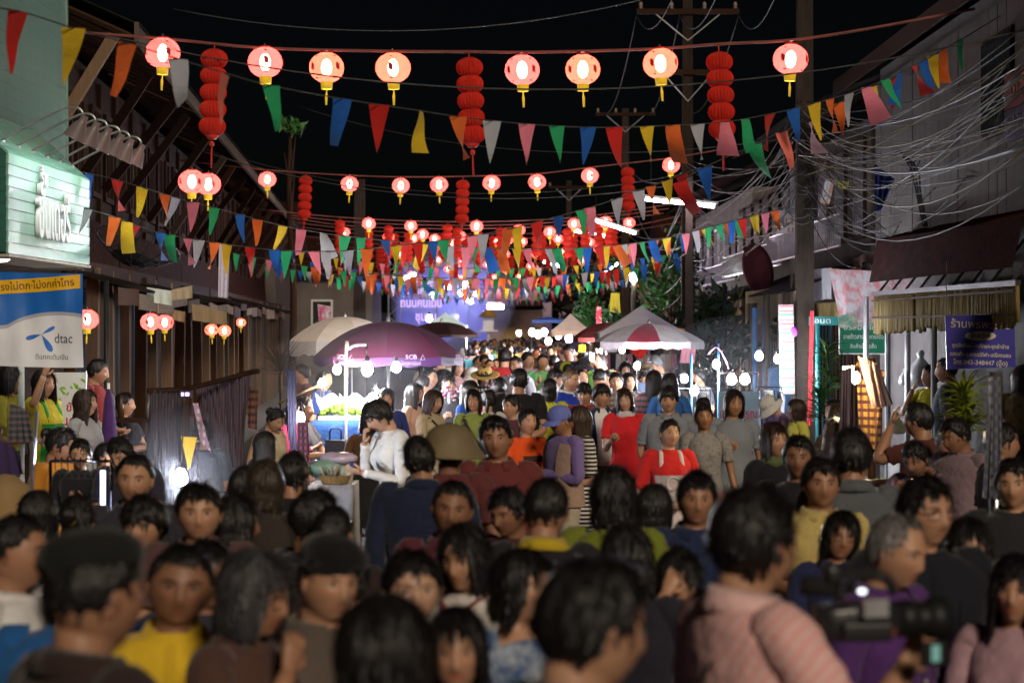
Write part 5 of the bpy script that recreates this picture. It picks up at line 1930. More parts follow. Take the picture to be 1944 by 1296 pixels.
lantern_row(86, [(560, 430), (700, 446), (860, 452), (1020, 452), (1180, 440), (1300, 420)],
            [(786, 455), (858, 463), (943, 461), (992, 461), (1025, 463), (1085, 455), (1120, 462)], [(750, 440), (838, 443), (935, 445), (1050, 440), (1110, 438)], 'fourth row', True)
lantern_row(104, [(600, 462), (760, 480), (900, 486), (1040, 484), (1200, 468)],
            [(833, 495), (876, 500), (925, 504), (1007, 507), (1044, 500), (1105, 497)], [(720, 470), (800, 478), (905, 480), (970, 482), (1068, 478), (1140, 470)], 'fifth row', True)
lantern_row(122, [(650, 495), (800, 508), (940, 514), (1060, 510), (1200, 496)],
            [(780, 522), (876, 529), (938, 528), (985, 527), (1045, 518), (1060, 524)], [(760, 503), (830, 505), (900, 508), (1000, 508), (1090, 505)], 'sixth row', True)
lantern_row(62, [(470, 395), (640, 412), (800, 420), (960, 420), (1120, 410), (1290, 385)],
            [(700, 428), (905, 433), (1150, 425)], [(645, 413), (850, 421), (1020, 418), (1110, 410)], 'row between second and third', True)
lantern_row(95, [(560, 446), (700, 462), (860, 468), (1020, 466), (1200, 448)],
            [(690, 478), (760, 484), (850, 486), (960, 485), (1015, 483), (1070, 480), (1135, 474)], [(725, 463), (820, 466), (880, 468), (990, 467), (1040, 465), (1090, 461)], 'row between fourth and fifth', True)
lantern_row(113, [(640, 480), (800, 494), (940, 500), (1060, 497), (1200, 482)],
            [(800, 508), (850, 512), (905, 514), (960, 514), (1022, 512), (1085, 508)], [(735, 488), (790, 493), (865, 498), (930, 500), (1010, 499), (1055, 497), (1120, 491)], 'row between fifth and sixth', True)
lantern_row(67, [(500, 402), (650, 420), (800, 427), (960, 427), (1110, 417), (1270, 396)],
            [(780, 432), (985, 440), (1090, 428)], [(738, 424), (868, 427), (950, 428), (1135, 416)], 'row just before the third', True)
lantern_row(79, [(540, 420), (700, 438), (860, 444), (1020, 443), (1180, 432), (1300, 408)],
            [(825, 456), (905, 460), (965, 458), (1060, 456), (1140, 448)], [(685, 436), (735, 439), (800, 441), (885, 443), (985, 443), (1030, 442), (1090, 438), (1165, 432)], 'row just behind the third', True)
# lanterns on the wooden houses
for i, (x, y, d, s_, lab) in enumerate(((365, 345, 31, 1.0, 'red-skirted lantern glowing on the upper balcony, the one nearer the green sign'), (396, 350, 32, .95, 'red-skirted lantern on the upper balcony, partly behind its twin'),
                                        (166, 606, 27.5, .75, 'red lantern peeping out beside the printed banner'), (285, 611, 31.5, .75, 'pink-red lantern with printed characters hanging in the porch'),
                                        (313, 612, 33.5, .7, 'pink-red lantern half behind a porch post'), (401, 626, 39, .62, 'small orange lantern deep in the porch'), (427, 628, 40, .62, 'small orange lantern next to a dark post in the porch'), (458, 612, 43, .5, 'small red lantern by the green door'))):
    place(proto_l if i < 5 else proto_y, P(x, y, d) + np.array([0, 0, .19 * s_]), lab, 'lanterns on the wooden porch', s_)

# ------------------------------------------------------------------ pennants
PC = [('red', (.50, .02, .015)), ('yellow', (.60, .40, .02)), ('orange', (.66, .13, .025)), ('grey', (.36, .37, .40)), ('green', (.02, .30, .11)), ('blue', (.015, .10, .38)), ('pink', (.66, .18, .24))]
PM = {n_: cloth(c_, thin=.25) for n_, c_ in PC}
PM['coral'] = cloth((.7, .16, .11), thin=.25)
PM['white'] = cloth((.55, .52, .50), thin=.25)
PM['pale pink'] = cloth((.66, .42, .46), thin=.25)
pen_mesh = {}


def pen_geo(k):
    r = np.random.default_rng(k)
    A = []
    bend, tw = r.normal() * .04, r.normal() * .05
    for t_ in np.linspace(0, 1, 7):
        w = .068 * (1 - t_) ** .85 + .002
        A.append([(u * w + bend * t_ ** 2, .02 * math.sin(t_ * 5 + k) * t_ + u * tw * t_, -.32 * t_) for u in (-1, -.3, .3, 1)])
    return G().grid(np.array(A), False)


def pennants(label, pts, seq=None, sp=.42, sc=1.0, seed=0, exact=None):
    """pts: (x, y, d) along the cord"""
    r = random.Random(seed)
    q = smooth_path(np.array([P(*p_) for p_ in pts]), 6)
    b = q[0].copy()
    t = thing('pennant_string', label, 'bunting', b, 0, 'pennant strings across the street')
    g = G(); g.tube(q - b, .004 + .00007 * pts[0][2], 4); g.obj('cord', M_WIRE, t, True)
    seg = np.linalg.norm(np.diff(q, axis=0), axis=1)
    cum = np.concatenate([[0], np.cumsum(seg)])
    if exact:
        pos = []
        for x in exact:
            px = q[:, 0] / q[:, 1] * F + 972
            pos.append(np.interp(x, px, cum))
    else:
        pos = np.arange(sp * .5, cum[-1], sp)
    for i, s_ in enumerate(pos):
        s2 = s_ + (r.gauss(0, .05) if not exact else 0)
        p_ = np.array([np.interp(s2, cum, q[:, k]) for k in range(3)])
        d_ = np.array([np.interp(min(s2 + .1, cum[-1]), cum, q[:, k]) for k in range(3)]) - p_
        nm = seq[i % len(seq)] if seq else r.choice(PC)[0]
        k = r.randrange(8)
        key = (nm, k)
        if key not in pen_mesh:
            pen_mesh[key] = pen_geo(k).mesh('pennant', PM[nm], True)
        o = link('pennant', pen_mesh[key], t, p_ - b, (r.gauss(0, .22), -math.atan2(d_[2], max(abs(d_[0]), .01)) * .5 + r.gauss(0, .06), math.atan2(d_[1], d_[0]) * .6 + r.gauss(0, .3)))
        w_ = sc * r.uniform(.92, 1.08)
        o.scale = (w_, w_, w_)


SQ = ['red', 'yellow', 'orange', 'grey', 'coral', 'green', 'blue', 'red', 'yellow', 'orange', 'grey', 'pink', 'green', 'blue', 'red', 'yellow', 'orange', 'grey', 'pink', 'green', 'red', 'blue', 'yellow', 'orange', 'grey', 'pink', 'green', 'blue', 'red', 'blue', 'yellow', 'orange', 'green']
pennants('large nearest pennant string rising from the clapboard wall to the cables', [(-60, 10, 12.5), (35, 22, 13), (140, 54, 13.5), (240, 82, 14), (340, 113, 14.5), (430, 140, 15), (515, 163, 15.5), (650, 188, 16.5), (800, 211, 17.5), (935, 230, 18.5), (1115, 242, 19.5), (1277, 238, 20.5), (1375, 232, 21), (1465, 216, 21.5), (1540, 198, 22), (1640, 168, 22.5), (1735, 125, 23), (1830, 72, 24), (1900, 30, 25)],
         SQ, sc=1.0, seed=2, exact=[35, 140, 243, 338, 428, 515, 650, 720, 800, 870, 934, 1000, 1057, 1116, 1166, 1228, 1277, 1324, 1376, 1414, 1462, 1505, 1545, 1575, 1612, 1645, 1680, 1708, 1736, 1752, 1770, 1790, 1822])
pennants('pennant string drooping in front of the cable tangle', [(1290, 345, 22), (1337, 318, 22), (1430, 276, 22), (1485, 250, 22), (1545, 228, 22.5), (1592, 196, 23), (1650, 168, 23.5), (1700, 148, 24)],
         ['red', 'blue', 'green', 'coral', 'pale pink', 'orange', 'yellow', 'red'], sc=1.0, seed=3, exact=[1285, 1337, 1432, 1483, 1540, 1592, 1652, 1694])
pennants('pennant string sloping down from the balcony past the lit lanterns', [(120, 320, 24.5), (195, 335, 25), (240, 347, 25), (290, 362, 25), (340, 377, 25.5), (435, 402, 26), (530, 427, 26.5), (622, 444, 27), (700, 453, 27.5), (800, 463, 28), (900, 470, 29), (1000, 472, 30), (1115, 470, 31), (1245, 456, 33), (1345, 432, 34), (1440, 408, 35), (1500, 392, 35)],
         ['green', 'blue', 'red', 'yellow', 'orange', 'grey', 'pink', 'green', 'blue', 'orange', 'yellow', 'pink', 'grey', 'green'], sp=.30, sc=.95, seed=4)
pennants('pennant string dipping low before the dish and rising beside the tube lights', [(160, 395, 24), (220, 413, 24), (300, 441, 24.5), (405, 460, 25), (525, 475, 25), (592, 477, 25), (655, 476, 25), (765, 465, 25), (870, 452, 25), (960, 436, 25), (1055, 412, 25), (1145, 386, 25), (1235, 354, 25), (1330, 318, 25)],
         ['grey', 'orange', 'yellow', 'red', 'blue', 'green', 'pink', 'grey', 'orange', 'yellow', 'red', 'blue', 'green', 'pink', 'grey'], sp=.20, sc=.9, seed=5)
pennants('pennant string in front of the tube lights ending at the power pole', [(1170, 470, 36), (1250, 456, 36), (1310, 440, 36), (1375, 424, 36), (1440, 406, 36), (1485, 398, 36)], ['yellow', 'pink', 'grey', 'orange', 'blue', 'red', 'yellow', 'orange', 'green'], sp=.22, sc=.9, seed=6)
for i, (d, y0, ym, y1, x0, x1, lab) in enumerate(((44, 480, 528, 492, 440, 1290, 'first'), (50, 500, 532, 500, 470, 1270, 'second'), (56, 470, 510, 480, 520, 1290, 'third'), (62, 512, 548, 516, 560, 1240, 'fourth'), (68, 496, 530, 500, 580, 1240, 'fifth'),
                                                  (76, 520, 552, 524, 620, 1230, 'sixth'), (84, 508, 540, 510, 640, 1210, 'seventh'), (94, 528, 556, 530, 680, 1200, 'eighth'), (104, 540, 566, 540, 700, 1180, 'ninth'), (114, 548, 570, 548, 720, 1170, 'tenth'))):
    xs_ = np.linspace(x0, x1, 7)
    pts = [(x, (y0 * (1 - u) + y1 * u) + (ym - (y0 + y1) / 2) * (1 - (2 * u - 1) ** 2), d + u * 1.5) for u, x in zip(np.linspace(0, 1, 7), xs_)]
    pennants('%s of the far pennant strings counting from the tube lights towards the stage' % lab, pts, None, sp=.27 if d < 70 else .36, sc=.95, seed=10 + i)

# ------------------------------------------------------------------ lamps
BM = {}


def bulb(x, y, d, label, col=(1, .97, 1.0), st=600, r=.055, long=1.2, cordto=None, down=True):
    p = P(x, y, d)
    t = thing('light_bulb', label, 'light bulb', p, 0, 'bare bulbs of the stalls')
    key = (round(r, 3), col, st, long, down)
    if key not in BM:
        g = G()
        s_ = -1 if down else 1
        g.lathe([(.001, s_ * r * long * 1.05), (r * .55, s_ * r * long * .9), (r, s_ * r * .35 * long), (r * .92, -s_ * r * .3), (r * .5, -s_ * r * .95), (r * .42, -s_ * r * 1.1)], 12)
        m1 = g.mesh('glass', emit('bulb_glass', col, st), True)
        g = G()
        g.lathe([(r * .43, -s_ * r * 1.08), (r * .45, -s_ * r * 1.8), (r * .3, -s_ * r * 2.2), (.001, -s_ * r * 2.25)], 10)
        BM[key] = (m1, g.mesh('socket', M_BLK, True))
    link('glass', BM[key][0], t)
    link('socket', BM[key][1], t)
    if cordto is not None:
        g = G(); g.tube(smooth_path([np.array([0, 0, (1 if down else -1) * r * 2.2]), (np.asarray(cordto) - p) * .5 + np.array([0, 0, -.02]), np.asarray(cordto) - p], 4), .006, 5); g.obj('cord', M_WIRED, t, True)
    return t


COOL = (.86, .90, 1.0)
WARM = (1.0, .80, .50)
VIO = (.92, .80, 1.0)
# the parasol stall
bulb(697, 699, 26.2, 'large white bulb hanging from the tall bent lamp pipe', COOL, 924, 0.061, 1.3, P(697, 672, 26.2))
bulb(752, 697, 27.5, 'white bulb under the front edge of the purple parasol', COOL, 726, 0.054, 1.0, P(752, 675, 27.5))
bulb(640, 701, 28, 'warm bulb hanging behind the bent lamp pipe under the parasol', WARM, 572, 0.047, 1.2, P(640, 672, 28))
bulb(612, 727, 26, 'warm round bulb on the end of a slanting stick', WARM, 484, 0.043, 1.0, P(600, 735, 26))
bulb(708, 756, 27, 'low white bulb above the head of the person in the white blouse', COOL, 792, 0.054, 1.0, P(712, 735, 27))
bulb(712, 742, 27.8, 'smaller violet-white bulb just above the low one', VIO, 572, 0.036, 1.0, P(716, 725, 27.8))
bulb(571, 790, 23.5, 'long white energy bulb hanging by the blue plaid cloth', VIO, 660, 0.036, 2.2, P(571, 762, 23.5))
bulb(343, 903, 17.2, 'glaring white bulb behind the round-faced man', COOL, 836, 0.045, 1.5, P(350, 745, 17.2))
# tent and rack stalls
for x, y, d, r_, col, st, lab in ((1360, 691, 31, .05, COOL, 420, 'white globe bulb on the thin blue pole'), (1441, 675, 33, .055, COOL, 420, 'white globe bulb on a rack post'), (1476, 681, 33, .05, COOL, 420, 'white globe bulb next to the striped cloth strip'),
                                  (1389, 719, 30, .06, COOL, 420, 'white bulb beneath the pink tray shade'), (1414, 719, 30.3, .06, COOL, 420, 'twin white bulb beneath the pink tray shade'), (1299, 718, 32, .05, COOL, 420, 'white bulb amid the clothes racks'),
                                  (1318, 741, 29, .05, COOL, 420, 'white bulb close above the bending person in yellow'), (1190, 694, 34, .05, VIO, 380, 'violet-white bulb among the lantern wares'), (1210, 694, 34.5, .05, VIO, 380, 'second violet-white bulb among the lantern wares'),
                                  (1181, 664, 42, .045, VIO, 380, 'bulb hanging under the white canopy tent'), (1137, 666, 44, .06, WARM, 420, 'warm bulb at the red and white parasol edge'), (1126, 678, 43, .06, (1, .92, .85), 420, 'bright bulb over the wares of the red and white parasol'), (1284, 655, 42, .035, WARM, 380, 'small warm bulb at the tent side post'),
                                  (1080, 642, 60, .085, COOL, 420, 'white bulb under the far white peaked tent'), (1041, 647, 55, .07, (1, .55, .25), 320, 'orange bulb above the heads in the street'), (1010, 630, 70, .09, VIO, 420, 'first of the clustered white lamps at the blue tarp stalls'), (1022, 634, 68, .09, COOL, 420, 'second of the clustered white lamps at the blue tarp stalls'),
                                  (1033, 630, 66, .085, VIO, 420, 'third of the clustered white lamps at the blue tarp stalls'), (1060, 638, 62, .06, COOL, 420, 'small lamp between the blue tarp and the peaked tent'), (985, 632, 80, .07, WARM, 380, 'warm lamp by the lit doorway stalls'), (815, 604, 60, .075, VIO, 420, 'violet lamp above the purple parasol top')):
    bulb(x, y, d, lab, col, st * (2.6 if d < 36 else 4), r_ * .95)
# street lamp on the right
t = thing('street_lamp', 'bright street lamp fixed to the grey pole beyond the tube lights', 'street lamp', P(1203, 620, 60) * np.array([1, 1, 0]))
zz_ = P(1203, 525, 60)[2]
g = G(); g.tube([(.0, .1, 0), (0, .1, zz_ + .45)], .07, 8); g.obj('pole', M_POLE, t)
g = G(); g.lathe([(.04, .22), (.06, .12), (.09, .08)], 12, (0, 0, zz_)); g.tube([(0, .1, zz_ + .25), (0, 0, zz_ + .25)], .03, 6); g.obj('holder', M_TIN, t)
g = G(); g.ball((0, 0, zz_), (.095, .095, .14), 12, 8); g.obj('bulb', emit('street_bulb', (.9, 1, .95), 500), t, True)


def tube_light(x0, y0, d0, x1, y1, d1, label, st=60, r=.02, col=(.90, .78, 1.0), hang=True):
    a, b = P(x0, y0, d0), P(x1, y1, d1)
    t = thing('tube_light', label, 'tube light', a, 0, 'fluorescent tubes over the street')
    v = b - a
    g = G(); g.tube([v * .03, v * .97], r, 8); g.obj('tube', emit('tube_glass', col, st * 1.9), t, True)
    for k in (0, 1):
        g = G(); g.tube([v * (.0 if k == 0 else .965), v * (.035 if k == 0 else 1)], r * 1.1, 8); g.obj('end_cap', M_STEEL, t)
    g = G(); g.beam(np.array([0, 0, r * 2.1]), v + np.array([0, 0, r * 2.1]), .05, .03); g.obj('batten', M_WHT, t)
    if hang:
        for k in (.1, .9):
            g = G(); g.tube([v * k + np.array([0, 0, .05]), v * k + np.array([0, 0, .6])], .004, 4); g.obj('hanger_wire', M_WIRED, t)


tube_light(1222, 378, 38, 1362, 392, 37.4, 'nearest long tube light slanting beside the thick power pole', 70, .026)
tube_light(1123, 416, 55, 1211, 444, 53, 'second tube light slanting over the red lantern columns', 90, .03)
tube_light(1086, 437, 75, 1150, 449, 74, 'third tube light behind the lantern row', 100, .035)
tube_light(1031, 496, 98, 1067, 506, 97, 'short far tube light low among the lanterns', 120, .04)
tube_light(1150, 518, 70, 1177, 498, 70, 'upright slanting tube light by the street lamp', 100, .035)
tube_light(766, 529, 66, 790, 520, 66, 'short tube light above the stage letters', 100, .035)
tube_light(924, 582, 108, 957, 582, 108, 'level tube light over the far doorway', 130, .09)

# ------------------------------------------------------------------ parasols and tents
def parasol(name, label, px, py_edge, py_top, d, R_, n, m_, val=.14, valm=None, mast=True, sag_=.10, pole_m=None, cat='parasol', pan2=None, group=None):
    zt, ze = P(px, py_top, d)[2], P(px, py_edge, d)[2]
    b = P(px, 620, d) * np.array([1, 1, 0])
    t = thing(name, label, cat, b, random.uniform(0, .6), group)
    H_ = zt - ze
    k = 5
    nn = n * 4
    prof = [(R_ * u, zt - H_ * (u ** 2.1)) for u in np.linspace(.02, 1, 9)]
    for i in range(n):
        g = G()
        a0, a1 = i * 2 * PI / n, (i + 1) * 2 * PI / n
        A = []
        for r_, z in prof:
            row = []
            for j in range(6):
                f_ = j / 5
                dip = math.sin(f_ * PI)
                ang = a0 + (a1 - a0) * f_
                rr = r_ * (1 - .05 * dip * (r_ / R_))
                row.append((rr * math.cos(ang), rr * math.sin(ang), z - sag_ * .35 * dip * (r_ / R_) * H_))
            A.append(row)
        g.grid(np.array(A), False)
        g.obj('panel', (pan2 if pan2 and i % 3 else m_), t, True)
        if val:
            g = G()
            lo = [(q[0] * 1.005, q[1] * 1.005, q[2] - val * (1 + .12 * math.sin(q[0] * 30))) for q in A[-1]]
            mid_ = [((q[0] + w[0]) / 2 * 1.01, (q[1] + w[1]) / 2 * 1.01, (q[2] + w[2]) / 2) for q, w in zip(A[-1], lo)]
            g.grid(np.array([A[-1], mid_, lo]), False)
            g.obj('valance', valm or m_, t, True)
        g = G()
        g.tube([(.05 * math.cos(a0), .05 * math.sin(a0), zt - .04)] + [(r_ * math.cos(a0) * .99, r_ * math.sin(a0) * .99, z - .015) for r_, z in prof[2::2]], .007, 4)
        g.obj('rib', M_STEEL, t)
    if mast:
        g = G(); g.tube([(0, 0, 0), (0, 0, zt + .05)], .022, 8); g.obj('pole', pole_m or M_STEEL, t, True)
        g = G(); g.lathe([(.03, zt - .01), (.02, zt + .05), (.001, zt + .07)], 8); g.obj('finial', M_STEEL, t, True)
    return t


MPUR = mat('purple_canvas', (.10, .008, .040), .45, .4, var=.18, nscale=2)
pt = parasol('parasol', 'big purple printed parasol over the bulb-lit stall', 737, 676, 610, 29, .89, 8, MPUR, .10, mat('purple_canvas', (.06, .014, .085), .5, var=.15))
MLT = mat('pale_print', (.34, .25, .36), .5)
for an, s_ in ((-PI / 2 + .35, 1), (-PI / 2 - .6, .9), (-PI / 2 + 1.2, .9)):
    for body, z, sz, w in (('SCB', 1.955, .07, .14), ('ไทยพาณิชย์', 1.885, .055, .24)):
        aa = an - pt.rotation_euler.z
        text('lettering', body, sz, MLT, pt, (.905 * math.cos(aa), .905 * math.sin(aa), z - .06), (PI / 2, 0, aa + PI / 2), .001, width=w)
    aa = an - pt.rotation_euler.z + .16
    g = G(); g.tube([(-.03, 0, -.02), (.03, 0, -.02), (.0, 0, .04), (-.03, 0, -.02)], .004, 4); o = g.obj('emblem', MLT, pt, False, (.91 * math.cos(aa), .91 * math.sin(aa), 1.885)); o.rotation_euler = (0, 0, aa + PI / 2)
parasol('parasol', 'cream canvas parasol behind the purple one', 655, 646, 601, 35, .82, 8, mat('cream_canvas', (.86, .76, .68), .8, var=.1), .20, mat('white_canvas', (.66, .64, .64), .8, var=.1))
parasol('parasol', 'dark brown parasol showing beyond the purple one', 838, 634, 611, 44, .70, 8, mat('dark_canvas', (.035, .016, .02), .6), .05)
parasol('parasol', 'maroon parasol at the near side of the white canopy tent', 1152, 640, 612, 44, .62, 8, mat('maroon_canvas', (.14, .03, .03), .7), .08)
parasol('parasol', 'red and white parasol in front of the white canopy tent', 1232, 648, 614, 36, .82, 10, mat('red_canvas', (.20, .022, .035), .7), .10, mat('white_canvas', (.46, .44, .44), .8), pan2=mat('white_canvas', (.46, .44, .44), .8))


def tent(label, x0, x1, py_e, py_t, d, m_, val=.22, depth=None, legs=True):
    cx = (x0 + x1) / 2
    w = (x1 - x0) / F * d
    b = P(cx, 620, d) * np.array([1, 1, 0])
    t = thing('canopy_tent', label, 'tent', b)
    ze, zt = P(cx, py_e, d)[2], P(cx, py_t, d)[2]
    dp = depth or w
    c4 = [(-w / 2, -dp / 2), (w / 2, -dp / 2), (w / 2, dp / 2), (-w / 2, dp / 2)]
    for i in range(4):
        a, c_ = np.array(c4[i]), np.array(c4[(i + 1) % 4])
        A = []
        for u in np.linspace(0, 1, 7):
            k = u ** .85
            A.append([((a[0] * (1 - f_) + c_[0] * f_) * (1 - u), (a[1] * (1 - f_) + c_[1] * f_) * (1 - u), ze + (zt - ze) * (u ** 1.15) - .04 * math.sin(f_ * PI) * (1 - u)) for f_ in np.linspace(0, 1, 7)])
        G().grid(np.array(A), False).obj('roof_panel', m_, t, True)
        A = [[(a[0] * (1 - f_) + c_[0] * f_, a[1] * (1 - f_) + c_[1] * f_, ze - v_ * val - .02 * math.sin(f_ * 9) * v_) for f_ in np.linspace(0, 1, 9)] for v_ in (0, .5, 1)]
        G().grid(np.array(A) * np.array([1.002, 1.002, 1]), False).obj('valance', m_, t, True)
        g = G(); g.tube([(a[0] * .98, a[1] * .98, 0), (a[0] * .98, a[1] * .98, ze)], .025, 6); g.obj('leg', M_STEEL, t)
    return t


WC = mat('white_canvas', (.46, .44, .44), .8, var=.1)
tent('white canopy tent with a tall peak behind the red and white parasol', 1132, 1302, 632, 580, 40, WC, .14)
tent('far white peaked tent beside the blue tarp', 1045, 1122, 628, 595, 58, WC, .12)
tent('pale greenish peaked tent in the blue stage glow', 806, 886, 618, 593, 68, mat('pale_green_canvas', (.42, .56, .48), .8, var=.08), .12)
tent('blue tarp stall roof beyond the white peaked tent', 1008, 1075, 607, 601, 78, mat('blue_tarp', (.02, .08, .30), .5), .1)
sheet('orange_cloth', 'orange cloth at the corner of the white canopy tent', 'cloth', [P(1284, 622, 38), P(1303, 624, 38), P(1284, 651, 38), P(1300, 652, 38)], cloth((.55, .25, .05)))
sheet('pink_bag', 'pink translucent sheet hanging by the tent corner', 'plastic sheet', [P(1296, 650, 36), P(1322, 652, 36), P(1290, 688, 36), P(1318, 690, 36)], cloth((.5, .22, .25), thin=.4))
sheet('yellow_banner', 'tall yellow hanging banner beyond the white tent', 'banner', [P(1160, 556, 75), P(1176, 556, 75), P(1156, 592, 75), P(1178, 594, 75)], cloth((.5, .42, .03)))
sheet('red_banner', 'narrow red vertical banner above the tents', 'banner', [P(1132, 582, 62), P(1142, 582, 62), P(1132, 618, 62), P(1142, 618, 62)], cloth((.4, .03, .05), 'floral', (.5, .3, .3)))
sheet('lit_blind', 'warmly lit window blind on the far shophouse', 'blind', [P(1108, 568, 88), P(1138, 570, 88), P(1108, 592, 88), P(1138, 590, 88)], cloth((.6, .4, .2), 'hstripe', (.3, .18, .08)))
sheet('paper_banner', 'small white paper banner standing above the cream parasol', 'banner', [P(603, 577, 40), P(629, 582, 40), P(605, 609, 40), P(629, 609, 40)], cloth((.6, .58, .6), 'tie', (.5, .1, .2)))
# ------------------------------------------------------------------ who stands where
YEL = (.60, .40, .025)
LIME = (.30, .36, .02)
NAVY = (.015, .022, .06)
BLK = (.014, .013, .014)
WHT = (.72, .71, .70)
RED = (.48, .022, .018)
BRN = (.060, .032, .024)
KHA = (.16, .12, .08)
PUR = (.115, .035, .19)
BLU = (.02, .10, .36)
GRY = (.17, .17, .18)
PINK = (.74, .42, .40)
GRN = (.16, .24, .035)
N_SEED = [0]


def C(col, slv='short', **k):
    return dict(col=col, slv=slv, **k)


def H(x, y, hd, yaw, label, d=None, **k):
    """crown at pixel (x, y) and a head hd pixels tall -> distance and body height"""
    N_SEED[0] += 1
    sit = k.get('sit')
    hmin = k.pop('hmin', 1.44)
    if d is None:
        h = 2.25 / (1 + (y - HY) * .1341 / hd)
        hc = min(1.88, max(hmin, h))
        d = F * .1341 * hc / hd if abs(hc - h) < 1e-6 else (CAMZ - hc) * F / (y - HY)
        h = hc
    else:
        z = CAMZ - (y - HY) * d / F
        h = (z + (.0)) if not sit else z / (1.70 - .38) * 1.70
        h = max(1.0, min(1.95, h))
    k.setdefault('lod', 0 if d < 11 else 1 if d < 36 else 2)
    k.setdefault('seed', N_SEED[0] * 3.7 % 29)
    q = random.Random(N_SEED[0] * 17)
    if 'arms' not in k and not sit:
        k['arms'] = q.choice([('down', 'down'), ('down', 'down'), ('front', 'front'), ('hold', 'down'), ('down', 'phone'), ('crossed', 'crossed'), ('down', 'hold'), ('back', 'back')])
    k['hy'] = k.get('hy', 0) + q.uniform(-12, 12)
    k['ht'] = k.get('ht', 0) + q.uniform(-6, 6)
    k['side_lean'] = q.uniform(-3.5, 3.5)
    k['fat'] = k.get('fat', 1.0) * q.uniform(.96, 1.1)
    lean_h = math.sin(math.radians(k.get('lean', 0))) * .55 * h / 1.7
    X = (x - 972) / F * d
    yr = math.radians(yaw)
    p = (X - math.sin(yr) * lean_h, d + math.cos(yr) * lean_h, 0)
    return make_person(label, p, h, yaw, **k)


DK = dict(col=BLK)
TR = lambda c: dict(col=c)

# --- the nearest people, out of focus
H(28, 972, 138, 74, 'man in profile with greying temples and a white open collar, behind the blue shirt', tone='c', hair='crew', top=C(WHT, 'long', collar=True), fat=1.1)
H(120, 1040, 135, 8, 'person in a blue shirt hidden behind the officer in the dark beret', tone='c', hair='short', top=C((.015, .10, .30), 'long'), fat=1.15)
H(163, 1010, 215, 128, 'officer in a big dark beret and dark brown uniform turned away with one ear showing', tone='c', hair='crew', top=C((.035, .02, .018), 'short', collar=True), ext=[('beret', (.010, .011, .010)), ('badge', .16, -.10, 1.34, (.5, .2, .2))], hy=-8)
H(318, 1028, 150, 4, 'broad man in a bright yellow collared shirt looking straight ahead', tone='d', hair='crew', top=C((.72, .47, .025), 'short', collar=True, cgap=.6), fat=1.14, wide=1.1, arms=('down', 'front'))
H(396, 1022, 125, 22, 'dark-faced person peering over the shoulder of the man in yellow', tone='d', hair='short', top=C((.03, .03, .05), 'short'))
H(478, 1036, 158, 62, 'grey-bobbed woman in glasses and brown uniform resting fingers on her chin', sex='f', tone='c', hair='bob', hairc=(.05, .048, .052), top=C((.085, .042, .032), 'short', collar=True), arms=('down', 'chin'), hy=8, hp=8,
  ext=['glasses', ('patch', -1, (.4, .36, .36)), ('badge', .07, -.13, 1.30, (.5, .45, .45))], fat=1.05)
H(612, 1016, 152, 40, 'officer in a black beret and brown buttoned uniform glancing to the side', tone='b', hair='crew', top=C((.11, .085, .07), 'short', collar=True), ext=[('beret', (.008, .008, .009)), 'buttons', ('epaulette', (.2, .18, .16)), ('badge', .13, -.12, 1.32, (.7, .7, .65))], hp=4, fat=1.08)
H(742, 1130, 190, 150, 'person with a glossy black bob seen from behind in a dark red collar', sex='f', tone='c', hair='bobf', top=C((.16, .02, .02), 'short', collar=True), d=4.9, hy=-6)
H(850, 1150, 150, 12, 'woman in a royal blue jacket with a small gold emblem, face hidden', sex='f', tone='b', hair='bob', top=C((.022, .03, .17), 'long'), ext=[('badge', .07, -.135, 1.33, (.7, .5, .1))], d=6.15, fat=1.2)
H(788, 1038, 128, 2, 'smiling woman with pulled-back hair showing over a black bob', sex='f', tone='a', hair='tied', top=C((.02, .03, .12), 'short'), wide=1.06, hp=2, d=7.1)
H(898, 988, 122, -34, 'woman in a white blouse with a dark red neck trim looking away', sex='f', tone='b', hair='bob', top=C((.62, .58, .54), 'long'), ext=[('trim', (.20, .012, .02))], hp=8)
H(992, 1040, 130, 34, 'woman in a blue and white tie-dyed blouse with dark hair swept to one side', sex='f', tone='b', hair='bob', top=C((.05, .10, .22), 'half', pat='tie', col2=(.45, .5, .55), low=True), hy=6)
H(1105, 1058, 236, 118, 'big man nearest the lens with black hair and a bare ear, turned half away', tone='b', hair='short', top=C((.10, .085, .08), 'short', collar=True), hy=-4, hp=6, wide=1.04)
H(1432, 918, 196, 112, 'cameraman in a pink striped shirt with a black strap across his back', tone='b', hair='short', top=C((.78, .50, .48), 'short', pat='finestripe', col2=(.76, .39, .37), collar=True), arms=('down', 'camera'), ext=[('strap', (.012, .01, .012), -1)], hy=2, hp=-2, fat=1.12)
H(1682, 966, 138, 52, 'thin older man with cropped grey hair in a purple shirt', tone='b', hair='bald', hairc=(.16, .15, .15), top=C((.085, .028, .15), 'long', collar=True), hp=10, fat=.95)
H(1745, 900, 130, 14, 'tall man in glasses and a black jacket with folded arms', tone='b', hair='short', top=C((.010, .011, .018), 'long', collar=True), arms=('crossed', 'crossed'), ext=['glasses'], fat=1.14, hy=6)
H(1842, 978, 100, -6, 'woman with long dark hair and a hairband in front of the pink blouse', sex='f', tone='b', hair='long', top=C((.02, .018, .022), 'long'), hp=6)
H(1935, 1050, 125, -30, 'person in a dusty pink blouse cut by the picture edge', sex='f', tone='b', hair='long', top=C((.42, .26, .30), 'half'), ext=[('bag', (.015, .014, .014))])
H(1926, 868, 92, -8, 'man in a dark jacket standing by the checked cloth post', tone='b', hair='short', top=C((.022, .022, .024), 'long', collar=True), fat=1.1)
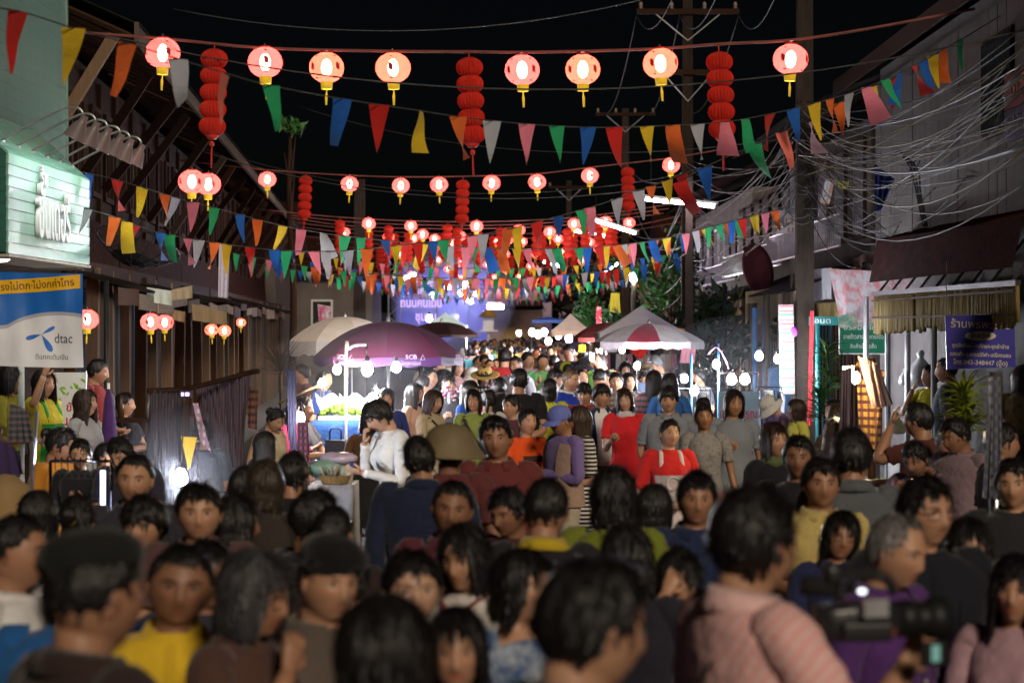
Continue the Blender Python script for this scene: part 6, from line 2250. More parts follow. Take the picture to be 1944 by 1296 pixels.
H(1578, 968, 88, 2, 'woman in glasses and a navy blouse under the man in pale yellow', sex='f', tone='c', hair='bob', top=C((.018, .022, .07), 'short', collar=True), ext=['glasses'])
H(1568, 866, 92, 6, 'man in a pale yellow polo behind the woman in glasses', tone='c', hair='short', top=C((.52, .40, .14), 'short', collar=True))
H(1628, 812, 98, 176, 'tall man in a grey shirt with his back turned below the lit plaid cloth', tone='c', hair='short', top=C((.10, .11, .12), 'short', collar=True))
H(1266, 1030, 108, 18, 'woman pressing a hand to her bowed forehead', sex='f', tone='b', hair='bob', top=C((.05, .02, .06), 'short'), arms=('down', 'brow'), hp=20)
H(1318, 893, 98, 8, 'man in a dark blue shirt with tired eyes left of the cameraman', tone='c', hair='short', top=C((.015, .025, .07), 'short', collar=True))
H(1242, 918, 84, 160, 'dark-haired woman seen from behind between green blouse and blue shirt', sex='f', tone='c', hair='bob', top=C((.02, .02, .03), 'short'))
H(1210, 995, 120, 170, 'person with loose black hair and back turned before the bowed woman', sex='f', tone='c', hair='bob', top=C((.02, .018, .03), 'short'))
H(1152, 884, 104, 166, 'woman in a lime green blouse seen from behind', sex='f', tone='c', hair='bob', top=C((.17, .20, .02), 'half'), fat=1.12)
H(1027, 905, 112, 168, 'man with his back turned and a yellow band on his dark collar', tone='c', hair='crew', top=C((.018, .016, .02), 'short', collar=True, ccol=(.5, .36, .02)), ext=[('scarf', (.5, .36, .02))])
H(860, 908, 104, -4, 'smiling man in a maroon shirt in the shade behind the hair bobs', tone='d', hair='crew', top=C((.10, .02, .035), 'short', collar=True))
H(965, 918, 90, -40, 'dim face of a man looking down beside the yellow collar band', tone='d', hair='short', top=C((.06, .02, .02), 'short'), hp=12)
H(668, 1035, 118, 172, 'person in a mustard yellow shirt squeezed behind the second beret', tone='c', hair='short', top=C((.42, .34, .02), 'short', collar=True), fat=1.1)
H(622, 958, 104, 172, 'man with short dark brown hair and his back to the lens behind the beret', tone='c', hair='crew', top=C((.03, .02, .02), 'short'))
H(585, 928, 104, 130, 'man turned three quarters away next to the bright table goods', tone='d', hair='short', top=C((.02, .02, .03), 'short'))
H(442, 940, 100, 110, 'woman in profile with dark hair against the hanging checked cloth', sex='f', tone='d', hair='bob', top=C((.02, .02, .025), 'short'))
H(382, 914, 106, 10, 'round-faced man beneath the white glare of the bulb', tone='b', hair='short', top=C((.10, .05, .05), 'short', collar=True), wide=1.06)
H(262, 936, 100, -10, 'young man with a parted fringe and lowered eyes', tone='b', hair='fringe', top=C((.06, .065, .08), 'short', collar=True), hp=8)
H(250, 858, 92, 4, 'square-faced man in the shade in front of the clothes rail', tone='b', hair='crew', top=C((.03, .03, .04), 'short', collar=True), wide=1.08)
H(154, 938, 88, 164, 'woman with a yellow flower in her black hair seen from behind', sex='f', tone='c', hair='bun', top=C((.02, .018, .02), 'short'), ext=[('hairtie', (.5, .40, .02))])
H(72, 930, 84, 150, 'woman with her back turned at the edge of the stall', sex='f', tone='c', hair='bob', top=C((.03, .025, .03), 'short'))
H(510, 872, 88, 168, 'person with thin brownish hair lit at the rim by the bulbs', sex='f', tone='c', hair='bob', hairc=(.035, .026, .016), top=C((.04, .03, .025), 'short'))
H(566, 858, 76, 160, 'man with a black crop standing before the goods table', tone='c', hair='short', top=C((.015, .015, .02), 'short'))
H(452, 884, 74, 172, 'short dark head between checked cloth and brownish hair', tone='c', hair='short', top=C((.02, .02, .02), 'short'))
H(815, 826, 82, 178, 'man in a dark blue jacket turned to the stall behind the white blouse', tone='c', hair='short', top=C((.014, .020, .05), 'long', collar=True), fat=1.1)
H(862, 806, 82, 170, 'person under a wide khaki sun helmet', tone='d', hair='short', top=C((.12, .03, .03), 'short'), ext=[('pith', (.20, .155, .085))])
H(952, 787, 80, -2, 'man in a dull red shirt squinting at the lens', tone='c', hair='short', top=C((.14, .03, .03), 'short', collar=True))
H(1518, 824, 80, -4, 'man in a black shirt behind the woman with a green scarf', tone='d', hair='short', top=C((.012, .012, .016), 'short'))
H(1480, 800, 64, 18, 'woman with shoulder-length hair, black jacket and green scarf', sex='f', tone='b', hair='bob', hairc=(.03, .014, .012), top=C((.012, .012, .016), 'long'), ext=[('scarf', (.10, .13, .05))])

# --- the lit middle of the street
H(738, 748, 46, -58, 'person in a long white blouse bending to the stall with a raised hand', sex='f', tone='a', hair='fringe', top=C((.80, .80, .80), 'long', hem=.74, flare=.20), bot=TR(NAVY), arms=('hold', 'chin'), hp=24, lean=8, d=18.2)
H(1000, 773, 50, 26, 'girl with tied hair in an orange sports jersey', sex='f', tone='b', hair='tied', top=C((.78, .09, .012), 'short'), ext=[('print', (.05, .03, .02), 1.30, 1.22)], arms=('front', 'front'), hp=-4)
H(1070, 768, 52, -60, 'man in a blue cap, mauve long sleeves and beige vest', tone='d', hair='crew', top=C((.16, .11, .30), 'long'), ext=[('cap', (.13, .16, .50)), ('vest', (.30, .20, .16))], arms=('crossed', 'front'), hp=12, bot=TR((.35, .30, .24)))
H(1102, 770, 50, -70, 'long-haired woman in a black and white striped dress', sex='f', tone='b', hair='long', hairc=BROWNH, top=C(BLK, 'half', pat='hstripe', col2=(.55, .52, .5), hem=.55, flare=.22), bot=dict(kind='skirt', col=BLK))
H(1146, 728, 50, 12, 'young man in an open navy jacket over a white shirt with red flower', tone='b', hair='fringe', top=C((.012, .018, .07), 'long', open=.42, under=(.7, .68, .66), collar=True), ext=[('badge', -.02, -.14, 1.27, (.7, .03, .03))], d=24.5, fat=1.1)
H(1192, 736, 42, -14, 'girl with shoulder-length hair in a red football shirt and black trousers', sex='f', tone='a', hair='bob', hairc=BROWNH, top=C((.62, .018, .022), 'short', hem=.80), ext=[('badge', .06, -.125, 1.27, (.7, .6, .6)), ('scarf', (.6, .55, .55))], bot=TR(BLK), d=23.6, hy=10)
H(1266, 733, 47, -6, 'slim young man in a light grey shirt with tousled hair', tone='b', hair='fringe', top=C((.21, .22, .25), 'short', collar=True), bot=TR(NAVY))
H(1272, 794, 52, 8, 'woman in a red shirt and pale apron with tied hair', sex='f', tone='b', hair='tied', top=C((.58, .02, .018), 'half'), ext=[('apron', (.62, .52, .50), 1)], arms=('front', 'front'), hp=-4, fat=1.1)
H(1344, 763, 50, 2, 'woman in a grey T-shirt with pulled-back hair and shaded face', sex='f', tone='d', hair='tied', top=C((.20, .19, .20), 'short', pat='speck', col2=(.14, .12, .12)), bot=dict(kind='skirt', col=(.18, .08, .08)))
H(1397, 738, 50, 0, 'girl with a black bob in a grey-blue lace-hemmed blouse', sex='f', tone='c', hair='bob', top=C((.18, .20, .23), 'short', hem=.80), bot=TR((.02, .02, .09)))
H(1322, 738, 42, 150, 'bending person in a bright yellow shirt beside the white bulb', tone='b', hair='crew', top=C((.66, .50, .02), 'short'), lean=24, hp=10, fat=1.15)
H(1472, 738, 38, -62, 'seller in a white sun hat and lilac top leaning over goods', sex='f', tone='a', hair='short', top=C((.30, .20, .50), 'short', pat='floral', col2=(.3, .28, .35)), ext=[('bucket', (.68, .68, .66))], arms=('reach', 'reach'), lean=18, hp=22, d=25.5)
H(1513, 757, 38, -74, 'curly-haired child in a pale yellow top', sex='f', tone='b', hair='bob', hairc=BROWNH, top=C((.55, .52, .08), 'short'), d=25, hmin=1.2)
H(905, 738, 46, -4, 'woman in an olive green top with a thin shoulder strap', sex='f', tone='b', hair='bob', top=C((.20, .25, .05), 'short'), ext=[('strap', (.02, .02, .02), -1)], d=24.6)
H(822, 738, 46, 60, 'woman in a cream lace dress with a brown sash', sex='f', tone='a', hair='bob', hairc=BROWNH, top=C((.48, .40, .26), 'half', hem=.55, pat='speck', col2=(.36, .30, .2)), ext=[('strap', (.12, .04, .02), -1)], arms=('front', 'crossed'), hp=8, d=24)
H(786, 727, 42, 66, 'woman in a peach top with long hair at the purple parasol', sex='f', tone='b', hair='long', top=C((.60, .36, .22), 'short'), d=26.2)
H(738, 735, 44, 6, 'smiling woman in a navy and green top beneath the parasol bulbs', sex='f', tone='b', hair='bob', top=C((.02, .03, .13), 'long'), d=25.6, hp=6)
H(692, 780, 44, 168, 'woman in a brown top and skirt with her back turned at the stall', sex='f', tone='b', hair='bob', top=C((.14, .06, .03), 'long'), bot=dict(kind='skirt', col=BLK), d=22.8)
H(986, 698, 44, 176, 'broad man in a black T-shirt seen from behind', tone='c', hair='short', top=C((.010, .010, .011), 'short'), fat=1.14, d=25.6)
H(968, 748, 42, -46, 'woman in profile with dark hair before the black T-shirt', sex='f', tone='b', hair='pony', top=C((.10, .03, .04), 'short'), d=23.2)
H(1084, 700, 40, 52, 'man with sandy cropped hair in a royal blue football jersey', tone='b', hair='crew', hairc=(.10, .065, .035), top=C((.015, .045, .42), 'short', collar=True, ccol=(.6, .62, .66)), ext=[('badge', .03, -.14, 1.24, (.1, .35, .7))], d=27.5, fat=1.1)
H(1051, 699, 38, 22, 'student in glasses and a white school shirt', tone='a', hair='fringe', top=C((.74, .73, .73), 'short', collar=True), ext=['glasses'], d=28.5)
H(1117, 725, 40, -12, 'boy with a black fringe in a red collared shirt', tone='b', hair='fringe', top=C((.30, .03, .03), 'short', collar=True), d=25.7, hp=6)
H(1037, 718, 36, 176, 'person in a long lemon yellow dress seen from behind', sex='f', tone='b', hair='bob', top=C((.56, .56, .04), 'short', hem=.5, flare=.24), bot=dict(kind='skirt', col=(.4, .38, .04)), d=26.4, fat=1.12)
H(953, 659, 28, 176, 'man in a red long-sleeved shirt with white collar seen from behind', tone='b', hair='short', top=C((.36, .02, .022), 'long', collar=True, ccol=(.6, .5, .5)), d=36)
H(976, 675, 30, -40, 'man in a pale lilac shirt looking over his shoulder', tone='c', hair='crew', top=C((.40, .40, .48), 'short', collar=True), d=33.5)
H(1003, 667, 27, 30, 'man in a lavender T-shirt with ruddy face', tone='b', hair='short', top=C((.38, .30, .42), 'short'), d=38)
H(1027, 670, 28, 2, 'man in a mint green polo facing the lens', tone='b', hair='short', top=C((.16, .46, .16), 'short', collar=True), d=37)
H(1080, 652, 26, -30, 'man in a navy jacket over a yellow-green vest near the tents', tone='b', hair='fringe', top=C((.015, .015, .05), 'long', open=.4, under=(.45, .5, .02)), d=42)
H(1048, 655, 24, -8, 'woman in a white blouse with folded arms far back', sex='f', tone='b', hair='bob', top=C((.66, .66, .68), 'short'), arms=('crossed', 'crossed'), d=44)
H(1146, 668, 28, -40, 'stout man in a green and orange flowered shirt', tone='b', hair='bald', hairc=(.05, .045, .04), top=C((.12, .38, .05), 'short', pat='floral', col2=(.62, .34, .03)), fat=1.2, d=35)
H(921, 693, 26, 8, 'woman in a yellow straw hat and checked top', sex='f', tone='a', hair='bob', top=C((.40, .38, .38), 'short', pat='plaid', col2=(.03, .03, .05)), ext=[('straw', (.55, .38, .12))], hp=18, d=32)
H(904, 697, 26, -20, 'child in a white sun hat beside the straw hat', tone='b', hair='short', top=C((.3, .28, .3), 'short'), ext=[('bucket', (.72, .7, .68))], d=32.5)
H(861, 711, 32, 4, 'smiling girl holding a bunch of pink flowers', sex='f', tone='a', hair='tied', top=C((.03, .03, .035), 'short'), arms=('hold', 'hold'), d=27.6)
H(889, 722, 36, 64, 'girl with straight hair in a bright blue T-shirt', sex='f', tone='b', hair='long', top=C((.02, .09, .42), 'short'), d=26)
H(922, 738, 36, 178, 'person with a dark pony tail behind the olive top', sex='f', tone='b', hair='pony', top=C((.5, .48, .46), 'short'), d=25.4)
H(946, 716, 38, 170, 'person in a coral shirt with short hair turned away', tone='b', hair='short', top=C((.55, .10, .06), 'short'), d=27)
H(812, 697, 34, 60, 'man in a teal shirt with cropped hair in profile', tone='b', hair='crew', top=C((.08, .2, .22), 'short', collar=True), d=29)
H(842, 700, 32, 70, 'woman with curled hair in a grey top looking across', sex='f', tone='b', hair='wavy', top=C((.25, .24, .26), 'short'), d=29.8)
H(836, 678, 30, 40, 'man in black between parasol and street', tone='b', hair='short', top=C((.02, .02, .02), 'short'), d=34)
H(866, 681, 28, 30, 'woman in a patterned pink scarf with warm lit face', sex='f', tone='a', hair='bob', top=C((.4, .24, .24), 'short', pat='floral', col2=(.1, .05, .06)), d=35)
H(800, 712, 32, 100, 'man with a rucksack strap under the parasol edge', tone='b', hair='short', top=C((.4, .46, .5), 'short'), ext=[('strap', (.1, .2, .24))], d=28.2)
H(1176, 705, 36, -4, 'tall youth with short spiky hair behind the red shirt', tone='b', hair='short', top=C((.22, .10, .07), 'short', pat='plaid', col2=(.1, .08, .05)), d=29.5)
H(1195, 706, 33, 10, 'woman with side-parted hair and a phone at her chest', sex='f', tone='b', hair='bob', top=C((.16, .10, .09), 'short', pat='floral', col2=(.3, .2, .2)), arms=('phone', 'down'), d=30.5)
H(1238, 702, 36, 152, 'woman with long black hair and a pink and grey top facing the stall', sex='f', tone='b', hair='long', top=C((.45, .16, .2), 'short', pat='plaid', col2=(.2, .2, .22)), d=28)
H(1271, 708, 36, 172, 'woman with long dark hair in a blue shirt turned to the lights', sex='f', tone='b', hair='long', top=C((.03, .12, .34), 'short'), d=27.4)
H(1150, 702, 30, -6, 'man with a tanned face in a dark shirt left of the spiky youth', tone='c', hair='short', top=C((.05, .04, .05), 'short'), d=31.5)
H(1186, 686, 28, 0, 'girl with wavy hair lit by the tent bulbs', sex='f', tone='a', hair='wavy', top=C((.2, .06, .08), 'short'), d=33.5)
H(1220, 688, 26, 175, 'person in a brown felt hat at the lantern stall', tone='c', hair='short', top=C((.10, .13, .2), 'short'), ext=[('straw', (.10, .06, .03))], d=33)
H(1250, 668, 34, -50, 'stooping grey-haired seller behind the lantern stall', tone='c', hair='short', hairc=GREY, top=C((.24, .25, .22), 'long'), lean=12, hp=14, d=34)
H(1104, 678, 28, 0, 'woman in a black hat among faces near the tents', sex='f', tone='b', hair='bob', top=C((.1, .08, .08), 'short'), ext=[('bucket', (.012, .012, .012))], d=36)
H(1108, 700, 30, 40, 'man with a broad forehead behind the sandy hair', tone='b', hair='bald', top=C((.6, .6, .62), 'short', collar=True), d=31)
H(1132, 698, 30, 168, 'man with a neat black crop in a white shirt seen from behind', tone='c', hair='crew', top=C((.66, .66, .7), 'short'), d=31)
H(1330, 700, 26, -60, 'person working among the racks behind the white globe bulb', tone='b', hair='short', top=C((.05, .05, .07), 'short'), d=34)

# --- people along the fronts on both sides
H(84, 700, 50, 62, 'woman in a yellow T-shirt and green apron reaching up to a pole', sex='f', tone='b', hair='long', top=C((.62, .50, .03), 'short'), ext=[('apron', (.03, .35, .06))], arms=('front', 'up'), d=22.5)
H(165, 738, 50, 66, 'woman with wavy brown hair in a light grey blouse looking up the street', sex='f', tone='a', hair='wavy', hairc=BROWNH, top=C((.36, .36, .37), 'half'), d=21.5, hp=-4)
H(182, 679, 40, 78, 'man in a dark red shirt with a grey bag leaning by the posts', tone='c', hair='short', top=C((.20, .02, .018), 'short'), ext=[('strap', (.1, .1, .11))], arms=('front', 'front'), d=26, hp=8)
H(238, 712, 38, 74, 'woman in dark clothes sitting at a table on the porch', sex='f', tone='c', hair='tied', top=C((.02, .02, .028), 'short'), arms=('reach', 'reach'), d=27.5, sit=True)
H(337, 706, 38, -60, 'seated man half hidden by a porch post', tone='c', hair='short', top=C((.02, .02, .022), 'short'), d=29, sit=True)
H(106, 802, 56, 66, 'girl in an orange top with a white hair tie looking down', sex='f', tone='d', hair='bun', top=C((.50, .20, .02), 'short'), ext=[('hairtie', (.6, .55, .6))], hp=20, d=18.5, sit=True)
H(157, 828, 58, -4, 'pale young woman in black behind the clothes rail looking down', sex='f', tone='a', hair='tied', top=C((.015, .015, .02), 'long'), hp=10, d=16.5)
H(198, 838, 50, 60, 'child with short hair next to the pale young woman', tone='c', hair='short', top=C((.03, .02, .02), 'short'), d=17.5)
H(248, 818, 58, -14, 'man bowing his lit face over the rail', tone='a', hair='short', top=C((.03, .03, .05), 'short'), hp=30, d=15.8)
H(15, 690, 46, 76, 'woman in yellow cut by the picture edge under the printed banner', sex='f', tone='c', hair='bob', top=C((.55, .42, .03), 'short'), ext=[('bag', (.05, .025, .02))], d=22)
H(512, 768, 48, 48, 'pale woman with an updo and bare shoulders looking down by the lamp', sex='f', tone='a', hair='bun', top=C((.6, .52, .34), 'none', low=True), hp=26, d=22)
H(502, 818, 46, 128, 'woman with long dark hair wrapped in a shawl by the cloth', sex='f', tone='c', hair='long', top=C((.02, .018, .02), 'long'), d=19)
H(388, 800, 40, 170, 'child in dark clothes beside the yellow pennant', tone='c', hair='short', top=C((.03, .035, .05), 'short'), d=19.5, hmin=1.2)
H(612, 700, 42, 74, 'seller in a blue shirt standing behind the limes', tone='b', hair='crew', top=C((.02, .05, .22), 'short'), d=29)
H(575, 742, 40, 70, 'seated seller handing something across by the tall lamp', sex='f', tone='b', hair='tied', top=C((.05, .045, .05), 'short'), arms=('reach', 'reach'), d=26, sit=True)
H(573, 690, 32, -70, 'man with red face behind the stall sticks', tone='c', hair='short', top=C((.12, .04, .04), 'short'), d=32)
H(560, 760, 36, 60, 'woman in a maroon top behind the plaid cloth by the lamp', sex='f', tone='b', hair='bob', top=C((.16, .012, .03), 'long'), d=24)
H(1763, 690, 34, -58, 'woman in a bright yellow blouse touching her face at the shop front', sex='f', tone='b', hair='bun', top=C((.66, .58, .02), 'half'), arms=('down', 'cheek'), d=27)
H(1800, 677, 38, -110, 'man in a blue patterned shirt talking to the woman in yellow', tone='c', hair='crew', top=C((.05, .08, .13), 'short', pat='tie', col2=(.12, .18, .22)), d=25.5)
H(1932, 692, 40, 160, 'person with greying hair in a floral top under the blue sign', sex='f', tone='b', hair='bob', hairc=GREY, top=C((.42, .34, .16), 'short', pat='floral', col2=(.3, .2, .1)), d=24)
H(1748, 762, 60, -120, 'man with black hair raising an arm to his head near the plant', tone='c', hair='short', top=C((.10, .025, .02), 'short'), arms=('brow', 'reach'), d=16.8)
H(1818, 786, 58, -52, 'man in a greyish pink shirt looking down beside the spiky plant', tone='d', hair='short', top=C((.22, .15, .17), 'long', collar=True), hp=16, d=15.5, fat=1.1)
H(1784, 800, 56, 30, 'balding man bent behind the greyish pink shirt', tone='c', hair='bald', hairc=GREY, top=C((.1, .07, .08), 'short'), hp=24, d=16.4)
H(1742, 826, 50, -30, 'child in a purple plaid top looking down at a phone', sex='f', tone='c', hair='tied', top=C((.16, .09, .14), 'short', pat='plaid', col2=(.3, .2, .26)), arms=('phone', 'phone'), hp=26, d=15, hmin=1.2)
H(1584, 757, 36, -70, 'woman with a dark cap of hair beside the red ribbon', sex='f', tone='b', hair='short', top=C((.04, .03, .03), 'short'), d=22)
H(1597, 768, 40, 172, 'person with hair rimmed orange by the lamp', sex='f', tone='c', hair='bob', hairc=(.03, .02, .012), top=C((.05, .03, .02), 'short'), d=20)
H(1578, 792, 44, 166, 'person with long hair gold-edged under the plaid cloth lamp', sex='f', tone='c', hair='long', hairc=BROWNH, top=C((.03, .025, .03), 'short'), d=18)
H(1905, 800, 74, 100, 'dark-haired man behind the checked cloth post', tone='c', hair='short', top=C((.03, .02, .02), 'short'))
H(1488, 634, 26, -50, 'seller in a blue jacket standing back beneath the blue shop posts', tone='b', hair='short', top=C((.03, .09, .18), 'long'), d=36)

# --- the packed street behind
_r = random.Random(5)
_cols = [('dark', (.02, .02, .025)), ('dark', (.03, .028, .03)), ('dark', (.04, .04, .06)), ('white', (.6, .6, .62)), ('pale', (.35, .33, .32)), ('red', (.32, .03, .03)), ('yellow', (.5, .38, .05)),
         ('blue', (.03, .08, .24)), ('green', (.08, .22, .10)), ('peach', (.5, .32, .2)), ('pink', (.45, .2, .22)), ('teal', (.04, .18, .18)), ('brown', (.12, .07, .04)), ('grey', (.16, .16, .17))]
_protos = {}


def far_person(x, d, i):
    fem = _r.random() < .5
    hair = _r.choice(['bob', 'long', 'tied', 'short'] if fem else ['short', 'crew', 'fringe', 'short'])
    name, col = _r.choice(_cols)
    away = _r.random() < .5
    yaw = _r.gauss(180 if away else 0, 28)
    h = _r.gauss(1.60 if fem else 1.70, .05)
    slv = _r.choice(['short', 'long'])
    key = (fem, hair, slv)
    X = (x - 972) / F * d
    band = 'between the parasol and the tents' if d < 56 else 'below the far pennants' if d < 80 else 'in front of the stage end'
    lab = 'distant %s in %s %s, %s %s' % ('woman' if fem else 'man', 'a' if name[0] not in 'aeiou' else 'an', name + ' top', 'back turned' if away else 'facing this way', band)
    grp = 'people in the packed street behind'
    tone = _r.choice('abbc')
    if key not in _protos:
        o = make_person(lab, (X, d, 0), h, yaw, 'f' if fem else 'm', tone, hair, BLACK, C(col, slv), TR(_r.choice([(.02, .02, .03), (.05, .05, .07), (.1, .09, .08)])), arms=_r.choice([('down', 'down'), ('front', 'front'), ('hold', 'down'), ('down', 'phone'), ('crossed', 'crossed')]), hy=_r.uniform(-25, 25), lod=2, group=grp, seed=i % 7, fat=1.08)
        _protos[key] = o
        return
    o = dup(_protos[key], (X, d, 0), (0, 0, math.radians(yaw)), lab, grp)
    o.scale = (h / 1.7,) * 3
    for ch in o.children:
        if ch.name.startswith(('shirt', 'dress')):
            ch.material_slots[0].link = 'OBJECT'
            ch.material_slots[0].material = cloth(col)
        elif ch.name.startswith('body'):
            ch.material_slots[0].link = 'OBJECT'
            ch.material_slots[0].material = skin_mat(TONES[tone])


i = 0
for d in np.linspace(40, 112, 22):
    s_ = F / d
    lo, hi = 972 - 1.75 * s_, 972 + (2.9 if d < 60 else 2.2) * s_
    x = lo + _r.random() * .5 * s_
    while x < hi:
        if _r.random() < .86:
            far_person(x + _r.gauss(0, .1) * s_, d + _r.gauss(0, .7), i)
            i += 1
        x += s_ * _r.uniform(.46, .72)
# ------------------------------------------------------------------ stalls and wares
def table(label, px, py, d, w, dp, h, topm, clothm=None, cat='table', drop=.6):
    b = P(px, 620, d) * np.array([1, 1, 0])
    t = thing('stall_table', label, cat, b)
    g = G(); g.box((0, 0, h - .015), (w, dp, .03)); g.obj('table_top', topm, t)
    for sx_ in (-1, 1):
        for sy_ in (-1, 1):
            g = G(); g.beam((sx_ * (w / 2 - .04), sy_ * (dp / 2 - .04), 0), (sx_ * (w / 2 - .04), sy_ * (dp / 2 - .04), h - .03), .035, .035); g.obj('leg', M_STEEL, t)
    if clothm:
        n_ = 60
        a = np.arange(n_) / n_ * 4
        rect = np.array([((-1 + 2 * (q % 1), -1), (1, -1 + 2 * (q % 1)), (1 - 2 * (q % 1), 1), (-1, 1 - 2 * (q % 1)))[int(q)] for q in a]) * np.array([w / 2 + .01, dp / 2 + .01])
        A = []
        for k in np.linspace(0, 1, 6):
            f_ = 1 + .06 * k * np.sin(a * 22 + 1) + .05 * k
            A.append(np.stack([rect[:, 0] * f_, rect[:, 1] * f_, np.full(n_, h + .004) - k * drop * (1 + .06 * np.sin(a * 5))], -1))
        g = G(); g.grid(np.array(A), True, True); g.obj('table_cloth', clothm, t, True)
    return t, b


GT = mat('table_wood', (.22, .15, .08), .6)
tA, bA = table('stall table with a crumpled white cloth in front of the parasol stall', 634, 900, 19.6, .34, .7, .98, GT, cloth((.62, .60, .62), rough=.5), drop=.55)


def ware(g, name, label, cat, m_, loc, group=None, smooth=True):
    return tag(g.obj(name, m_, None, smooth, loc), label, cat, group)


def z_at(y, d):
    return CAMZ + (HY - y) / F * d


top = .99
p0 = bA
t = thing('bamboo_basket', 'round bamboo basket of snacks at the front of the white cloth table', 'basket', (p0[0] + .02, 19.42, top))
g = G(); g.lathe([(.10, 0), (.13, .07), (.135, .07), (.105, .004)], 16, cap0=True); g.obj('basket', mat('woven', (.35, .22, .09), .8, var=.5, nscale=60), t, True)
for i in range(14):
    a_ = i * 2.4
    g = G(); g.tube([(.02 * (i % 5) * math.cos(a_), .02 * (i % 5) * math.sin(a_), .05), (.025 * (i % 5 + 1) * math.cos(a_), .025 * (i % 5 + 1) * math.sin(a_), .13 + .01 * (i % 3))], .010, 5); g.obj('snack_stick', mat('wrapper', (.55, .5, .42) if i % 3 else (.3, .35, .3), .35), t, True)
for i, (dx, dy, dz, sx_, sy_, sz_, c_, lab) in enumerate(((-.06, .22, .11, .15, .13, .07, (.25, .42, .34), 'pale green plastic bag of wares on the white cloth table'), (.03, .30, .19, .15, .12, .045, (.50, .40, .52), 'lilac folded plastic bag lying on top of the green bag'), (.10, .10, .06, .06, .06, .08, (.55, .55, .5), 'small clear bag of sweets beside the bamboo basket'))):
    g = G(); g.ball((0, 0, 0), (sx_, sy_, sz_), 18, 12); g.map(lambda v: v + np.sign(v) * .012 * nz(v, 30, i)[:, None])
    ware(g, 'plastic_bag', lab, 'plastic bag', mat('thin_plastic', c_, .22, .7, var=.2), (p0[0] + dx, 19.6 + dy - .2, top + dz))
# lime tray behind
tB, bB = table('stall table of the lime seller in the lamp light', 650, 850, 26.6, .62, .6, 1.22, GT, cloth((.03, .10, .35)), drop=.5)
t = thing('lime_tray', 'heap of green limes in paper-lined trays under the bulbs', 'tray', (bB[0], 26.6, 1.23))
g = G(); g.box((0, 0, .02), (.50, .36, .04)); g.obj('tray', M_WHT, t)
g = G()
for s_ in (-1, 1):
    g.grid(np.array([[(s_ * .13 + r_ * math.cos(a_), r_ * math.sin(a_) * .9, z_ + .03 * math.sin(a_ * 5)) for a_ in np.linspace(.3, PI - .3, 12)] for r_, z_ in ((.10, .04), (.16, .15), (.18, .26))]), False)
g.obj('paper_liner', cloth((.66, .6, .55), thin=.3), t, True)
lm = G().ball((0, 0, 0), (.026, .026, .03), 10, 7).mesh('lime', mat('lime_skin', (.16, .33, .02), .4, .5, var=.3), True)
for i in range(70):
    a_, r_ = random.uniform(0, 6.28), random.uniform(0, 1) ** .5
    o = link('lime', lm, t, (.24 * r_ * math.cos(a_), .17 * r_ * math.sin(a_), .055 + .11 * (1 - r_) + random.uniform(0, .02)), (random.uniform(0, 3), random.uniform(0, 3), 0))
# tall bent lamp pipe
t = thing('lamp_pipe', 'tall bent pipe with a hook holding the large white bulb', 'lamp stand', P(657, 620, 26.2) * np.array([1, 1, 0]))
zt = z_at(655, 26.2)
g = G(); g.tube(smooth_path([(0, 0, 0), (0, 0, zt - .12), (.03, 0, zt - .04), (.10, 0, zt), (.22, 0, zt + .005)], 6), .016, 8); g.obj('pipe', mat('white_pipe', (.62, .62, .6), .4), t, True)
g = G(); a_ = np.linspace(0, 5, 14); g.tube(np.stack([.225 + .02 * np.cos(a_), 0 * a_, zt + .02 + .02 * np.sin(a_)], -1), .005, 5); g.tube([(.225, 0, zt), (.225, 0, zt - .1)], .012, 6); g.obj('hook', M_BLK, t, True)
for i, px in enumerate((608, 614, 668)):
    o = G().tube([(0, 0, 0), (.0, 0, z_at((730, 735, 700)[i], 26.8))], .011, 6).obj('stall_pole', M_STEEL, None, True, P(px, 620, 26.8) * np.array([1, 1, 0])); tag(o, ('thin steel pole below the warm round bulb', 'second thin steel pole by the lime trays', 'thin pole beside the bent lamp pipe')[i], 'pole')
g = G(); g.tube([P(530, 765, 25) - P(530, 765, 25), P(612, 728, 26) - P(530, 765, 25)], .014, 6); tag(g.obj('bamboo_stick', M_BAMB, None, True, P(530, 765, 25)), 'slanting bamboo stick holding the warm round bulb', 'stick')
# black bag
t = thing('carry_bag', 'large black shopping bag with two handles hung at the lime stall', 'bag', P(637, 858, 25.6))
g = G(); g.box((0, 0, 0), (.24, .10, .26), top=.9); g.map(lambda v: v + .008 * nz(v, 20)[:, None]); g.obj('bag', mat('nylon', (.012, .012, .014), .5), t)
for y_ in (-.04, .04):
    g = G(); g.tube(smooth_path([(-.06, y_, .13), (-.05, y_, .24), (.05, y_, .24), (.06, y_, .13)], 5), .006, 5); g.obj('handle', mat('nylon', (.012, .012, .014), .5), t, True)
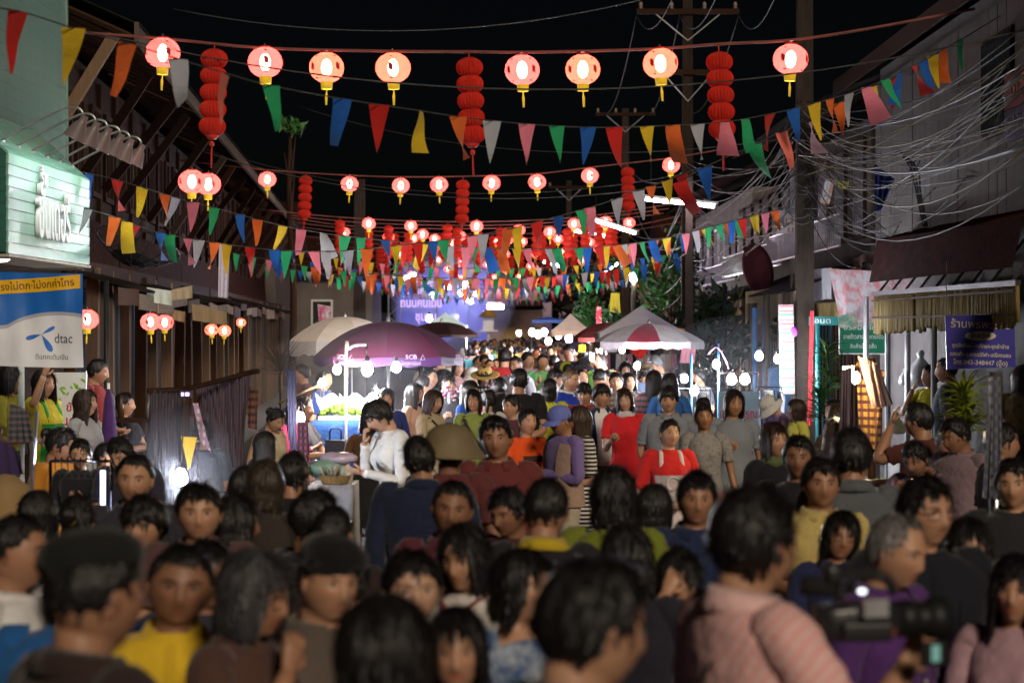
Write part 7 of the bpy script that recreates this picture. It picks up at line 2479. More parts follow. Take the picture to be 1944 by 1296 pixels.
# sheets of plaid cloth
CW = cloth
sheet('plaid_cloth', 'dark plaid cloth hung over the line with the black pole showing', 'cloth', [P(285, 738, 19), P(360, 742, 19.2), P(290, 930, 19), P(372, 925, 19.2)], CW((.022, .016, .018), 'vstripe', (.06, .04, .045)), wob=.11, n=24)
sheet('plaid_cloth', 'wide maroon and grey plaid cloth hung on the bent line', 'cloth', [P(372, 738, 19.6), P(472, 712, 19.8), P(405, 915, 19.6), P(452, 900, 19.8)], CW((.05, .022, .032), 'vstripe', (.075, .065, .075)), wob=.13, n=26)
sheet('plaid_cloth', 'pink and white plaid edge of cloth next to the yellow pennant cloth', 'cloth', [P(366, 765, 19.3), P(376, 765, 19.3), P(380, 838, 19.3), P(402, 860, 19.3)], CW((.5, .2, .3), 'plaid', (.6, .5, .55)), wob=.02)
sheet('plaid_cloth', 'brown patterned cloth at the far end of the line', 'cloth', [P(470, 730, 20), P(490, 742, 20), P(470, 812, 20), P(488, 815, 20)], CW((.20, .08, .05), 'plaid', (.1, .05, .04)), wob=.02)
sheet('plaid_cloth', 'blue and pink checked cloth glowing under the long white bulb', 'cloth', [P(566, 800, 23.3), P(584, 800, 23.3), P(563, 862, 23.3), P(588, 864, 23.3)], CW((.14, .10, .36), 'plaid', (.5, .22, .3)), wob=.02)
sheet('dark_cloth', 'dark navy cloth hanging on the pole beside the long white bulb', 'cloth', [P(545, 700, 23.8), P(562, 705, 23.8), P(548, 862, 23.8), P(564, 862, 23.8)], CW((.018, .02, .035)), wob=.02)
sheet('yellow_cloth', 'yellow pointed cloth hanging above the glaring bulb', 'cloth', [P(343, 828, 18.6), P(374, 830, 18.6), P(357, 888, 18.6), P(361, 888, 18.6)], CW((.68, .42, .01)), wob=.01)
cord('cloth_line', 'bent wooden line over which the plaid cloths hang', [P(280, 742, 19), P(350, 738, 19.2), P(420, 722, 19.6), P(470, 708, 19.8), P(490, 705, 20)], .022, M_DKW)
for i, (px, pt_, d) in enumerate(((352, 740, 18.9), (405, 735, 20.2), (312, 745, 20.0))):
    o = G().beam((0, 0, 0), (0, 0, z_at(pt_, d)), .05, .05).obj('stall_post', M_MDW if i == 0 else M_BLK, None, False, P(px, 620, d) * np.array([1, 1, 0])); tag(o, ('wooden stall post in front of the dark plaid cloth', 'black post behind the maroon plaid cloth', 'black post beneath the dark plaid cloth')[i], 'post')
t = thing('clock_display', 'small violet lit display clipped to the wooden stall post', 'display', P(352, 748, 18.7))
g = G(); g.box((0, 0, 0), (.085, .03, .05)); g.obj('case', M_BLK, t)
g = G(); g.box((0, -.017, 0), (.06, .004, .024)); g.obj('screen', emit('violet_screen', (.55, .35, 1), 6), t)
# lit plaid cloth at right
t = thing('cloth_lamp', 'lamp box glowing warm yellow behind the draped plaid cloths', 'lamp', P(1612, 707, 18.5))
g = G(); g.box((0, .02, 0), (.10, .05, .10)); g.obj('lamp_box', M_WHT, t)
g = G(); g.box((0, -.012, 0), (.085, .01, .085)); g.obj('diffuser', emit('warm_diffuser', (1, .80, .35), 140), t)
g = G(); g.tube([(0, .03, -.05), (0, .03, -P(1612, 707, 18.5)[2])], .012, 6); g.obj('pole', M_STEEL, t)
bulb(1624, 716, 18.3, 'yellowish bulb burning beside the draped plaid cloth', (1, .82, .42), 900, .035, 1.3, P(1624, 690, 18.3))
sheet('plaid_cloth', 'yellow-lit plaid cloth draped from the pole head under the green sign', 'cloth', [P(1625, 682, 18.8), P(1680, 705, 18.6), P(1634, 850, 18.8), P(1672, 852, 18.6)], CW((.42, .24, .05), 'plaid', (.16, .05, .06), thin=.35), wob=.05, n=20)
sheet('plaid_cloth', 'mauve striped cloth bunched over the top of the yellow plaid', 'cloth', [P(1628, 676, 18.4), P(1664, 690, 18.3), P(1655, 770, 18.4), P(1684, 772, 18.3)], CW((.17, .09, .10), 'vstripe', (.22, .15, .14)), wob=.06, n=16)
sheet('plaid_cloth', 'greyish purple cloth hanging straight in front of the yellow lamp', 'cloth', [P(1598, 702, 17.8), P(1618, 696, 17.8), P(1592, 855, 17.8), P(1616, 850, 17.8)], CW((.12, .08, .11), 'vstripe', (.2, .15, .17)), wob=.03, n=16)
o = G().tube([(0, 0, 0), (0, 0, z_at(680, 18.7))], .03, 8).obj('stall_post', M_DKW, None, True, P(1655, 620, 18.75) * np.array([1, 1, 0])); tag(o, 'dark post bearing the yellow-lit plaid cloth', 'post')
sheet('checked_cloth', 'blue-grey checked cloth wrapped round the nearest stall post', 'cloth', [P(1880, 715, 13), P(1900, 716, 13), P(1866, 945, 13), P(1902, 950, 13)], CW((.10, .11, .16), 'plaid', (.3, .3, .34)), wob=.03, n=18)
o = G().tube([(0, 0, 0), (0, 0, z_at(706, 13.1))], .035, 10).obj('stall_post', M_STEEL, None, True, P(1890, 620, 13.12) * np.array([1, 1, 0])); tag(o, 'steel stall post inside the blue-grey checked cloth', 'post')
# clothes rail near at left with hangers and a striped scarf
t = thing('clothes_rail', 'chrome clothes rail with empty hangers before the pale young woman', 'clothes rail', P(150, 620, 14.3) * np.array([1, 1, 0]))
zr = z_at(875, 14.3)
g = G(); g.tube([(-.17, 0, zr), (.19, 0, zr)], .010, 8); g.obj('rail', M_CHROME, t, True)
for x_ in (-.17, .19):
    g = G(); g.tube([(x_, 0, 0), (x_, 0, zr)], .010, 8); g.obj('upright', M_CHROME, t, True)
for i in range(9):
    x_ = -.14 + i * .037
    g = G(); a_ = np.linspace(-.6, 3.6, 10); g.tube(np.stack([0 * a_ + x_, .018 * np.cos(a_), zr + .006 + .018 * np.sin(a_)], -1), .003, 4); g.tube([(x_, -.016, zr - .004), (x_, 0, zr - .05), (x_ + .01, .12, zr - .10), (x_ + .01, -.12, zr - .10), (x_, 0, zr - .05)], .003, 4); g.obj('hanger', M_CHROME, t)
o = G().tube([(0, 0, 0), (.0, 0, -.20)], .014, 8).obj('glow_tube', emit('violet_tube', (.55, .6, 1.0), 9), None, True, P(195, 893, 14.2)); tag(o, 'upright violet and white glowing strip added below the clothes rail', 'light tube')  # added glowing strip, violet and white
sheet('striped_scarf', 'blue-grey striped scarf slung over the stand at the picture edge', 'scarf', [P(18, 765, 13.5), P(52, 778, 13.5), P(14, 838, 13.5), P(66, 838, 13.5)], CW((.05, .07, .09), 'hstripe', (.16, .12, .13)), wob=.03, n=14)
sheet('dark_cloth', 'purple cloth draped below the striped scarf', 'cloth', [P(-12, 830, 13), P(30, 850, 13), P(-15, 900, 13), P(48, 900, 13)], CW((.05, .03, .10)), wob=.03)
t = thing('sack', 'stuffed tan sack standing at the picture edge', 'sack', P(10, 620, 12.5) * np.array([1, 1, 0]))
g = G(); g.lathe([(.13, 0), (.15, .3), (.14, .8), (.15, 1.2), (.12, 1.42), (.05, 1.48), (.001, 1.49)], 16, wob=.06); g.obj('sack_body', cloth((.30, .20, .09)), t, True)
for i, (x0, y0, x1, y1, d) in enumerate(((62, 830, 48, 960, 13.8), (70, 780, 30, 960, 14.5))):
    o = G().beam(P(x0, y0, d) - P(x1, y1, d), (0, 0, -P(x1, y1, d)[2]), .035, .02).obj('frame_bar', M_STEEL, None, False, P(x1, y1, d)); tag(o, ('slanting aluminium bar of the stand beside the sack', 'second slanting bar behind the striped scarf')[i], 'bar')
# dried flower bunch
def leafy(name, label, cat, base, n, L_, spread, m_, stemm=None, width=.03, droop=.5, arch=True, rise=.2):
    t = thing(name, label, cat, base)
    ms = []
    for k in range(5):
        r = np.random.default_rng(k + 50)
        A = []
        ln = L_ * r.uniform(.75, 1.15)
        for u in np.linspace(0, 1, 7):
            w = width * math.sin(min(1, u * 1.15 + .08) * PI) ** .7 * .5 + .0015
            A.append([(s_ * w, ln * u * (1 - .15 * droop * u), (ln * (.55 * u - droop * u * u) if arch else 0) - abs(s_) * w * .5) for s_ in (-1, 0, 1)])
        ms.append(G().grid(np.array(A), False).mesh('leaf', m_, True))
    for i in range(n):
        a_ = random.uniform(0, 2 * PI)
        el = random.uniform(-.9, 1.3)
        o = link('leaf', random.choice(ms), t, (0, 0, random.uniform(0, rise)), (el * .6, random.uniform(-.3, .3), a_))
        s_ = random.uniform(.7, 1.1)
        o.scale = (s_, s_, s_)
    if stemm:
        g = G(); g.tube([(0, 0, -base[2]), (0, 0, rise)], [.02, .012], 6); g.obj('stem', stemm, t)
    return t


MCROT = mat('croton_leaf', (.20, .24, .02), .35, .5, var=.6, nscale=12)
leafy('pot_plant', 'spiky yellow-green plant beside the man in greyish pink', 'plant', P(1832, 828, 17.2), 110, .30, 1, MCROT, M_DKW, .03, .55, rise=.32)
t = thing('plant_pot', 'dark pot under the spiky yellow-green plant', 'pot', P(1832, 620, 17.2) * np.array([1, 1, 0])); g = G(); g.lathe([(.15, 0), (.2, .35), (.21, .36), (.18, .34), (.001, .32)], 16, cap0=True); g.obj('pot', mat('pot_clay', (.10, .05, .035), .8), t, True)
leafy('bush', 'fern-like green bush beneath the green sign', 'bush', P(1572, 752, 29), 120, .36, 1, mat('fern_leaf', (.06, .14, .025), .5, var=.5, nscale=8), M_DKW, .022, .35, rise=.65)
leafy('bush', 'low dark green bush at the foot of the red ribbon', 'bush', P(1556, 800, 26), 90, .26, 1, mat('bush_leaf', (.03, .11, .025), .5, var=.5, nscale=8), M_DKW, .025, .3, rise=.35)
leafy('dried_flowers', 'sheaf of dark dried flowers standing by the wooden porch', 'dried flowers', P(532, 712, 30), 120, .42, 1, mat('dried_stalk', (.045, .032, .022), .8, var=.5), M_DKW, .012, .15, rise=.15)


def tree(label, x, y, d, R_, n, leafc, trunk=True, size=.13):
    b = P(x, 620, d) * np.array([1, 1, 0])
    zc = P(x, y, d)[2]
    t = thing('leafy_tree', label, 'tree', b)
    g = G()
    g.tube(smooth_path([(0, 0, 0), (.08, 0, zc * .4), (-.05, 0, zc * .75), (0, 0, zc)], 4), np.linspace(.12, .04, 13), 8)
    for i in range(7):
        a_ = i * 2.4
        g.tube(smooth_path([(0, 0, zc * (.5 + .06 * i)), (.4 * R_ * math.cos(a_), .4 * R_ * math.sin(a_), zc * (.55 + .06 * i) + .3), (.8 * R_ * math.cos(a_), .8 * R_ * math.sin(a_), zc * (.6 + .06 * i) + .5)], 3), np.linspace(.05, .012, 7), 5)
    g.obj('trunk', M_DKW, t, True)
    r = np.random.default_rng(int(x))
    cl = r.normal(size=(14, 3)) * np.array([.55, .5, .5]) * R_
    v, f = [], []
    for i in range(n):
        c_ = cl[r.integers(14)] + r.normal(size=3) * R_ * .2 + np.array([0, 0, zc])
        u_ = r.normal(size=3); u_ /= np.linalg.norm(u_)
        w_ = np.cross(u_, r.normal(size=3)); w_ /= np.linalg.norm(w_)
        s_ = size * r.uniform(.6, 1.2)
        k = len(v)
        v += [c_ - u_ * s_, c_ + w_ * s_ * .33, c_ + u_ * s_, c_ - w_ * s_ * .33]
        f.append((k, k + 1, k + 2, k + 3))
    g = G(); g.add(np.array(v), f)
    g.obj('crown', mat('tree_leaf', leafc, .5, var=.6, nscale=6), t)
    return t


tree('dark narrow-leaved tree behind the lamp stall racks', 1352, 640, 40.5, .75, 900, (.016, .030, .011), size=.16)
tree('green tree lit by the street tubes beyond the crossarm pole', 1275, 535, 62, 1.0, 900, (.016, .05, .008), size=.17)
tree('small round green tree beside the far white tent', 1128, 600, 64, .6, 500, (.02, .06, .012), size=.15)
tree('dark tree crown behind the far shophouse', 1110, 560, 108, 2.4, 1200, (.012, .018, .01), size=.35)
tree('thin tall tree with a small lit leaf tuft above the wooden eave', 552, 238, 66, .22, 60, (.05, .15, .03), size=.25)

# racks at the lamp stall
def rack(label, x0, x1, yr, d, n):
    a, b_ = P(x0, yr, d), P(x1, yr, d)
    t = thing('clothes_rack', label, 'clothes rack', a * np.array([1, 1, 0]))
    w = b_[0] - a[0]
    z = a[2]
    g = G(); g.tube([(0, 0, z), (w, 0, z)], .012, 6); g.obj('rail', M_CHROME, t)
    for x_ in (0, w):
        g = G(); g.tube([(x_, 0, 0), (x_, 0, z)], .014, 6); g.obj('upright', M_CHROME, t)
    gm = {}
    for i in range(n):
        c_ = random.choice([(.25, .26, .3), (.03, .03, .04), (.5, .5, .52), (.10, .12, .16), (.3, .26, .2)])
        if c_ not in gm:
            A = np.array([[(.008 * math.sin(k * 2) + .006 * s_, u * .18 * (.6 if v_ < .1 else 1), -.04 - v_ * .62) for u in (-1, -.5, 0, .5, 1)] for k, v_ in enumerate(np.linspace(0, 1, 6)) for s_ in (0,)])
            g = G(); g.grid(A, False); g.grid(A + np.array([.012, 0, 0]), False, flip=True)
            gm[c_] = g.mesh('garment', cloth(c_), True)
        link('garment', gm[c_], t, (w * (i + .5) / n, 0, z), (0, 0, random.uniform(-.2, .5)))
    return t


rack('clothes rack full of hanging garments behind the bending person in yellow', 1262, 1348, 737, 31.5, 18)
rack('shorter clothes rack beside the white sun hat', 1436, 1484, 735, 31.8, 8)
rack('clothes rack with dark garments in the red and white parasol stall', 1215, 1262, 720, 37, 9)
t = thing('stall_board', 'pale blue stall board with red Thai lettering behind the black bob', 'sign', P(1402, 786, 27.5))
g = G(); g.box((0, .01, 0), (.46, .015, .52)); g.obj('board', mat('sky_board', (.28, .44, .62), .5, var=.25, nscale=3), t)
text('lettering', 'แพรพรรณ', .14, mat('red_print', (.5, .03, .08), .5), t, (0, -.003, .0), (PI / 2, 0, 0), .001, width=.42, bold=.001)
t = thing('tray_shade', 'pink tray-like shade hung over the twin white bulbs', 'lamp shade', P(1402, 706, 30.2))
g = G(); A = np.array([[(x_, y_, -.35 * x_ * x_ - .5 * y_ * y_) for x_ in np.linspace(-.22, .22, 12)] for y_ in np.linspace(-.14, .14, 6)]); g.grid(A, False); g.grid(A + np.array([0, 0, .006]), False, flip=True); g.obj('shade', mat('pink_tray', (.55, .22, .16), .4), t, True)
for x_ in (-.15, .15):
    g = G(); g.tube([(x_, 0, 0), (x_ * .4, 0, .35)], .004, 4); g.obj('hanger_wire', M_WIRED, t)
o = G().tube([(0, 0, 0), (0, 0, z_at(652, 31.1))], .016, 8).obj('pole', M_LBLUE, None, True, P(1364, 620, 31.1) * np.array([1, 1, 0])); tag(o, 'thin blue pole bearing a white globe bulb', 'pole')
o = G().tube([(0, 0, 0), (0, 0, z_at(672, 31))], .018, 8).obj('pole', M_LBLUE, None, True, P(1312, 620, 31) * np.array([1, 1, 0])); tag(o, 'blue pole at the end of the full clothes rack', 'pole')
o = G().tube(smooth_path([P(1357, 660, 31) - P(1357, 660, 31), P(1345, 672, 31) - P(1357, 660, 31), P(1350, 665, 31) - P(1357, 660, 31), P(1362, 660, 31) - P(1357, 660, 31), P(1376, 680, 31) - P(1357, 660, 31), P(1384, 700, 31) - P(1357, 660, 31)], 5), .007, 5).obj('cord', mat('pink_cord', (.6, .2, .3), .5), None, True, P(1357, 660, 31)); tag(o, 'looped pink cord at the top of the thin blue pole', 'cord')
tC, bC = table('seller table with goods and a white edge before the white sun hat', 1440, 900, 24.2, .5, .5, .98, M_WHT, cloth((.2, .2, .22)), drop=.5)
for i in range(6):
    g = G(); g.box((0, 0, .02), (.09, .12, .04)); ware(g, 'folded_garment', ('white', 'grey', 'blue', 'cream', 'lilac', 'black')[i] + ' folded garment on the seller table by the sun hat', 'garment', cloth(((.6, .6, .6), (.2, .2, .2), (.05, .1, .3), (.5, .45, .35), (.35, .25, .5), (.02, .02, .02))[i]), (bC[0] - .17 + (i % 3) * .14, 24.1 + .18 * (i // 3), .985), smooth=False)
# lantern wares
for i, (x, y, s_) in enumerate(((1208, 664, .62), (1222, 661, .62), (1215, 672, .55))):
    g = G(); g.lathe([(.02, .13), (.09, .11), (.15, .04), (.15, -.04), (.09, -.11), (.02, -.13)], 18); A = g
    o = A.obj('folded_lantern', M_PLEAT, None, True, P(x, y, 37)); o.scale = (s_, s_, s_); tag(o, ('red paper lantern for sale hanging at the near side of its bunch', 'red paper lantern for sale at the far side of its bunch', 'lowest red paper lantern for sale of its bunch')[i], 'lantern')
sheet('yellow_sign', 'small yellow-green number sheet above the wares of the parasol stall', 'paper sign', [P(1099, 654, 45), P(1112, 654, 45), P(1099, 668, 45), P(1112, 668, 45)], cloth((.55, .6, .03)))
sheet('paper_sheet', 'white paper board hung under the white canopy tent', 'paper sign', [P(1142, 652, 39), P(1172, 652, 39), P(1142, 668, 39), P(1172, 668, 39)], cloth((.55, .52, .52)))
for i in range(16):
    sheet('hanging_garment', '%s garment hung for sale under the canopy tent' % ('white', 'cream', 'pink', 'black')[i % 4], 'garment', [P(1128 + i * 10.5, 672, 41), P(1137 + i * 10.5, 672, 41), P(1127 + i * 10.5, 700, 41), P(1138 + i * 10.5, 700, 41)], cloth(((.6, .58, .56), (.5, .4, .28), (.5, .2, .25), (.02, .02, .02))[i % 4]), 'garments for sale under the canopy tent', n=5)
# pink flowers held by the girl
t = thing('flower_bunch', 'bunch of pink and white flowers in the hands of the smiling girl', 'flowers', P(853, 744, 27.15))
fm = G().ball((0, 0, 0), (.022, .022, .018), 7, 5).mesh('flower', mat('petal', (.65, .18, .36), .6), True)
fm2 = G().ball((0, 0, 0), (.02, .02, .016), 7, 5).mesh('flower', mat('petal', (.7, .6, .65), .6), True)
for i in range(26):
    link('flower', fm if i % 3 else fm2, t, np.random.default_rng(i).normal(size=3) * np.array([.05, .025, .035]))
g = G(); g.lathe([(.012, -.13), (.03, -.05), (.05, 0)], 8); g.obj('wrap', cloth((.5, .5, .52)), t, True)
# chairs / stools for seated people
for i, (px, d, lab) in enumerate(((238, 27.75, 'stool under the woman in dark clothes on the porch'), (337, 29.2, 'stool under the man behind the porch post'), (106, 18.6, 'stool under the girl in orange'), (575, 26.2, 'stool under the seated seller by the tall lamp'))):
    b = P(px, 620, d) * np.array([1, 1, 0])
    t = thing('stool', lab, 'stool', b + np.array([0, 0, 0]))
    g = G(); g.lathe([(.001, .40), (.17, .40), (.175, .385), (.16, .37), (.001, .37)], 14); g.obj('seat', mat('stool_plastic', (.3, .03, .03), .4), t, True)
    for k in range(4):
        a_ = k * PI / 2 + .78
        g = G(); g.tube([(.12 * math.cos(a_), .12 * math.sin(a_), .37), (.17 * math.cos(a_), .17 * math.sin(a_), 0)], .016, 6); g.obj('leg', mat('stool_plastic', (.3, .03, .03), .4), t, True)

# ------------------------------------------------------------------ the video camera in the foreground
vc = thing('video_camera', 'black shoulder video camera with a bright lamp and side screen held by the cameraman', 'video camera', P(1640, 1176, 5.75), math.radians(12), scale=.78)
MB = mat('camera_body', (.018, .018, .02), .35, .5)
ca = np.arange(20) * 2 * PI / 20
rr_ = np.stack([np.sign(np.cos(ca)) * np.abs(np.cos(ca)) ** .45, np.sign(np.sin(ca)) * np.abs(np.sin(ca)) ** .45], -1)
g = G(); g.grid(np.array([[(x, q[0] * w, z + q[1] * h_) for q in rr_] for x, w, h_, z in ((-.16, .03, .03, .0), (-.155, .045, .045, .0), (-.10, .055, .055, -.005), (-.02, .062, .058, 0), (.05, .060, .055, .0), (.10, .055, .052, .0), (.105, .045, .042, 0))]), True, True, True); g.obj('body', MB, vc, True)
g = G(); g.grid(np.array([[(x, -.070 + q[0] * .016, -.028 + q[1] * .030) for q in rr_] for x in (-.09, -.085, .055, .06)]), True, True, True); g.obj('hand_grip', MB, vc, True)
for k in range(4):
    g = G(); g.ball((-.06 + k * .028, -.066, .022), (.008, .006, .008), 8, 5); g.obj('button', mat('button', (.12, .12, .12), .4), vc, True)
g = G(); g.tube(smooth_path([(-.15, .02, -.02), (-.22, .05, -.12), (-.20, .08, -.30)], 5), .006, 6); g.obj('cable', MB, vc, True)
g = G(); g.lathe([(.001, 0), (.055, 0), (.06, .05), (.052, .06), (.052, .10), (.066, .11), (.066, .16), (.05, .162), (.045, .13), (.001, .125)], 20); R = np.array(Euler((0, PI / 2, 0)).to_matrix()); g.map(lambda v: v @ R.T + np.array([.10, 0, .0])); g.obj('lens', mat('lens_ring', (.01, .011, .011), .5, .3), vc, True)
g = G(); g.tube(smooth_path([(-.08, 0, .06), (-.06, 0, .125), (.06, 0, .13), (.10, 0, .08)], 5), .016, 8); g.obj('handle', MB, vc, True)
g = G(); g.grid(np.array([[(x, -.02 + q[0] * w, .142 + q[1] * w) for q in rr_] for x, w in ((-.13, .030), (-.12, .034), (-.08, .028), (-.07, .022), (.02, .022), (.03, .018))]), True, True, True); g.obj('viewfinder', MB, vc, True)
g = G(); g.box((.005, -.085, .045), (.085, .02, .055), rz=.2); g.obj('lamp', mat('chrome_cap', (.55, .55, .58), .2, .6, .5), vc)
g = G(); g.tube([(-.20, 0, .11), (-.10, -.02, .10)], [.03, .026], 10); g.obj('microphone', mat('foam', (.015, .015, .015), .95), vc, True)
g = G(); g.box((.20, -.07, -.10), (.10, .012, .075), rz=.3); fo = g.obj('side_screen', MB, vc)
g = G(); g.box((.203, -.078, -.098), (.03, .004, .05), rz=.3); g.obj('screen_image', emit('screen_glow', (.45, .9, .75), .35), fo)
g = G(); g.ball((-.03, -.068, .095), (.014, .008, .008), 8, 6); g.obj('indicator_lamp', emit('white_indicator', (.9, .95, 1.0), 3.0), vc, True)
g = G(); g.box((.03, -.075, -.03), (.09, .01, .025)); g.obj('control_panel', mat('red_panel', (.16, .05, .05), .3), vc)

# ------------------------------------------------------------------ the far end: stage, doorway, blocks
st = thing('stage', 'stage at the end of the street in blue and violet light', 'stage', (-3.4, 126, 0))
g = G(); g.box((-.3, 2.6, .75), (5, 5.2, 1.5)); g.obj('deck', mat('stage_deck', (.03, .03, .04), .6), st)
g = G(); g.box((-.2, 5, 3.2), (4.8, .1, 4.6)); g.obj('backdrop', mat('stage_cloth', (.09, .09, .42), .9, var=.3, nscale=.6), st)
g = G(); g.box((-2.6, 2.5, 3.0), (.1, 5, 4.4)); g.obj('side_cloth', mat('stage_cloth', (.09, .09, .42), .9, var=.3, nscale=.6), st)


def truss(x, y, z0, z1, w, m_, name='truss'):
    g = G()
    for sx_ in (-1, 1):
        for sy_ in (-1, 1):
            g.beam((x + sx_ * w, y + sy_ * w, z0), (x + sx_ * w, y + sy_ * w, z1), .05, .05)
    n_ = int((z1 - z0) / .55)
    for i in range(n_):
        za, zb = z0 + (z1 - z0) * i / n_, z0 + (z1 - z0) * (i + 1) / n_
        s_ = 1 if i % 2 else -1
        g.beam((x - s_ * w, y - w, za), (x + s_ * w, y - w, zb), .035, .035)
        g.beam((x + w, y - s_ * w, za), (x + w, y + s_ * w, zb), .035, .035)
    return g


truss(1.45, -.6, 0, 4.3, .3, M_TEAL).obj('truss_tower', M_TEAL, st)
truss(-2.7, -.6, 0, 5.6, .3, M_STEEL).obj('truss_tower', M_STEEL, st)
g = G(); g.beam((-2.7, -.6, 5.5), (2.0, -.6, 5.5), .25, .25); g.obj('truss_beam', M_STEEL, st)
for i, (px, py, c_, s_) in enumerate(((884, 540, (.75, .35, 1.0), 70), (876, 555, (.55, .85, 1.0), 80), (895, 537, (.85, .45, 1), 55), (868, 528, (.3, .35, 1.0), 70), (893, 571, (.9, .9, 1), 50), (850, 545, (.25, .3, 1.0), 60), (905, 556, (.3, .3, 1.0), 50), (822, 560, (.25, .3, 1.0), 50))):
    p_ = P(px, py, 127.5) - np.array([-3.4, 126, 0])
    g = G(); g.ball(p_, .17, 10, 7); lo = g.obj('stage_light', emit('stage_lamp', c_, s_ * 3.0), st, True)
    g = G(); g.lathe([(.1, .3), (.22, .22), (.24, .05)], 10, p_ + np.array([0, .15, .05])); g.obj('lamp_can', M_BLK, lo, True)
make_person('performer in a pale shirt at a microphone on the lit stage', (P(863, 600, 128)[0], 128, 1.5), 1.68, -20, 'm', 'b', 'short', BLACK, C((.6, .62, .6), 'short'), TR(BLK), ('hold', 'hold'), lod=2)
t = thing('microphone_stand', 'slim microphone stand on the stage', 'microphone stand', (P(850, 600, 127.6)[0], 127.6, 1.5)); g = G(); g.tube([(0, 0, 0), (0, 0, 1.45)], .025, 6); g.obj('rod', M_STEEL, t); g = G(); g.ball((0, -.03, 1.5), .05, 8, 6); g.obj('microphone', M_BLK, t, True)
for i, px in enumerate((866, 878, 888)):
    g = G(); g.box((0, 0, .35), (.5, .5, .7)); tag(g.obj('speaker_box', M_BLK, None, False, (P(px, 600, 126.5)[0], 126.8, 1.5)), ('first', 'second', 'third')[i] + ' black speaker box along the stage front', 'speaker')
# lit letter sign
sg = thing('letter_sign', 'violet-white lit Thai letter sign in front of the stage glow', 'sign', P(795, 570, 100))
ME = emit('letter_light', (.74, .52, 1.0), 1.25)
for body, dx, dz, w in (('งาน', .10, .85, .8), ('เทศกาล', .05, .42, 1.1), ('ถนนคนเดิน', .10, -.12, 1.7), ('ชุมชน', .30, -.68, .85)):
    text('lettering', body, .52, ME, sg, (dx, -.05, dz), (PI / 2, 0, 0), .03, width=w, bold=.012)
for x_ in (-.8, .75):
    g = G(); g.tube([(x_, .06, -P(795, 570, 100)[2]), (x_, .06, 1.2)], .03, 6); g.obj('post', M_STEEL, sg)
for z_ in (-.4, .15, .65):
    g = G(); g.beam((-.8, .05, z_), (.8, .05, z_), .03, .03); g.obj('rail', M_STEEL, sg)
# doorway building at the end
e_ = thing('end_building', 'building with a broad open doorway closing the street', 'building', (.2, 134, 0))
g = G()
for x_, w_ in ((-1.75, .5), (1.75, .5), (4.5, 4.2)):
    g.box((x_, 0, 1.9), (w_, .5, 3.8))
g.box((0, 0, 4.2), (13, .5, 1.0))
g.obj('wall', mat('end_wall', (.28, .2, .17), .8), e_)
g = G(); g.box((0, 2.5, 1.6), (3.2, .1, 3.2)); g.obj('back_wall', mat('end_inner', (.4, .27, .12), .8), e_)
g = G(); g.box((0, .0, 3.55), (3.0, .3, .3)); g.obj('lintel', M_DKW, e_)
g = G(); g.box((0, 0, 5.3), (13, 3, .2), rx=.3); g.obj('roof', M_RUST, e_)
t = thing('spirit_house', 'small gilded white shrine on a post beside the far doorway', 'shrine', P(927, 612, 115) * np.array([1, 1, 0]))
g = G(); g.tube([(0, 0, 0), (0, 0, 2.0)], .09, 8); g.obj('post', M_WHT, t)
g = G(); g.box((0, 0, 2.05), (.9, .7, .08)); g.box((0, .1, 2.4), (.5, .4, .65)); g.obj('shrine_body', M_WHT, t)
g = G(); g.lathe([(.5, 2.72), (.36, 2.82), (.3, 2.95), (.14, 3.05), (.04, 3.3), (.001, 3.45)], 8); g.obj('roof', mat('gilt', (.5, .33, .08), .35, .5, .5), t, True)
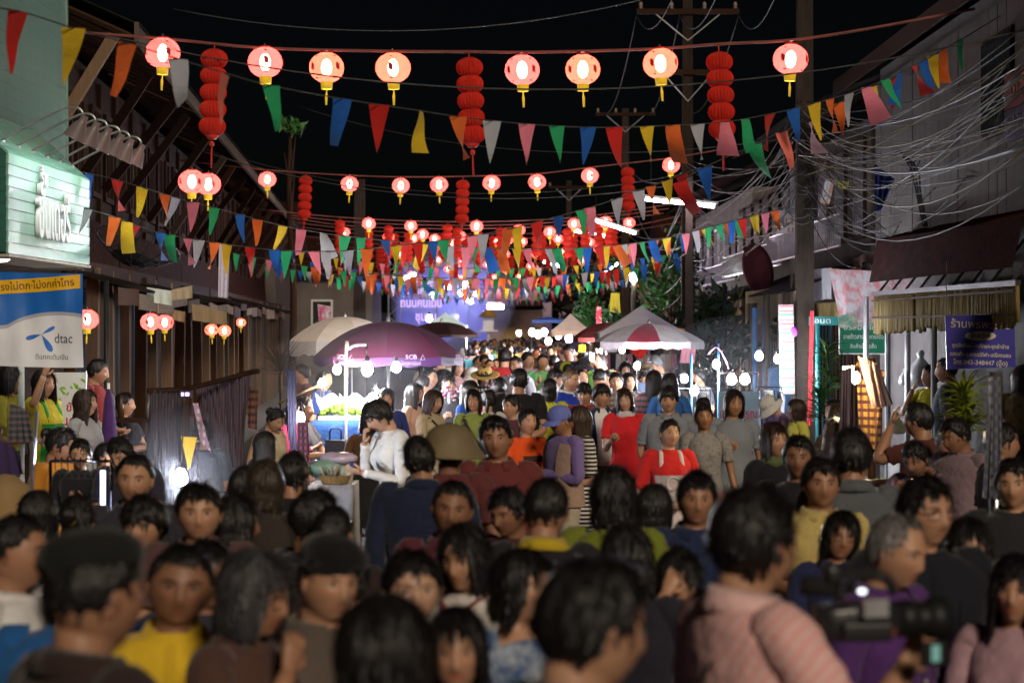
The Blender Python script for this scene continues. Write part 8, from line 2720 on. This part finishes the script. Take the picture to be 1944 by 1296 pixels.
# dark blocks closing the sides far away
for i, (x0, x1, d, z1, c_, lab) in enumerate(((-16, -8.6, 88, 5.0, (.10, .08, .07), 'dim house beyond the wooden row'), (-18, -6.5, 112, 4.6, (.12, .1, .09), 'low dark building beside the stage'), (7.0, 16, 108, 5.4, (.13, .1, .09), 'dim house past the far shophouse'), (3.6, 12, 122, 4.6, (.2, .16, .13), 'low house beside the end building'))):
    t = thing('far_house', lab, 'house', ((x0 + x1) / 2, d, 0))
    w = x1 - x0
    g = G(); g.box((0, 4, z1 / 2), (w, 8, z1)); g.obj('wall', mat('dim_wall', c_, .9, var=.3, nscale=.8), t)
    g = G(); g.add([(-w / 2 - .5, -.6, z1), (w / 2 + .5, -.6, z1), (w / 2 + .5, 4, z1 + 2), (-w / 2 - .5, 4, z1 + 2), (w / 2 + .5, 8.6, z1), (-w / 2 - .5, 8.6, z1)], [(0, 1, 2, 3), (3, 2, 4, 5), (0, 3, 5), (1, 4, 2)]); g.obj('roof', M_RUST, t)
    for k in range(3):
        g = G(); g.box((-w * .3 + k * w * .3, -.04, 2.9), (1.0, .08, 1.2)); fo = g.obj('window', M_WHT, t)
        g = G(); g.box((-w * .3 + k * w * .3, -.09, 2.9), (.84, .02, 1.04)); g.obj('pane', mat('dark_glass', (.03, .035, .035), .12, .6), fo)
# ------------------------------------------------------------------ haze balls added as lens glow round the lamps, and stage smoke


def smoke(label, c, r, dens, an=.55, col=(.85, .87, .95)):  # volume ball for the stage smoke and for added lamp glow
    m = bpy.data.materials.new('smoke')
    m.use_nodes = True
    nt = m.node_tree
    nt.nodes.remove(nt.nodes['Principled BSDF'])
    vp = nt.nodes.new('ShaderNodeVolumePrincipled')
    vp.inputs['Color'].default_value = (*col, 1)
    vp.inputs['Density'].default_value = dens
    vp.inputs['Anisotropy'].default_value = an
    nt.links.new(vp.outputs[0], nt.nodes['Material Output'].inputs['Volume'])
    g = G()
    g.ball((0, 0, 0), r, 20, 12)
    o = g.obj('smoke', m, None, True, c)
    o['label'] = label
    o['category'] = 'smoke'
    o['kind'] = 'stuff'


smoke('added thin haze for the glow round the lamps of the purple parasol', P(690, 735, 26.5), (1.15, 1.6, .85), .007)  # haze added to spread a lens-like glow round the bulbs
smoke('added thin haze for the glow round the lamps of the clothes racks', P(1395, 715, 31), (1.1, 2.0, .8), .0035)  # added haze, imitates lens bloom of the rack bulbs
smoke('blue smoke drifting over the stage', P(860, 570, 122), (3.2, 6, 3.0), .07, .2)
smoke('added thin haze for the glare round the bulb by the plaid cloth', P(343, 900, 17.2), (.42, .5, .5), .055)  # small haze ball added as the bulb's glare
